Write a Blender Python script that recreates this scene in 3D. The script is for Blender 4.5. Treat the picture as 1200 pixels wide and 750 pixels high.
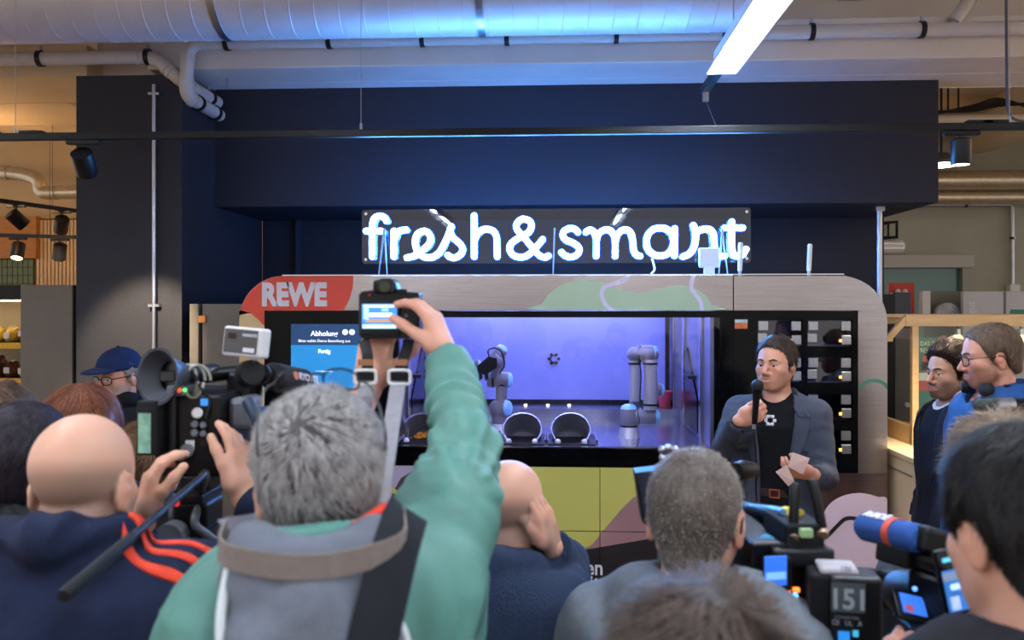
import bpy, bmesh, math, random
import numpy as np
from mathutils import Matrix, Vector, Euler

for o in list(bpy.data.objects):
    bpy.data.objects.remove(o)
SC = bpy.context.scene
COL = SC.collection
random.seed(7)
rng = np.random.default_rng(11)
PI = math.pi
R = math.radians

# ------------------------------------------------------------------ camera
CAM_H, FPX, HORIZON = 1.9, 1000.0, 362.0
YAW = math.atan(52.0 / FPX)
cam = bpy.data.cameras.new('camera')
cam.sensor_width = 36.0
cam.lens = 36.0 * FPX / 1200.0
cam.shift_y = (HORIZON - 375.0) / 1200.0
cam.clip_start = 0.05
cam.dof.use_dof = True
cam.dof.focus_distance = 4.4
cam.dof.aperture_fstop = 4.0
camo = bpy.data.objects.new('camera', cam)
camo.location = (0, 0, CAM_H)
camo.rotation_euler = (PI / 2, 0, YAW)
COL.objects.link(camo)
SC.camera = camo

def ray(px, py):
    r, u = (px - 600.0) / FPX, (HORIZON - py) / FPX
    return Vector((r * math.cos(YAW) - math.sin(YAW), r * math.sin(YAW) + math.cos(YAW), u))
def at(px, py, Y):
    "the point seen at a pixel, on the upright plane a distance Y in front of the camera"
    d = ray(px, py)
    return Vector((0, 0, CAM_H)) + d * (Y / d.y)
def ppm(Y):
    return FPX / Y

# ------------------------------------------------------------------ light, exposure
w = bpy.data.worlds.new('world')
SC.world = w
w.use_nodes = True
w.node_tree.nodes['Background'].inputs[0].default_value = (1.0, 0.95, 0.92, 1)
w.node_tree.nodes['Background'].inputs[1].default_value = 0.52
SC.view_settings.view_transform = 'Standard'
SC.view_settings.look = 'None'
SC.view_settings.exposure = 0.72
SC.view_settings.gamma = 1.0
SC.view_settings.use_curve_mapping = False
TUBE_W = 72.0       # emission of the ceiling tubes
NEON_W = 85.0        # emission of the sign
CELL_W = 40.0       # LED bars in the cooking cell

# ------------------------------------------------------------------ materials
def lin(c):
    if isinstance(c, str):
        c = [int(c[i:i + 2], 16) / 255 for i in (0, 2, 4)]
    return tuple((x / 12.92 if x <= 0.04045 else ((x + 0.055) / 1.055) ** 2.4) for x in c[:3]) + (1.0,)

MATS = {}
def mat(name, color, rough=0.6, metal=0.0, noise=0.0, nscale=20.0, bump=0.0, bscale=80.0, stretch=None,
        emit=None, ew=0.0, spec=0.5, coat=0.0, sheen=0.0, sss=0.0, detail=3.0):
    if name in MATS:
        return MATS[name]
    m = bpy.data.materials.new(name)
    m.use_nodes = True
    nt = m.node_tree
    b = nt.nodes['Principled BSDF']
    c = lin(color)
    b.inputs['Base Color'].default_value = c
    b.inputs['Roughness'].default_value = rough
    b.inputs['Metallic'].default_value = metal
    b.inputs['Specular IOR Level'].default_value = spec
    b.inputs['Coat Weight'].default_value = coat
    b.inputs['Sheen Weight'].default_value = sheen
    if sss:
        b.inputs['Subsurface Weight'].default_value = sss
        b.inputs['Subsurface Radius'].default_value = (0.012, 0.004, 0.002)
        b.inputs['Subsurface Scale'].default_value = 1.0
    if emit is not None:
        b.inputs['Emission Color'].default_value = lin(emit)
        b.inputs['Emission Strength'].default_value = ew
    if noise or bump:
        tc = nt.nodes.new('ShaderNodeTexCoord')
        mp = nt.nodes.new('ShaderNodeMapping')
        nt.links.new(tc.outputs['Object'], mp.inputs['Vector'])
        if stretch:
            mp.inputs['Scale'].default_value = stretch
    if noise:
        n = nt.nodes.new('ShaderNodeTexNoise')
        n.inputs['Scale'].default_value = nscale
        n.inputs['Detail'].default_value = detail
        nt.links.new(mp.outputs['Vector'], n.inputs['Vector'])
        rp = nt.nodes.new('ShaderNodeMapRange')
        rp.inputs['From Min'].default_value = 0.25
        rp.inputs['From Max'].default_value = 0.75
        rp.inputs['To Min'].default_value = 1.0 - noise
        rp.inputs['To Max'].default_value = 1.0 + noise
        nt.links.new(n.outputs['Fac'], rp.inputs['Value'])
        mx = nt.nodes.new('ShaderNodeVectorMath')
        mx.operation = 'SCALE'
        mx.inputs[0].default_value = c[:3]
        nt.links.new(rp.outputs['Result'], mx.inputs['Scale'])
        nt.links.new(mx.outputs['Vector'], b.inputs['Base Color'])
    if bump:
        n2 = nt.nodes.new('ShaderNodeTexNoise')
        n2.inputs['Scale'].default_value = bscale
        n2.inputs['Detail'].default_value = 4.0
        nt.links.new(mp.outputs['Vector'], n2.inputs['Vector'])
        bp = nt.nodes.new('ShaderNodeBump')
        bp.inputs['Strength'].default_value = bump
        bp.inputs['Distance'].default_value = 0.004
        nt.links.new(n2.outputs['Fac'], bp.inputs['Height'])
        nt.links.new(bp.outputs['Normal'], b.inputs['Normal'])
    MATS[name] = m
    return m

def glassy(name, tint=(1, 1, 1), refl=0.10, rough=0.02):
    "clear sheet: see-through with a fresnel reflection"
    if name in MATS:
        return MATS[name]
    m = bpy.data.materials.new(name)
    m.use_nodes = True
    nt = m.node_tree
    for n in list(nt.nodes):
        nt.nodes.remove(n)
    out = nt.nodes.new('ShaderNodeOutputMaterial')
    tr = nt.nodes.new('ShaderNodeBsdfTransparent')
    tr.inputs['Color'].default_value = tuple(tint) + (1,)
    gl = nt.nodes.new('ShaderNodeBsdfGlossy')
    gl.inputs['Roughness'].default_value = rough
    mx = nt.nodes.new('ShaderNodeMixShader')
    lw = nt.nodes.new('ShaderNodeLayerWeight')
    lw.inputs['Blend'].default_value = 0.5
    pw = nt.nodes.new('ShaderNodeMath')
    pw.operation = 'POWER'
    pw.inputs[1].default_value = 5.0
    nt.links.new(lw.outputs['Facing'], pw.inputs[0])
    ad = nt.nodes.new('ShaderNodeMath')
    ad.operation = 'ADD'
    ad.inputs[1].default_value = refl + .02
    nt.links.new(pw.outputs[0], ad.inputs[0])
    nt.links.new(ad.outputs[0], mx.inputs['Fac'])
    nt.links.new(tr.outputs[0], mx.inputs[1])
    nt.links.new(gl.outputs[0], mx.inputs[2])
    nt.links.new(mx.outputs[0], out.inputs['Surface'])
    MATS[name] = m
    return m

def glow(name, color, strength):
    return mat(name, color, rough=0.4, emit=color, ew=strength)

def skin_mat(name, base, lip='a8584e', beard='4a342a', beard_w=0.0):
    "skin with lips, stubble and flush read from the vertex attribute 'tint' (r lips, g stubble, b flush)"
    if name in MATS:
        return MATS[name]
    m = mat(name, base, rough=0.48, sss=0.12, bump=0.10, bscale=260.0)
    nt = m.node_tree
    b = nt.nodes['Principled BSDF']
    b.inputs['Specular IOR Level'].default_value = 0.4
    a = nt.nodes.new('ShaderNodeAttribute')
    a.attribute_name = 'tint'
    sp = nt.nodes.new('ShaderNodeSeparateColor')
    nt.links.new(a.outputs['Color'], sp.inputs['Color'])
    tc = nt.nodes.new('ShaderNodeTexCoord')
    no = nt.nodes.new('ShaderNodeTexNoise')
    no.inputs['Scale'].default_value = 30.0
    nt.links.new(tc.outputs['Object'], no.inputs['Vector'])
    cur = None
    def mixc(fac, col, prev):
        mx = nt.nodes.new('ShaderNodeMix')
        mx.data_type = 'RGBA'
        nt.links.new(fac, mx.inputs['Factor'])
        if prev is None:
            mx.inputs['A'].default_value = lin(base)
        else:
            nt.links.new(prev, mx.inputs['A'])
        mx.inputs['B'].default_value = lin(col)
        return mx.outputs['Result']
    fl = nt.nodes.new('ShaderNodeMath'); fl.operation = 'MULTIPLY'
    nt.links.new(sp.outputs[2], fl.inputs[0]); nt.links.new(no.outputs['Fac'], fl.inputs[1])
    cur = mixc(fl.outputs[0], 'c46a55', None)
    bw = nt.nodes.new('ShaderNodeMath'); bw.operation = 'MULTIPLY'; bw.inputs[1].default_value = beard_w
    nt.links.new(sp.outputs[1], bw.inputs[0])
    cur = mixc(bw.outputs[0], beard, cur)
    lw = nt.nodes.new('ShaderNodeMath'); lw.operation = 'MULTIPLY'; lw.inputs[1].default_value = 0.7
    nt.links.new(sp.outputs[0], lw.inputs[0])
    cur = mixc(lw.outputs[0], lip, cur)
    nt.links.new(cur, b.inputs['Base Color'])
    return m

# ------------------------------------------------------------------ object helpers
def tag(o, label=None, cat=None, group=None, kind=None):
    if label: o['label'] = label
    if cat: o['category'] = cat
    if group: o['group'] = group
    if kind: o['kind'] = kind
    return o

def setparent(o, p):
    o.parent = p
    o.matrix_parent_inverse = wmat(p).inverted()

def wmat(o):
    m = Matrix.LocRotScale(o.location, o.rotation_euler, o.scale)
    if o.parent:
        return wmat(o.parent) @ o.matrix_parent_inverse @ m
    return m

def thing(name, label, cat, loc=(0, 0, 0), rz=0.0, group=None):
    e = bpy.data.objects.new(name, None)
    e.empty_display_size = 0.1
    e.location = loc
    e.rotation_euler = (0, 0, rz)
    COL.objects.link(e)
    return tag(e, label, cat, group)

def copy_tree(o, parent=None):
    c = o.copy()
    COL.objects.link(c)
    c.parent = parent
    for ch in list(o.children):
        copy_tree(ch, c)
    return c

class MB:
    def __init__(s):
        s.v, s.f, s.mi = [], [], []
        s.cur = 0
    def _add(s, vs, fs):
        o = len(s.v)
        s.v += [tuple(x) for x in vs]
        s.f += [tuple(i + o for i in f) for f in fs]
        s.mi += [s.cur] * len(fs)
        return s
    def box(s, c, size, M=None):
        c = Vector(c)
        hx, hy, hz = [x / 2 for x in size]
        vs = [Vector((x, y, z)) for x in (-hx, hx) for y in (-hy, hy) for z in (-hz, hz)]
        if M is not None:
            vs = [M @ v for v in vs]
        return s._add([v + c for v in vs], [(0, 1, 3, 2), (4, 6, 7, 5), (0, 4, 5, 1), (2, 3, 7, 6), (0, 2, 6, 4), (1, 5, 7, 3)])
    def bb(s, x0, x1, y0, y1, z0, z1):
        return s.box(((x0 + x1) / 2, (y0 + y1) / 2, (z0 + z1) / 2), (abs(x1 - x0), abs(y1 - y0), abs(z1 - z0)))
    def cyl(s, a, b, r0, r1=None, n=20, cap=True):
        return s.lathe_on(a, b, [(0, r0), (1, r0 if r1 is None else r1)], n, cap)
    def lathe_on(s, a, b, prof, n=24, cap=True):
        "profile [(t along a-b, radius)]"
        a, b = Vector(a), Vector(b)
        d = (b - a)
        ax = d.normalized()
        u = ax.orthogonal().normalized()
        v = ax.cross(u)
        vs, fs = [], []
        for t, r in prof:
            for k in range(n):
                th = 2 * PI * k / n
                vs.append(a + d * t + (u * math.cos(th) + v * math.sin(th)) * r)
        for i in range(len(prof) - 1):
            for k in range(n):
                k2 = (k + 1) % n
                fs.append((i * n + k, i * n + k2, (i + 1) * n + k2, (i + 1) * n + k))
        if cap:
            fs.append(tuple(range(n - 1, -1, -1)))
            fs.append(tuple((len(prof) - 1) * n + k for k in range(n)))
        return s._add(vs, fs)
    def tube(s, pts, r, n=10, cap=True, rr=None):
        pts = [Vector(p) for p in pts]
        vs, fs = [], []
        m = len(pts)
        t0 = (pts[1] - pts[0]).normalized()
        u = t0.orthogonal().normalized()
        for i in range(m):
            if i == 0: t = t0
            elif i == m - 1: t = (pts[-1] - pts[-2]).normalized()
            else: t = ((pts[i + 1] - pts[i]).normalized() + (pts[i] - pts[i - 1]).normalized()).normalized()
            u = (u - t * u.dot(t)).normalized()
            v = t.cross(u)
            rad = rr[i] if rr else r
            for k in range(n):
                th = 2 * PI * k / n
                vs.append(pts[i] + (u * math.cos(th) + v * math.sin(th)) * rad)
        for i in range(m - 1):
            for k in range(n):
                k2 = (k + 1) % n
                fs.append((i * n + k, i * n + k2, (i + 1) * n + k2, (i + 1) * n + k))
        if cap:
            fs.append(tuple(range(n - 1, -1, -1)))
            fs.append(tuple((m - 1) * n + k for k in range(n)))
        return s._add(vs, fs)
    def ribbon(s, pts, width, nrm, th=0.002):
        "flat strap along pts; nrm = face normal(s)"
        pts = [Vector(p) for p in pts]
        m = len(pts)
        nr = [Vector(x) for x in nrm] if isinstance(nrm, list) else [Vector(nrm)] * m
        wd = width if isinstance(width, list) else [width] * m
        vs, fs = [], []
        for i in range(m):
            t = (pts[min(i + 1, m - 1)] - pts[max(i - 1, 0)]).normalized()
            n = (nr[i] - t * nr[i].dot(t)).normalized()
            b = t.cross(n) * wd[i] / 2
            for q in (b, -b):
                vs.append(pts[i] + q + n * th / 2)
            for q in (-b, b):
                vs.append(pts[i] + q - n * th / 2)
        for i in range(m - 1):
            for k in range(4):
                k2 = (k + 1) % 4
                fs.append((i * 4 + k, i * 4 + k2, i * 4 + 4 + k2, i * 4 + 4 + k))
        fs.append((3, 2, 1, 0))
        fs.append(tuple((m - 1) * 4 + k for k in range(4)))
        return s._add(vs, fs)
    def prism(s, poly, y0, y1, axis='y'):
        "poly of (x, z) pulled along y (or (x, y) along z, (y, z) along x)"
        n = len(poly)
        def P(a, b, c):
            return (a, c, b) if axis == 'y' else ((a, b, c) if axis == 'z' else (c, a, b))
        vs = [P(a, b, y0) for a, b in poly] + [P(a, b, y1) for a, b in poly]
        area = sum(poly[i][0] * poly[(i + 1) % n][1] - poly[(i + 1) % n][0] * poly[i][1] for i in range(n))
        fl = (area > 0) == (axis == 'y')
        f0, f1 = list(range(n)), list(range(n, 2 * n))
        if fl: f1.reverse()
        else: f0.reverse()
        from mathutils.geometry import tessellate_polygon
        fs = []
        if n > 4:
            for tr in tessellate_polygon([[Vector((a, b, 0)) for a, b in poly]]):
                fs += [tuple(tr), tuple(n + q for q in tr[::-1])]
        else:
            fs = [tuple(f0), tuple(f1)]
        for i in range(n):
            j = (i + 1) % n
            q = (i, j, n + j, n + i)
            fs.append(q[::-1] if fl else q)
        return s._add(vs, fs)
    def sphere(s, c, r, n=16, m=10, M=None):
        c = Vector(c)
        rx, ry, rz = (r, r, r) if not hasattr(r, '__len__') else r
        vs, fs = [], []
        for i in range(m + 1):
            ph = PI * i / m
            for k in range(n):
                th = 2 * PI * k / n
                p = Vector((rx * math.sin(ph) * math.cos(th), ry * math.sin(ph) * math.sin(th), rz * math.cos(ph)))
                vs.append((M @ p if M is not None else p) + c)
        for i in range(m):
            for k in range(n):
                k2 = (k + 1) % n
                fs.append((i * n + k, (i + 1) * n + k, (i + 1) * n + k2, i * n + k2))
        return s._add(vs, fs)
    def build(s, name, mats, parent=None, smooth=False, bevel=0.0, M=None, segs=2):
        me = bpy.data.meshes.new(name)
        vs = s.v if M is None else [tuple(M @ Vector(v)) for v in s.v]
        me.from_pydata(vs, [], s.f)
        if not isinstance(mats, (list, tuple)):
            mats = [mats]
        for m in mats:
            me.materials.append(m)
        if len(mats) > 1:
            me.polygons.foreach_set('material_index', s.mi)
        bm = bmesh.new()
        bm.from_mesh(me)
        bmesh.ops.remove_doubles(bm, verts=bm.verts, dist=1e-6)
        bmesh.ops.recalc_face_normals(bm, faces=bm.faces)
        bm.to_mesh(me)
        bm.free()
        if smooth:
            me.polygons.foreach_set('use_smooth', [True] * len(me.polygons))
            me.set_sharp_from_angle(angle=R(40))
        o = bpy.data.objects.new(name, me)
        COL.objects.link(o)
        if bevel:
            bv = o.modifiers.new('bevel', 'BEVEL')
            bv.width = bevel
            bv.segments = segs
            bv.limit_method = 'ANGLE'
            bv.angle_limit = R(40)
        if parent is not None:
            setparent(o, parent)
        return o

def struct(name, mb, m, parent=None, **k):
    o = mb.build(name, m, parent, **k)
    if parent is None:
        o['kind'] = 'structure'
    return o

def spline(pts, n=8, closed=False):
    "Catmull-Rom through points (tuples or Vectors)"
    P = [Vector(p) for p in pts]
    m = len(P)
    out = []
    rngs = range(m if closed else m - 1)
    for i in rngs:
        if closed:
            p0, p1, p2, p3 = P[(i - 1) % m], P[i], P[(i + 1) % m], P[(i + 2) % m]
        else:
            p1, p2 = P[i], P[i + 1]
            p0 = P[i - 1] if i > 0 else p1 * 2 - p2
            p3 = P[i + 2] if i + 2 < m else p2 * 2 - p1
        for k in range(n):
            t = k / n
            out.append(0.5 * ((2 * p1) + (p2 - p0) * t + (2 * p0 - 5 * p1 + 4 * p2 - p3) * t * t + (3 * p1 - p0 - 3 * p2 + p3) * t ** 3))
    if not closed:
        out.append(P[-1])
    return out

_FONTS = {}
def text_obj(name, s, size, loc, m, parent, rot=(PI / 2, 0, 0), bold=0.0, ext=0.0006, align='LEFT', xs=1.0):
    cu = bpy.data.curves.new('t', 'FONT')
    cu.body = s
    cu.size = size
    cu.offset = bold
    cu.extrude = ext
    cu.align_x = align
    cu.resolution_u = 3
    t = bpy.data.objects.new('t', cu)
    COL.objects.link(t)
    dg = bpy.context.evaluated_depsgraph_get()
    dg.update()
    me = bpy.data.meshes.new_from_object(t.evaluated_get(dg))
    bpy.data.objects.remove(t)
    bpy.data.curves.remove(cu)
    me.name = name
    me.materials.clear()
    me.materials.append(m)
    M = Matrix.Translation(loc) @ (rot.to_4x4() if isinstance(rot, Matrix) else Euler(rot).to_matrix().to_4x4()) @ Matrix.Diagonal((xs, 1, 1, 1))
    me.transform(M)
    o = bpy.data.objects.new(name, me)
    COL.objects.link(o)
    if parent is not None:
        setparent(o, parent)
    return o

def clip_rect(poly, x0, x1, z0, z1):
    def cut(P, f, inter):
        out = []
        for i in range(len(P)):
            a, b = P[i - 1], P[i]
            fa, fb = f(a), f(b)
            if fa != fb: out.append(inter(a, b))
            if fb: out.append(b)
        return out
    def ix(x): return lambda a, b: (x, a[1] + (b[1] - a[1]) * (x - a[0]) / (b[0] - a[0]))
    def iz(z): return lambda a, b: (a[0] + (b[0] - a[0]) * (z - a[1]) / (b[1] - a[1]), z)
    P = list(poly)
    for f, i in ((lambda p: p[0] >= x0, ix(x0)), (lambda p: p[0] <= x1, ix(x1)), (lambda p: p[1] >= z0, iz(z0)), (lambda p: p[1] <= z1, iz(z1))):
        if not P: return []
        P = cut(P, f, i)
    return P

M_concrete = mat('painted_concrete', 'ded2c5', 0.85, noise=0.06, nscale=3, bump=0.25, bscale=25)
M_concrete_warmlit = mat('concrete_warm_lit', 'd2bd9c', 0.85, noise=0.06, nscale=3, bump=0.2, bscale=25)  # concrete with the warm light of the side halls mixed into its colour
M_dark = mat('anthracite_paint', '26262e', 0.75, noise=0.08, nscale=6, bump=0.3, bscale=60)
M_dark_bulk = mat('anthracite_board', '20212b', 0.7, noise=0.04, nscale=8, bump=0.05)
M_navywall = mat('black_blue_paint', '15161f', 0.7)
M_black = mat('black_plastic', '08090b', 0.4, spec=.3, bump=0.05, bscale=300)
M_black_soft = mat('black_rubber', '0c0d0f', 0.7, spec=.3, bump=0.1, bscale=300)
M_blackgloss = mat('black_gloss_panel', '050608', 0.15, spec=.15)
M_blackmetal = mat('black_metal', '141519', 0.42, metal=0.3)
M_white_pl = mat('white_plastic', 'dcdcdf', 0.45)
M_grey_pl = mat('grey_plastic', '55585e', 0.5)
M_galv = mat('galvanised_steel', 'b9bcc4', 0.34, metal=1.0, noise=0.08, nscale=7)
M_ductm = mat('duct_steel', 'd6d0d2', 0.55, metal=0.5, noise=0.06, nscale=4)
M_pipe = mat('painted_pipe', 'cbc0b6', 0.55, noise=0.04, nscale=10)
M_steel = mat('brushed_steel', 'aaa2a2', 0.27, metal=1.0, noise=0.10, nscale=14, stretch=(0.4, 1, 14), bump=0.04, bscale=60)
M_steel_in = mat('cell_steel', 'a9abb8', 0.24, metal=1.0, noise=0.08, nscale=10, stretch=(1, 6, 1))
M_chrome = mat('chrome', 'd8d8dc', 0.12, metal=1.0)
M_wood = mat('light_wood', 'c8a06a', 0.55, noise=0.18, nscale=6, stretch=(1, 1, 9), bump=0.05)
M_taupe = mat('taupe_panel', '6f675d', 0.5, noise=0.05, nscale=20)
# ================================================================== THE SETTING
CEIL = 4.05
Y_COL, Y_BULK, Y_BACK = 5.23, 5.76, 6.70
def X(px, Y): return at(px, HORIZON, Y).x
def Z(py, Y, px=652): return at(px, py, Y).z

M_floor = mat('floor_base', '7d6244', 0.5)
floor = struct('floor', MB().bb(-9, 9, -6, 12, -0.06, 0.0), M_floor)
pl = [mat('oak_plank_%d' % i, c, 0.42, noise=0.2, nscale=4, stretch=(14, 1.2, 1), bump=0.06) for i, c in enumerate(('a58358', '957349', 'b08f63', '8a6a45'))]
Mr = Matrix.Rotation(R(-38), 4, 'Z')
k = 0
for i in range(-9, 10):
    for j in range(-3, 3):
        c = Vector((2.3, 5.0, 0)) + (Mr @ Vector((i * 0.202, j * 1.204 + (i % 3) * 0.4, 0)))
        if not (0.9 < c.x < 3.9 and 3.4 < c.y < 6.7):
            continue
        MB().box((c.x, c.y, 0.003), (0.196, 1.196, 0.012), Mr.to_3x3()).build('plank', pl[k % 4], floor, bevel=0.0015, segs=1)
        k += 1

# ceiling slab with downstand ribs
struct('ceiling', MB().bb(-9, 9, -6, 12, CEIL, CEIL + 0.15), M_concrete)
BZ0, BZ1 = 3.41, 3.66
bx0 = X(173, 5.26)
beam = MB().bb(bx0, 8.5, 5.26, 5.95, BZ0, BZ1)
beam.prism([(5.95, BZ0), (5.95, CEIL), (5.62, CEIL), (5.62, BZ1), (5.62, BZ0)], bx0, 8.5, 'x')
struct('trim_1', beam, M_concrete, bevel=0.006)
struct('trim_2', MB().bb(-8.5, X(102, 5.5), 5.5, 6.2, Z(81, 5.5), Z(43, 5.5)), M_concrete_warmlit, bevel=0.006)
struct('trim_3', MB().bb(-8.5, X(92, 6.4), 6.25, 7.0, Z(119, 6.4), Z(70, 6.4)), M_concrete_warmlit, bevel=0.006)
struct('trim_4', MB().bb(X(123, 5.8), bx0 + 0.12, 5.7, 6.6, 3.2, CEIL), M_concrete, bevel=0.004)
for xx in (-1.1, 0.45, 1.9, 3.4):
    struct('trim_5', MB().bb(xx - 0.09, xx + 0.09, -6, 5.62, CEIL - 0.16, CEIL), M_concrete, bevel=0.006)
for xx, yy in ((4.55, 6.0), (5.9, 6.0), (-4.6, 7.0)):
    struct('trim_6', MB().bb(xx - 0.14, xx + 0.14, yy, 11.8, 3.60, CEIL), M_concrete_warmlit, bevel=0.006)
struct('trim_7', MB().bb(X(1096, 8.8), 8.5, 8.8, 9.2, Z(133, 8.8), Z(100, 8.8)), M_concrete_warmlit, bevel=0.006)

# dark column with the recess and the bulkhead above the machine
COLX0, COLX1 = X(89, Y_COL), X(213, Y_COL)
struct('wall_column', MB().bb(COLX0, COLX1, Y_COL, Y_BACK, 0, Z(88, Y_COL, 150)), M_dark, bevel=0.004)
BX1 = X(1100, Y_BULK)
BULK_Z0 = Z(240, Y_BULK)
struct('wall_bulkhead', MB().bb(COLX1, BX1, Y_BULK, Y_BACK, BULK_Z0, BZ0), M_dark_bulk, bevel=0.003)
struct('wall_back', MB().bb(COLX1, BX1, Y_BACK, Y_BACK + 0.14, 0, 3.4), M_navywall)
struct('trim_8', MB().bb(X(343, 6.55), X(349, 6.55), 6.62, Y_BACK, 0, BULK_Z0), M_dark)

# far walls of the hall
FARY = 9.6
M_farwall_l = mat('warm_plaster', 'cdb28a', 0.85, noise=0.05, nscale=3, bump=0.15)
M_farwall_r = mat('grey_green_plaster', 'a9a99b', 0.85, noise=0.05, nscale=3, bump=0.15)
struct('wall_left_far', MB().bb(-9, -2.2, FARY, FARY + 0.15, 0, CEIL), M_farwall_l)
struct('wall_right_far', MB().bb(2.6, 9, FARY, FARY + 0.15, 0, CEIL), M_farwall_r)




# ---- left: slatted wall, timber header, green tiles (parts of a clad wall)
clad = tag(MB().bb(X(-130, FARY - .1), X(96, FARY - .1), FARY - 0.1, FARY - 0.002, 0, Z(254, FARY)).build('wall_cladding', mat('slat_back', '5e4630', 0.8)), kind='structure')
xs0, xs1 = X(42, FARY - .14), X(95, FARY - .14)
n = 12
M_slat = mat('pale_slat', 'd9b78c', 0.5, noise=0.12, nscale=5, stretch=(6, 6, 1))
sl = MB().bb(-0.0165, 0.0165, -0.02, 0.02, Z(345, FARY), Z(256, FARY)).build('slat', M_slat, None, bevel=0.003, segs=1)
for i in range(n):
    o = sl if i == 0 else sl.copy()
    if i: COL.objects.link(o)
    o.location = (xs0 + (xs1 - xs0) * (i + 0.5) / n, FARY - 0.121, 0)
    setparent(o, clad)
MB().bb(X(-130, FARY - .2), X(42, FARY - .2), FARY - 0.2, FARY - 0.1, Z(302, FARY), Z(252, FARY)).build('timber_header', mat('amber_timber', 'b5762f', 0.5, noise=0.25, nscale=5, stretch=(1, 1, 9)), clad, bevel=0.004)
M_gt = mat('green_glazed_tile', '5c6b42', 0.3, noise=0.1, nscale=9)
tl = MB().bb(-0.029, 0.029, -0.006, 0.006, -0.045, 0.045).build('tile', M_gt, None, bevel=0.003, segs=1)
kk = 0
for r_ in range(4):
    for i in range(12):
        o = tl if kk == 0 else tl.copy()
        if kk: COL.objects.link(o)
        kk += 1
        o.location = (X(40, FARY - .1) - 0.032 - i * 0.062, FARY - 0.107, Z(302, FARY) - 0.05 - r_ * 0.094)
        setparent(o, clad)

# ---- taupe end panels and cabinets
def slab(name, label, cat, x0, x1, y0, y1, z1, m, group=None, z0=0.0, edge=None):
    t = thing(name, label, cat, ((x0 + x1) / 2, (y0 + y1) / 2, z0), 0, group)
    MB().bb(x0, x1, y0, y1, z0 + 0.08, z1).build('panel', m, t, bevel=0.004)
    MB().bb(x0 + .02, x1 - .02, y0 + .02, y1 - .02, z0, z0 + 0.08).build('plinth', M_black_soft, t)
    MB().bb(x1 - 0.004, x1 + 0.006, y0 - 0.004, y0 + 0.02, z0 + 0.08, z1 - 0.004).build('edge_strip', edge or M_blackmetal, t)
    return t
slab('shelf_end_panel', 'tall taupe end panel closing the bread shelf beside the dark column', 'panel', X(24, 5.6), X(85.5, 5.6), 5.6, 5.66, Z(333, 5.6), M_taupe)
t = thing('cabinet', 'tall taupe cabinet standing between the dark column and the red machine corner', 'cabinet', (X(255, 5.05), 5.3, 0))
MB().bb(X(222, 5.02), X(232.5, 5.02), 5.02, 5.6, 0.05, Z(356, 5.02)).build('side_panel', M_taupe, t, bevel=0.003)
MB().bb(X(237, 5.0), X(284, 5.0), 5.0, 5.6, 0.05, Z(356, 5.0)).build('door', M_taupe, t, bevel=0.003)
MB().bb(X(224, 5.05), X(283, 5.05), 5.06, 5.58, 0.0, Z(357, 5.05)).build('carcass', M_black_soft, t)
hb = MB().bb(X(233, 4.99), X(241, 4.99), 4.985, 5.0, Z(378.5, 5), Z(370, 5)).build('orange_tape', mat('orange_tape', 'e08a3c', 0.4), t)

# ---- ceiling services
def ribs_along_x(mb, x0, x1, y, z, r, step, tilt=0.0):
    x = x0
    while x < x1:
        pts = []
        for k in range(25):
            th = 2 * PI * k / 24
            pts.append((x + tilt * math.sin(th), y + r * math.cos(th), z + r * math.sin(th)))
        mb.tube(pts, 0.004, 5, False)
        x += step
duct = thing('spiral_duct', 'large bare spiral ventilation duct under the ceiling above the beam', 'duct', (0, 4.55, CEIL))
dz = Z(24, 4.42) + 0.26
dY = 4.62
MB().cyl((-6.5, dY, dz), (X(878, dY), dY, dz), 0.26, n=48).build('duct_pipe', M_ductm, duct, smooth=True)
rb = MB(); ribs_along_x(rb, -6.4, X(876, dY), dY, dz, 0.26, 0.132, 0.035)
rb.build('spiral_seam', M_ductm, duct, smooth=True)
for px in (565, 868, 265):
    x = X(px, dY)
    MB().cyl((x - .02, dY, dz), (x + .02, dY, dz), 0.266, n=40).build('joint_collar', M_galv, duct, smooth=True)
    MB().cyl((x, dY, dz + 0.25), (x, dY, CEIL), 0.006, n=8).build('hanger_rod', M_galv, duct)

def pipe_run(name, label, pts, r, clamps=(), m=M_pipe, cat='pipe', collars=()):
    P = [Vector(p) for p in pts]
    t = thing(name, label, cat, P[0])
    # rounded elbows
    path = [P[0]]
    for i in range(1, len(P) - 1):
        a, b, c = P[i - 1], P[i], P[i + 1]
        d = min(r * 2.2, (b - a).length * .45, (c - b).length * .45)
        p, q = b + (a - b).normalized() * d, b + (c - b).normalized() * d
        for s_ in range(6):
            u = s_ / 5
            path.append(p * (1 - u) ** 2 + b * 2 * u * (1 - u) + q * u * u)
    path.append(P[-1])
    MB().tube(path, r, 16).build('pipe_body', m, t, smooth=True)
    for i in range(1, len(P) - 1):
        for other in (P[i - 1], P[i + 1]):
            d = (other - P[i]).normalized()
            c = P[i] + d * r * 2.4
            if (other - P[i]).length > r * 5:
                MB().cyl(c - d * .012, c + d * .012, r * 1.12, n=16).build('socket', m, t, smooth=True)
    for seg, u in clamps:
        a, b = P[seg], P[seg + 1]
        c = a.lerp(b, u)
        d = (b - a).normalized()
        cl = MB().cyl(c - d * .014, c + d * .014, r * 1.22, n=16).build('pipe_clamp', M_blackmetal, t, smooth=True)
        up = Vector((0, 0, 1)) if abs(d.z) < .8 else Vector((0, -1, 0))
        MB().cyl(c + up * r, c + up * (r + 0.035), 0.011, n=8).build('clamp_bolt', M_galv, cl)
    return t
PB = 5.20
def pb(px, py, Y=PB): return at(px, py, Y)
def zpb(px, zref_py): return pb(px, zref_py)
a0 = Vector((X(-60, PB), PB, Z(68, PB, 90)))
a1 = Vector((X(181, PB), PB, a0.z))
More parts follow.
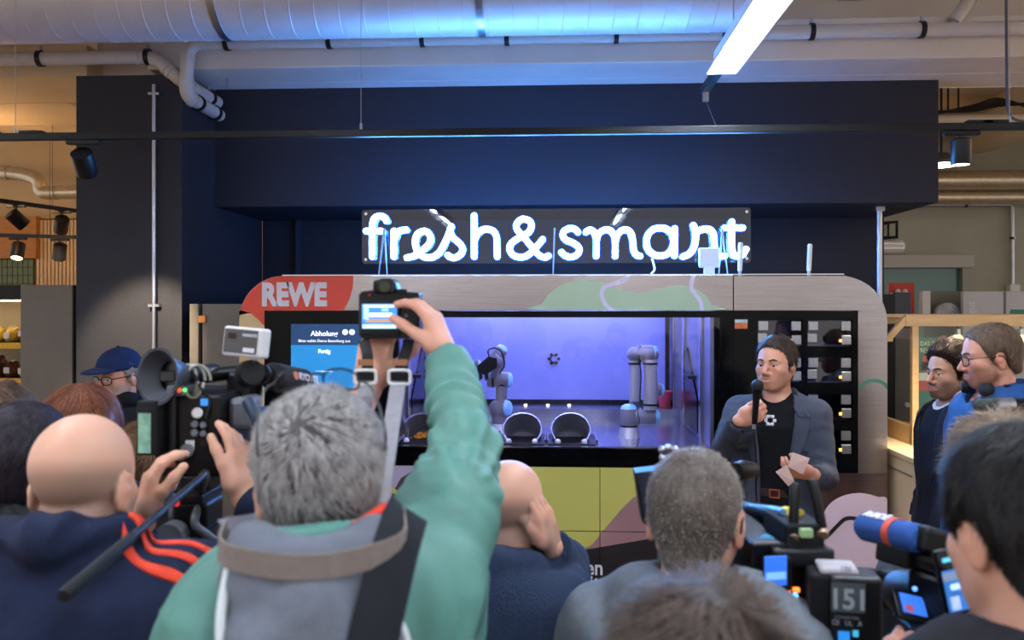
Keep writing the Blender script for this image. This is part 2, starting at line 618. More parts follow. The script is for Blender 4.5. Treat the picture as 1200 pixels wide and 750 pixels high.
a2 = Vector((X(213, PB), PB + .02, Z(96, PB, 213)))
a3 = Vector((a2.x, Y_BULK + 0.25, a2.z))
pipe_run('drain_pipe', 'cream pipe jogging down beside the dark column, outer of the pair', [a0, a1, a2, Vector((a2.x + .01, Y_BULK - 0.03, a2.z))], 0.042, ((0, .45), (0, .97), (2, .75)))
b0 = Vector((X(1300, PB), PB, Z(40, PB, 750)))
b1 = Vector((X(221, PB), PB, b0.z - 0.01))
b2 = Vector((X(217, PB), PB, Z(112, PB, 217)))
bl = [(0, (X(px, PB) - b0.x) / (b1.x - b0.x)) for px in (1080, 951, 848, 722, 594, 495, 386, 266)]
pipe_run('water_pipe', 'long cream pipe clipped along the concrete beam above the bulkhead', [b0, b1, b2, Vector((b2.x, Y_BULK - 0.02, b2.z))], 0.042, bl + [(2, .35), (2, .85)])
for px, py in ((234, 82), (266, 102)):
    p = at(px, py, 5.5)
    tag(MB().cyl(p, (p.x, p.y, BZ0 + 0.1), 0.006, n=8).build('hanger_rod', M_galv), 'thin galvanised rod holding the pipe pair at the beam corner', 'rod', 'rods above the pipe pair')
# right-hand branch and pipes
q = at(1118, 22, 5.2)
pipe_run('branch_pipe', 'short cream pipe stub rising from the long pipe at the right', [(q.x, 5.2, b0.z + .042), (q.x + .05, 5.2, b0.z + 0.11), (q.x + 0.28, 5.35, CEIL - .05)], 0.04)
# conduit down the column
t = thing('conduit', 'slim galvanised conduit running down the dark column front', 'conduit', (X(180.5, Y_COL - .03), Y_COL - .03, 0))
MB().cyl((X(180.5, 5.2), 5.2, 0.02), (X(180.5, 5.2), 5.2, 3.30), 0.0125, n=12).build('conduit_pipe', M_galv, t, smooth=True)
for py in (110, 358, 600):
    z = Z(py, 5.2, 180)
    MB().bb(X(180.5, 5.2) - .035, X(180.5, 5.2) + .035, 5.19, 5.23, z - .008, z + .008).build('saddle_clip', M_galv, t)
t = thing('corner_conduit', 'bright vertical conduit at the right end of the dark recess', 'conduit', (X(1030, 6.0), 6.0, 0))
MB().cyl((X(1030, 6.0), 6.0, 0.02), (X(1030, 6.0), 6.0, BULK_Z0), 0.022, n=12).build('conduit_pipe', M_galv, t, smooth=True)
MB().bb(X(1030, 6.0) - .03, X(1030, 6.0) + .03, 5.97, 6.05, BULK_Z0 - .03, BULK_Z0).build('end_bracket', M_galv, t)

# ---- lighting track with spots
TY = 4.2
TZ = Z(154, TY)
trk = thing('lighting_track', 'long black lighting track hanging across in front of the bulkhead', 'track', (0, TY, TZ))
MB().bb(-5, 5, TY - .018, TY + .018, TZ - .018, TZ + .018).build('rail', M_blackmetal, trk, bevel=0.003)
for px in (18, 423, 1183):
    x = X(px, TY)
    MB().cyl((x, TY, TZ + .018), (x, TY, CEIL), 0.0018, n=6).build('suspension_wire', M_galv, trk)
    MB().cyl((x, TY, TZ + .018), (x, TY, TZ + .05), 0.007, n=8).build('wire_gripper', M_galv, trk)
for px in (38, 1147, 1165):
    x = X(px, TY)
    MB().bb(x - .06, x + .06, TY - .022, TY + .022, TZ + .014, TZ + .03).build('feed_connector', M_blackmetal, trk, bevel=.003)

M_lens = glow('spot_lens_neutral', 'fff2e0', 6.0)
M_lens_warm = glow('spot_lens_warm', 'ffd9a0', 9.0)
def spot(label, base, aim, r=0.045, L=0.12, lens=M_lens, power=0, color=(1, .8, .55), group=None, size=R(60), yoke=False):
    base = Vector(base)
    t = thing('track_spotlight', label, 'spotlight', base, 0, group)
    aim = Vector(aim).normalized()
    MB().box(base + Vector((0, 0, -.012)), (0.17, .034, .022)).build('adapter', M_blackmetal, t, bevel=.003)
    piv = base + Vector((0, 0, -.06))
    MB().cyl(base + Vector((0, 0, -.02)), piv, 0.008, n=10).build('stem', M_blackmetal, t)
    c0 = piv - aim * L * .42 + Vector((0, 0, -r * .9 if abs(aim.z) < .95 else -.03))
    c1 = c0 + aim * L
    MB().lathe_on(c0, c1, [(0, r * .8), (.06, r), (.97, r), (1, r * .95)], 28).build('head', M_blackmetal, t, smooth=True)
    MB().lathe_on(c1 - aim * .012, c1 + aim * .001, [(0, r * .8), (1, r * .8)], 24).build('lens', lens, t)
    if power:
        l = bpy.data.lights.new('spot', 'SPOT')
        l.energy = power; l.spot_size = size; l.spot_blend = 0.6; l.color = color; l.shadow_soft_size = r * .7
        lo = bpy.data.objects.new('spot_lamp', l)
        COL.objects.link(lo)
        lo.location = c1 + aim * .01
        lo.rotation_euler = aim.to_track_quat('-Z', 'Y').to_euler()
        setparent(lo, t)
    return t
spot('black track spot tilted towards the dark column', (X(98, TY), TY, TZ - .018), (-.13, .75, -.82), 0.052, .135, power=170, color=(1, .80, .55), size=R(46))
spot('black cylinder track spot pointing straight down over the glass case', (X(1126, TY), TY, TZ - .018), (0, 0, -1), 0.046, .125, power=170, color=(1, .82, .58), size=R(84))

# left hall tracks
def small_track(label, A, B, spots, y, lens=M_lens_warm):
    a, b = Vector(A), Vector(B)
    t = thing('lighting_track', label, 'track', a)
    d = (b - a)
    ln = d.length
    M = d.to_track_quat('X', 'Z').to_matrix()
    MB().box((a + b) / 2, (ln, .035, .035), M).build('rail', M_blackmetal, t)
    for u in (.2, .8):
        p = a.lerp(b, u)
        MB().cyl(p, (p.x, p.y, CEIL), .002, n=6).build('suspension_wire', M_blackmetal, t)
    for lab, u, aim, pw in spots:
        p = a.lerp(b, u)
        spot(lab, p + Vector((0, 0, -.018)), aim, .06, .16, M_lens_warm, pw)
A, B = at(-60, 227, 6.6), at(88, 247, 7.6)
small_track('black lighting track over the bread aisle, upper of the two', A, B, [
    ('black spot on the upper aisle track above the timber header', .50, (.5, .55, -.67), 160),
    ('black spot on the upper aisle track above the slatted wall', .88, (-.45, .6, -.67), 140)], 7)
A, B = at(-60, 274, 8.0), at(88, 278, 8.0)
small_track('black lighting track over the bread aisle, lower of the two', A, B, [
    ('lit black spot on the lower aisle track over the timber header', .55, (.08, -.35, -.93), 120),
    ('black spot on the lower aisle track over the slatted wall', .88, (-.35, .4, -.85), 120)], 8)

# left hall pipes
pipe_run('yellow_pipe', 'thick yellow-lit pipe behind the left beam', [at(-80, 147, 7.9), Vector((X(100, 7.9), 7.9, at(-80, 147, 7.9).z))], 0.08, ((0, .45),), M_concrete_warmlit)
pf = [at(-60, 197, 8.6), at(28, 204, 8.6), at(46, 210, 8.6), at(47, 226, 8.6), at(100, 225, 8.6)]
M_foil = mat('foil_duct', 'cfc2aa', 0.35, metal=0.8, noise=0.12, nscale=18, bump=0.6, bscale=30)
pipe_run('foil_duct', 'foil wrapped duct stepping down along the left hall ceiling', pf, 0.07, (), M_foil, 'duct')

# ---- tube lights
TUBE = glow('fluorescent_tube', 'e8f2ff', TUBE_W)
M_refl = mat('white_reflector', 'e8ecf2', 0.35)
LX, LZ = X(845, 4.3), Z(87, 4.3, 845) + 0.0
def tube_light(x, y0, y1, z, label, group):
    t = thing('tube_light', label, 'light fixture', (x, (y0 + y1) / 2, z + .16), 0, group)
    hw = 0.077
    prof = [(-hw, 0), (-hw + .005, 0), (-.03, .062), (.03, .062), (hw - .005, 0), (hw, 0), (.036, .07), (.036, .11), (-.036, .11), (-.036, .07)]
    MB().prism([(x + a, z + b) for a, b in prof], y0, y1).build('reflector_housing', M_refl, t)
    MB().cyl((x, y0 + .04, z + .034), (x, y1 - .04, z + .034), 0.014, n=12).build('tube', TUBE, t, smooth=True)
    for y in (y0, y1):
        MB().prism([(x + a, z + b) for a, b in [(-hw, 0), (hw, 0), (.03, .07), (-.03, .07)]], y - .004, y + .004).build('end_plate', M_refl, t)
        e = .025 if y == y0 else -.025
        MB().box((x, y + e, z + .045), (.03, .03, .03)).build('tube_socket', M_white_pl, t)
    for u in (.2, .8):
        y = y0 + (y1 - y0) * u
        MB().cyl((x, y, z + .11), (x, y, CEIL), .003, n=6).build('suspension_rod', M_galv, t)
    return t
tube_light(LX, 2.80, 4.30, LZ, 'white fluorescent tube fixture reaching to the bulkhead', 'ceiling tube fixtures')
for k in range(3):
    tube_light(LX, 2.70 - 1.6 * k - 1.5, 2.70 - 1.6 * k, LZ, 'white fluorescent tube fixture in the rows over the crowd', 'ceiling tube fixtures')
for k in range(3):
    tube_light(-1.5, 2.6 - 1.6 * k - 1.5, 2.6 - 1.6 * k, LZ, 'white fluorescent tube fixture in the rows over the crowd', 'ceiling tube fixtures')
for k in range(3):
    for xx in (3.9, -4.2):
        tube_light(xx, 3.2 - 2.2 * k - 1.5, 3.2 - 2.2 * k, LZ + .2, 'white fluorescent tube fixture in the rows over the crowd', 'ceiling tube fixtures')
t = thing('mounting_rail', 'black perforated rail end hanging behind the tube fixture', 'rail', (LX, 4.6, LZ + .1))
MB().bb(LX - .022, LX + .022, 4.32, 4.78, LZ + .02, LZ + .06).build('rail_body', M_blackmetal, t, bevel=.002)
MB().cyl((LX, 4.74, LZ + .03), (LX, 4.74, LZ - .03), .018, n=14).build('rail_hook', M_galv, t)
MB().tube([(LX, 4.74, LZ - .02), (LX - .006, 4.5, LZ - .17), (LX - .03, 4.25, TZ + .02)], .0016, 6).build('hook_wire', M_galv, t)
tag(MB().tube(spline([at(1179, -20, 4.9), at(1179.5, 60, 4.9), at(1180, 110, 4.9), at(1182, 132, 4.9), at(1192, 141, 4.9), at(1215, 142, 4.9)], 6), .008, 8).build('power_cable', M_grey_pl, smooth=True), 'grey power cable dropping from the ceiling at the right', 'cable')

# ---- right hall
for y_, r_, py_, lab in ((9.1, .10, 211, 'silver foil duct crossing the right hall, upper of the pair'), (9.2, .075, 231, 'silver foil duct crossing the right hall, lower of the pair')):
    z = Z(py_, y_, 1150)
    pipe_run('foil_duct', lab, [(X(1040, y_), y_, z), (8.5, y_, z)], r_, (), M_foil, 'duct')
z = Z(240, 9.55, 1150)
pipe_run('wall_conduit', 'grey conduit turning down the pale right wall', [(X(1050, 9.55), 9.55, z), (X(1186.5, 9.55), 9.55, z), (X(1186.5, 9.55), 9.55, Z(338, 9.55, 1186))], .022, ((0, .6), (1, .4)), M_galv, 'conduit')
MB_ = MB().bb(X(1181, 9.55), X(1193, 9.55), 9.5, 9.6, Z(343, 9.55), Z(334, 9.55)); tag(MB_.build('socket_box', M_white_pl, bevel=.01), 'small pale socket box at the foot of the wall conduit', 'socket')
# glazed door in the right far wall
dr = thing('door_1', 'glazed door', 'door'); del dr['label'], dr['category']; tag(dr, kind='structure')
M_doorglass = glassy('door_glass', (.35, .55, .52), .12, .05)
M_frame_g = mat('grey_frame', '9a9a94', 0.5)
MB().bb(X(1020, 9.5), X(1140, 9.5), 9.46, 9.6, Z(315, 9.5), Z(300, 9.5)).build('door_header', mat('header_grey', 'b6b3ae', .6), dr, bevel=.01)
for a, b in ((1128, 1138), (1030, 1036)):
    MB().bb(X(a, 9.5), X(b, 9.5), 9.5, 9.6, 0, Z(315, 9.5)).build('door_jamb', M_frame_g, dr)
MB().bb(X(1036, 9.5), X(1128, 9.5), 9.575, 9.59, 0, Z(315, 9.5)).build('door_pane', mat('teal_glass', '4f7d78', .12, spec=.7), dr)
# emergency lamp and bracket by the dark wall edge
t = thing('wall_lamp', 'round bulkhead lamp on the pale wall beside the dark recess', 'lamp', at(1047, 290, 9.5))
p = at(1043, 289, 9.5)
MB().lathe_on(p + Vector((-.12, 0, 0)), p + Vector((.14, 0, 0)), [(0, .085), (.85, .085), (1, .05)], 20).build('lamp_body', M_white_pl, t, smooth=True)
for i in range(2):
    MB().bb(p.x - .1, p.x + .12, p.y - .095, p.y - .08, p.z - .03 + i * .05, p.z - .02 + i * .05).build('guard_bar', M_galv, t)
t = thing('wall_bracket', 'small black pipe bracket on the pale wall above the round lamp', 'bracket', at(1047, 270, 9.5))
MB().tube([at(1032, 262, 9.4), at(1051, 260, 9.4), at(1051, 278, 9.4), at(1034, 279, 9.4)], .02, 8).build('bracket_arm', M_blackmetal, t)
MB().tube([at(1041, 261, 9.4), at(1041, 278, 9.4)], .012, 8).build('bracket_rung', M_blackmetal, t)
# high-bay lamp peeping out beside the bulkhead
t = thing('hall_lamp', 'grey hall lamp hanging behind the right end of the bulkhead', 'lamp', at(1106, 185, 8.2))
p = at(1103, 193, 8.2)
MB().lathe_on(p, p + Vector((0, 0, .11)), [(0, .16), (.25, .165), (.8, .10), (1, .05)], 24).build('lamp_hood', M_grey_pl, t, smooth=True)
MB().lathe_on(p + Vector((0, 0, -.012)), p + Vector((0, 0, .01)), [(0, .13), (1, .14)], 24).build('lamp_glass', glow('hall_lamp_glass', 'f4f2e4', 9.0), t)
MB().cyl(p + Vector((0, 0, .1)), (p.x, p.y, CEIL), .012, n=8).build('lamp_rod', M_blackmetal, t)
# cable bundle in the right ceiling
t = thing('cable_bundle', 'loose black cable bundle above the right track connector', 'cables', at(1150, 130, 6.8))
for i in range(5):
    pts = [at(1090, 131 + i, 6.8 + i * .03), at(1140, 130 - i * 1.5, 6.8), at(1170, 124 - 2 * i, 6.8 + i * .04), at(1215, 121 + i * 2, 6.8)]
    MB().tube(spline(pts, 6), .011, 7).build('cable', M_blackmetal, t, smooth=True)
for px in (1111, 1123):
    tag(MB().cyl(at(px, 131, 6.9), at(px, 95, 6.9), .008, n=6).build('hanger_rod', M_blackmetal), 'thin dark rod hanging above the right end of the track', 'rod', 'rods above the right track')
pipe_run('supply_pipe', 'pale pipe crossing behind the track right of the bulkhead', [(X(1090, 6.85), 6.85, Z(140, 6.85, 1150)), (8, 6.85, Z(140, 6.85, 1150))], .045, (), M_pipe)

# unseen globe lamps added to warm the ceilings of the side halls
M_fill_globe = glow('fill_globe_warm', 'ffc98a', 55.0)
def globe(label, x, y, z, r=.11):
    t = thing('fill_globe', label, 'lamp', (x, y, CEIL))
    MB().sphere((x, y, z), r, 20, 14).build('globe', M_fill_globe, t, smooth=True)
    MB().cyl((x, y, z + r * .9), (x, y, z + r + .05), .03, n=14).build('lamp_holder', M_blackmetal, t)
    MB().cyl((x, y, z + r + .04), (x, y, CEIL), .004, n=8).build('lamp_flex', M_black, t)
globe('added warm fill globe out of view over the bread aisle beyond the taupe panel', -5.0, 6.55, 3.0)
globe('added warm fill globe hidden over the aisle behind the dark column', -3.6, 8.9, 3.3, .07)
globe('added warm fill globe out of view beyond the right end of the glass case', 4.9, 5.0, 3.0, .09)
# ================================================================== COOKING MACHINE
MY = 4.76
def mx(px): return X(px, MY)
def mz(py): return Z(py, MY)
mach = thing('cooking_machine', 'long stainless robot cooking machine with red corner, glass front and locker wall', 'machine', ((mx(280) + mx(1040)) / 2, 5.6, 0))
mL, mR, mT, mB = mx(280), mx(1040), mz(322.5), mz(748)
rc = mx(332) - mx(280)
def corner(cx, cz, r, a0, a1, n=12):
    return [(cx + r * math.cos(R(a0 + (a1 - a0) * i / n)), cz + r * math.sin(R(a0 + (a1 - a0) * i / n))) for i in range(n + 1)]
D1 = MY + 0.06
# left + top shell
poly = [(mx(310), mz(364)), (mx(310), mz(547)), (mL, mz(547))] + corner(mL + rc, mT - rc, rc, 180, 90) + [(mx(859), mT), (mx(859), mz(364))]
MB().prism(poly, MY, D1).build('front_shell', M_steel, mach, bevel=.002)
poly = [(mx(860), mz(364)), (mx(860), mT - .006)] + corner(mR - rc, mT - .006 - rc, rc, 90, 0) + [(mR, mz(551)), (mx(1005.5), mz(551)), (mx(1005.5), mz(364))]
MB().prism(poly, MY, D1).build('locker_shell', M_steel, mach, bevel=.002)
# carcass behind
MB().bb(mL + .02, mx(466), D1, 6.55, mz(748) + .0, mT - .2).build('carcass_end', M_steel, mach)
MB().bb(mL + .2, mR - .2, D1, 6.55, mT - .05, mT - .004).build('roof', M_steel, mach)
MB().bb(mx(860), mR - .02, D1 + .45, 6.55, mz(748), mT - .2).build('carcass_end', M_steel, mach)
MB().bb(mx(466), mx(860), D1 + .05, 6.55, mz(748), mz(548)).build('carcass_base', M_black_soft, mach)
MB().bb(mL + .15, mR - .15, MY + .1, 6.5, 0, mB + .02).build('plinth', M_black_soft, mach)

# lower doors
M_lowsteel = mat('steel_crowd_tint', '8d7f86', 0.25, metal=1.0, noise=0.1, nscale=10, stretch=(.4, 1, 10))  # steel colour darkened and reddened for the reflected crowd
g = .004
def door_poly(x0, x1, z0, z1, bl=False, br=False):
    P = []
    P += corner(x0 + rc, z0 + rc, rc, 270, 180)[::-1][::-1] if bl else [(x0, z0)]
    P += [(x0, z1), (x1, z1)]
    P += corner(x1 - rc, z0 + rc, rc, 0, -90) if br else [(x1, z0)]
    return P
cols = [280, 449, 703, 860]
doors = []
for i in range(3):
    x0, x1 = mx(cols[i]) + g / 2, mx(cols[i + 1]) - g / 2
    if i == 2: x1 = mx(859)
    for (a, b) in ((547, 622), (622, 748)):
        z1, z0 = mz(a) - g / 2, mz(b) + (g / 2 if b < 700 else 0)
        low = b > 700
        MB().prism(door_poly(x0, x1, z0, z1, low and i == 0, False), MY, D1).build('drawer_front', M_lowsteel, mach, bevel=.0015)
        doors.append((x0, x1, z0, z1))
x0, x1, z0, z1 = mx(860), mR, mB, mz(551.5)
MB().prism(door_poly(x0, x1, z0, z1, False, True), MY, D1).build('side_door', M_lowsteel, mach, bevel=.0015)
side_door = (x0, x1 - .002, z0 + .0, z1)

# printed colour shapes
M_red = mat('red_print', 'd8432f', 0.42)
M_cream = mat('cream_print', 'd8b98a', 0.45)
M_sage = mat('sage_print', 'a7bfa6', 0.45)
M_lilacw = mat('pale_lilac_print', 'cfc9ea', 0.45)
M_lime = mat('lime_print', 'bebb62', 0.42)
M_blackp = mat('black_print', '17151c', 0.4)
M_pink = mat('rose_print', '9c5560', 0.4)
M_lilac = mat('lilac_print', 'a89db8', 0.42)
M_green_l = mat('dark_green_print', '1f4a44', 0.45)
M_crim = mat('crimson_print', 'a33036', 0.42)
M_whitep = mat('white_print', 'dcdbe6', 0.5)
def decal(name, pxpoly, m, rects=None, lift=1, smooth=6, closed=True):
    P = [(mx(a), mz(b)) for a, b in pxpoly]
    if smooth: P = [(p.x, p.y) for p in spline([(a, b, 0) for a, b in P], smooth, True)]
    y = MY - .0012 * lift
    for rc_ in (rects or [None]):
        Q = clip_rect(P, *rc_) if rc_ else P
        if len(Q) > 2:
            MB().prism(Q, y, MY - .0002 + (0 if rects or True else 0)).build(name, m, mach)
def stripe(name, pxpts, wpx, m, rects=None, lift=2):
    pts = [(p.x, p.y) for p in spline([(a, b, 0) for a, b in pxpts], 8)]
    Lp, Rp = [], []
    for i, (a, b) in enumerate(pts):
        p, q = pts[max(i - 1, 0)], pts[min(i + 1, len(pts) - 1)]
        tx, ty = q[0] - p[0], q[1] - p[1]
        l = math.hypot(tx, ty) or 1
        Lp.append((a - ty / l * wpx / 2, b + tx / l * wpx / 2)); Rp.append((a + ty / l * wpx / 2, b - tx / l * wpx / 2))
    decal(name, Lp + Rp[::-1], m, rects, lift, 0)
# red corner with curved right edge and cream sweep below it
e = .002
pr = [(mL + e, mz(364)), ] + corner(mL + rc, mT - rc, rc - e, 180, 90) + [(mx(414), mT - e), (mx(413.5), mz(336)), (mx(409), mz(352)), (mx(402.5), mz(364)), (mx(310), mz(364)), (mx(310), mz(382)), (mx(303), mz(375)), (mx(294), mz(367))]
MB().prism(pr, MY - .0012, MY - .0002).build('red_corner', M_red, mach)
pr = [(mL + e, mz(363)), (mx(294), mz(367)), (mx(303), mz(375)), (mx(310) - e, mz(382.5)), (mx(310) - e, mz(547)), (mL + e, mz(547))]
MB().prism(pr, MY - .0012, MY - .0002).build('cream_sweep', M_cream, mach)
text_obj('brand_lettering', 'REWE', .172, (mx(306.5), MY - .0028, mz(357)), M_whitep, mach, bold=.0095, xs=.82)
decal('sage_blob', [(632, 363.5), (636, 355), (645, 343), (660, 333), (680, 328), (698, 329), (716, 336), (735, 341), (752, 343), (772, 339), (795, 335), (814, 338), (827, 347), (834, 357), (836.5, 363.5)], M_sage, [(mx(500), mx(858), mz(363.8), mT - e)])
stripe('white_squiggle', [(738, 320), (733, 328), (718, 333), (708, 337), (705, 344), (708, 354), (714, 361), (720, 366)], 4.6, M_lilacw, [(mx(500), mx(858), mz(363.8), mT - e)])
stripe('white_squiggle', [(814, 320), (811, 330), (810, 337), (815, 345), (821, 354), (823, 366)], 4.6, M_lilacw, [(mx(500), mx(858), mz(363.8), mT - e)])
stripe('green_arc', [(1000, 460), (1008, 451), (1018, 445), (1028, 444.5), (1036, 448), (1046, 458)], 4.0, M_green_l, [(mx(1005.8), mR - .001, mz(550), mz(400))])
# lower shapes
decal('lilac_shape', [(280, 547), (494, 547), (486, 552), (470, 562), (460, 580), (452, 605), (449, 650), (446, 748), (280, 748)], M_lilac, doors, smooth=0)
decal('mauve_shape', [(494, 547), (540, 547), (600, 547), (600, 600), (540, 596), (505, 600), (480, 616), (462, 622), (452, 621), (454, 600), (461, 580), (471, 562)], mat('mauve_print', '6f5b68', .3, metal=.6), doors, smooth=0)
decal('crimson_shape', [(449, 622), (480, 618), (470, 640), (462, 680), (449, 700)], M_crim, doors, smooth=0)
stripe('lime_loop', [(489, 545), (493, 556), (490, 570), (481, 579), (468, 580), (455, 574), (445, 566), (430, 566)], 5.5, M_lime, doors)
decal('lime_shape', [(535, 540), (880, 540), (880, 558), (790, 566), (757, 576), (742, 582), (728, 596), (718, 608), (706, 622), (694, 638), (680, 645), (665, 646), (648, 645), (600, 640), (560, 610), (540, 580)], M_lime, doors, smooth=0)
decal('rose_shape', [(757, 575.5), (742, 582), (728, 596), (718, 608), (706, 622), (694, 638), (680, 644), (676, 645), (700, 641), (760, 630), (860, 612), (860, 560), (790, 566)], mat('rose_steel', 'c09aa4', .3, metal=.6), doors, smooth=0)
decal('black_shape', [(449, 640), (505, 600), (540, 620), (600, 643), (650, 648), (676, 645.5), (700, 641), (760, 630), (860, 612), (860, 748), (449, 748)], M_blackp, doors, 2, smooth=0)
text_obj('print_lettering', '7 Minuten', .118, (mx(707), MY - .004, mz(672.5)), M_whitep, mach, bold=.0022, align='RIGHT', xs=.86)
text_obj('print_lettering', 'bereit.', .118, (mx(707), MY - .004, mz(690.5)), M_whitep, mach, bold=.0022, align='RIGHT', xs=.86)
decal('lilac_blob', [(1041, 586), (1028, 578), (1010, 574), (992, 576), (977, 583), (967, 594), (963, 610), (966, 640), (985, 668), (1010, 664), (1025, 660), (1041, 658)], M_lilac, [side_door])
stripe('black_swing', [(955, 626), (968, 624), (980, 613), (990, 604), (1001, 603), (1012, 607), (1030, 607), (1045, 605)], 4.4, M_blackp, [side_door])
pc = [(mx(1008), mz(668)), (mx(1022), mz(660)), (mx(1034), mz(660)), (mR - e, mz(664))] + [(p[0] - e, p[1]) for p in corner(mR - rc, mB + rc, rc - e, 0, -90)] + [(mx(985), mB + e), (mx(990), mz(700))]
MB().prism(pc, MY - .0012, MY - .0002).build('crimson_corner', M_crim, mach)

# kiosk panel with screen
ks = MB().bb(mx(310.5), mx(459), MY + .004, MY + .05, mz(546.5), mz(364.5)).build('kiosk_panel', M_blackgloss, mach)
sc = MB().bb(mx(341), mx(434), MY + .0005, MY + .0038, mz(531), mz(380)).build('kiosk_screen', glow('screen_blue', '1f86c9', .42), mach)
MB().bb(mx(341), mx(434), MY - .0004, MY + .0004, mz(405), mz(380)).build('screen_header', glow('screen_navy', '17406e', .3), sc)
W_ = glow('screen_white', 'f4f8ff', .7)
def stxt(s, size, px, py, b=0.0):
    text_obj('screen_text', s, size, (mx(px), MY - .001, mz(py)), W_, sc, bold=b, align='CENTER', ext=.0003)
stxt('Abholung', .040, 380, 394, .0008)
stxt('Bitte wähle Deine Bestellung aus', .0225, 380, 401.5)
stxt('Fertig', .030, 380, 414.5, .0012)
stxt('Keine Bestellungen', .013, 380, 437)
for px, cols_ in ((404.5, ('202020', 'c03040', 'e0b050')), (412.5, ('c8d8f0', '4060a0', 'c04050'))):
    fl = MB().cyl((mx(px), MY - .0016, mz(389.5)), (mx(px), MY - .0005, mz(389.5)), .016, n=20).build('flag_icon', W_, sc)
    MB().bb(mx(px) - .012, mx(px) + .012, MY - .0022, MY - .0016, mz(389.5) - .002, mz(389.5) + .003).build('flag_band', glow('flag_' + cols_[1], cols_[1], .8), fl)

# black frame round the glass
def fr(a, b, c, d, nm='glass_frame'):
    return MB().bb(mx(a), mx(b), MY + .0005, MY + .06, mz(d), mz(c)).build(nm, M_blackgloss, mach)
fr(459, 859, 364.5, 372)
fr(459, 859, 524.8, 546.5)
fr(459, 467, 372, 524.8)
fr(846, 859, 372, 524.8)
MB().bb(mx(467), mx(846), MY + .0, MY + .012, mz(525.4), mz(523.6)).build('sill_strip', M_chrome, mach)
MB().bb(mx(467), mx(846), MY + .030, MY + .036, mz(524.6), mz(372.2)).build('glass_pane', glassy('cell_glass', (.97, .97, 1), .015), mach)

# cell interior
CB = 6.33
cl, cr = X(511, CB), X(789, CB)
wz = mz(524.5)
MB().bb(cl, cr, MY + .06, 6.0, wz - .03, wz).build('worktop', M_steel_in, mach)
rz = Z(479, 6.0)
MB().bb(cl, cr, 6.0, 6.06, wz - .03, rz).build('riser', M_steel_in, mach)
MB().bb(cl, cr, 6.06, CB + .06, rz - .02, rz).build('rear_ledge', M_steel_in, mach)
M_cellwall = mat('cell_wall', '8f93a8', .3, metal=.8)
MB().bb(cl - .02, cl, MY + .06, CB, wz, mT - .05).build('cell_side', M_cellwall, mach)
MB().bb(cr, cr + .02, MY + .06, CB, wz, mT - .05).build('cell_side', M_cellwall, mach)
M_backpan = mat('violet_back_panel', '7f86b8', .22, spec=.6, noise=.08, nscale=3)
bp = MB().bb(cl, cr, CB, CB + .02, rz, mT - .05).build('back_panel', M_backpan, mach)
for a in (cl + .03, cr - .06):
    MB().bb(a, a + .03, CB - .012, CB, rz, mT - .06).build('back_post', M_black, mach)
MB().bb(cl, cr, CB - .012, CB, rz, rz + .03).build('back_rail', M_black, mach)
# logo on the back panel
lg = []
lc = at(649, 420.5, CB)
ring = MB()
pts = [lc + Vector((.026 * math.cos(R(a)), -.004, .026 * math.sin(R(a)))) for a in range(45, 316, 15)]
ring.tube(pts, .006, 8)
for k in range(6):
    a = R(60 * k)
    ring.cyl(lc + Vector((.036 * math.cos(a), -.009, .036 * math.sin(a))), lc + Vector((.036 * math.cos(a), -.001, .036 * math.sin(a))), .012, n=14)
ring.build('logo', M_black, mach)
# door frames in the side walls and their dark hatches
for s_, xx in ((1, cr), (-1, cl)):
    for (ya, yb) in ((5.05, 5.12), (5.72, 5.80), (CB - .1, CB - .03)):
        MB().bb(xx - s_ * .018, xx - s_ * .001, ya, yb, wz, mT - .06).build('side_post', M_chrome, mach, bevel=.003)
    MB().prism([(5.2, wz + .02), (5.72, wz + .02), (5.72, wz + .42), (5.62, wz + .52), (5.2, wz + .22)], xx - s_ * .012, xx - s_ * .001, 'x').build('side_hatch', M_blackgloss, mach)
    MB().bb(xx - s_ * .05, xx - s_ * .0, 5.3, 5.5, wz + .34, wz + .36).build('hatch_handle', M_blackmetal, mach)
# LED bars under the roof of the cell
M_led = glow('cell_led', 'aab0ff', CELL_W)
for yy in (4.95, 5.6, 6.15):
    b_ = MB().bb(cl + .1, cr - .1, yy - .03, yy + .03, mT - .085, mT - .06).build('light_bar', M_steel_in, mach)
    MB().bb(cl + .12, cr - .12, yy - .022, yy + .022, mT - .09, mT - .085).build('light_strip', M_led, b_)
MB().bb(cl, cr, MY + .06, CB, mT - .058, mT - .05).build('cell_ceiling', M_cellwall, mach)
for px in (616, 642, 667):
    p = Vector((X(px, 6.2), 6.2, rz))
    MB().cyl(p, p + Vector((0, 0, .008)), .011, n=12).build('ledge_glint', glow('ledge_glint', 'fff0c8', 5), mach)  # glowing discs put in for reflection streaks at the ledge

# pot holders
for px in (494, 612, 669):
    x = X(px, 4.95)
    MB().bb(x - .15, x + .15, 4.84, 5.22, wz, wz + .008).build('pot_bay', M_black, mach, bevel=.004)
    for s_ in (-1, 1):
        MB().bb(x + s_ * .145 - .006, x + s_ * .145 + .006, 4.84, 5.2, wz, wz + .03).build('bay_divider', M_chrome, mach)
        MB().sphere((x + s_ * .075, 4.87, wz + .016), .017, 12, 8).build('bay_roller', M_white_pl, mach, smooth=True)

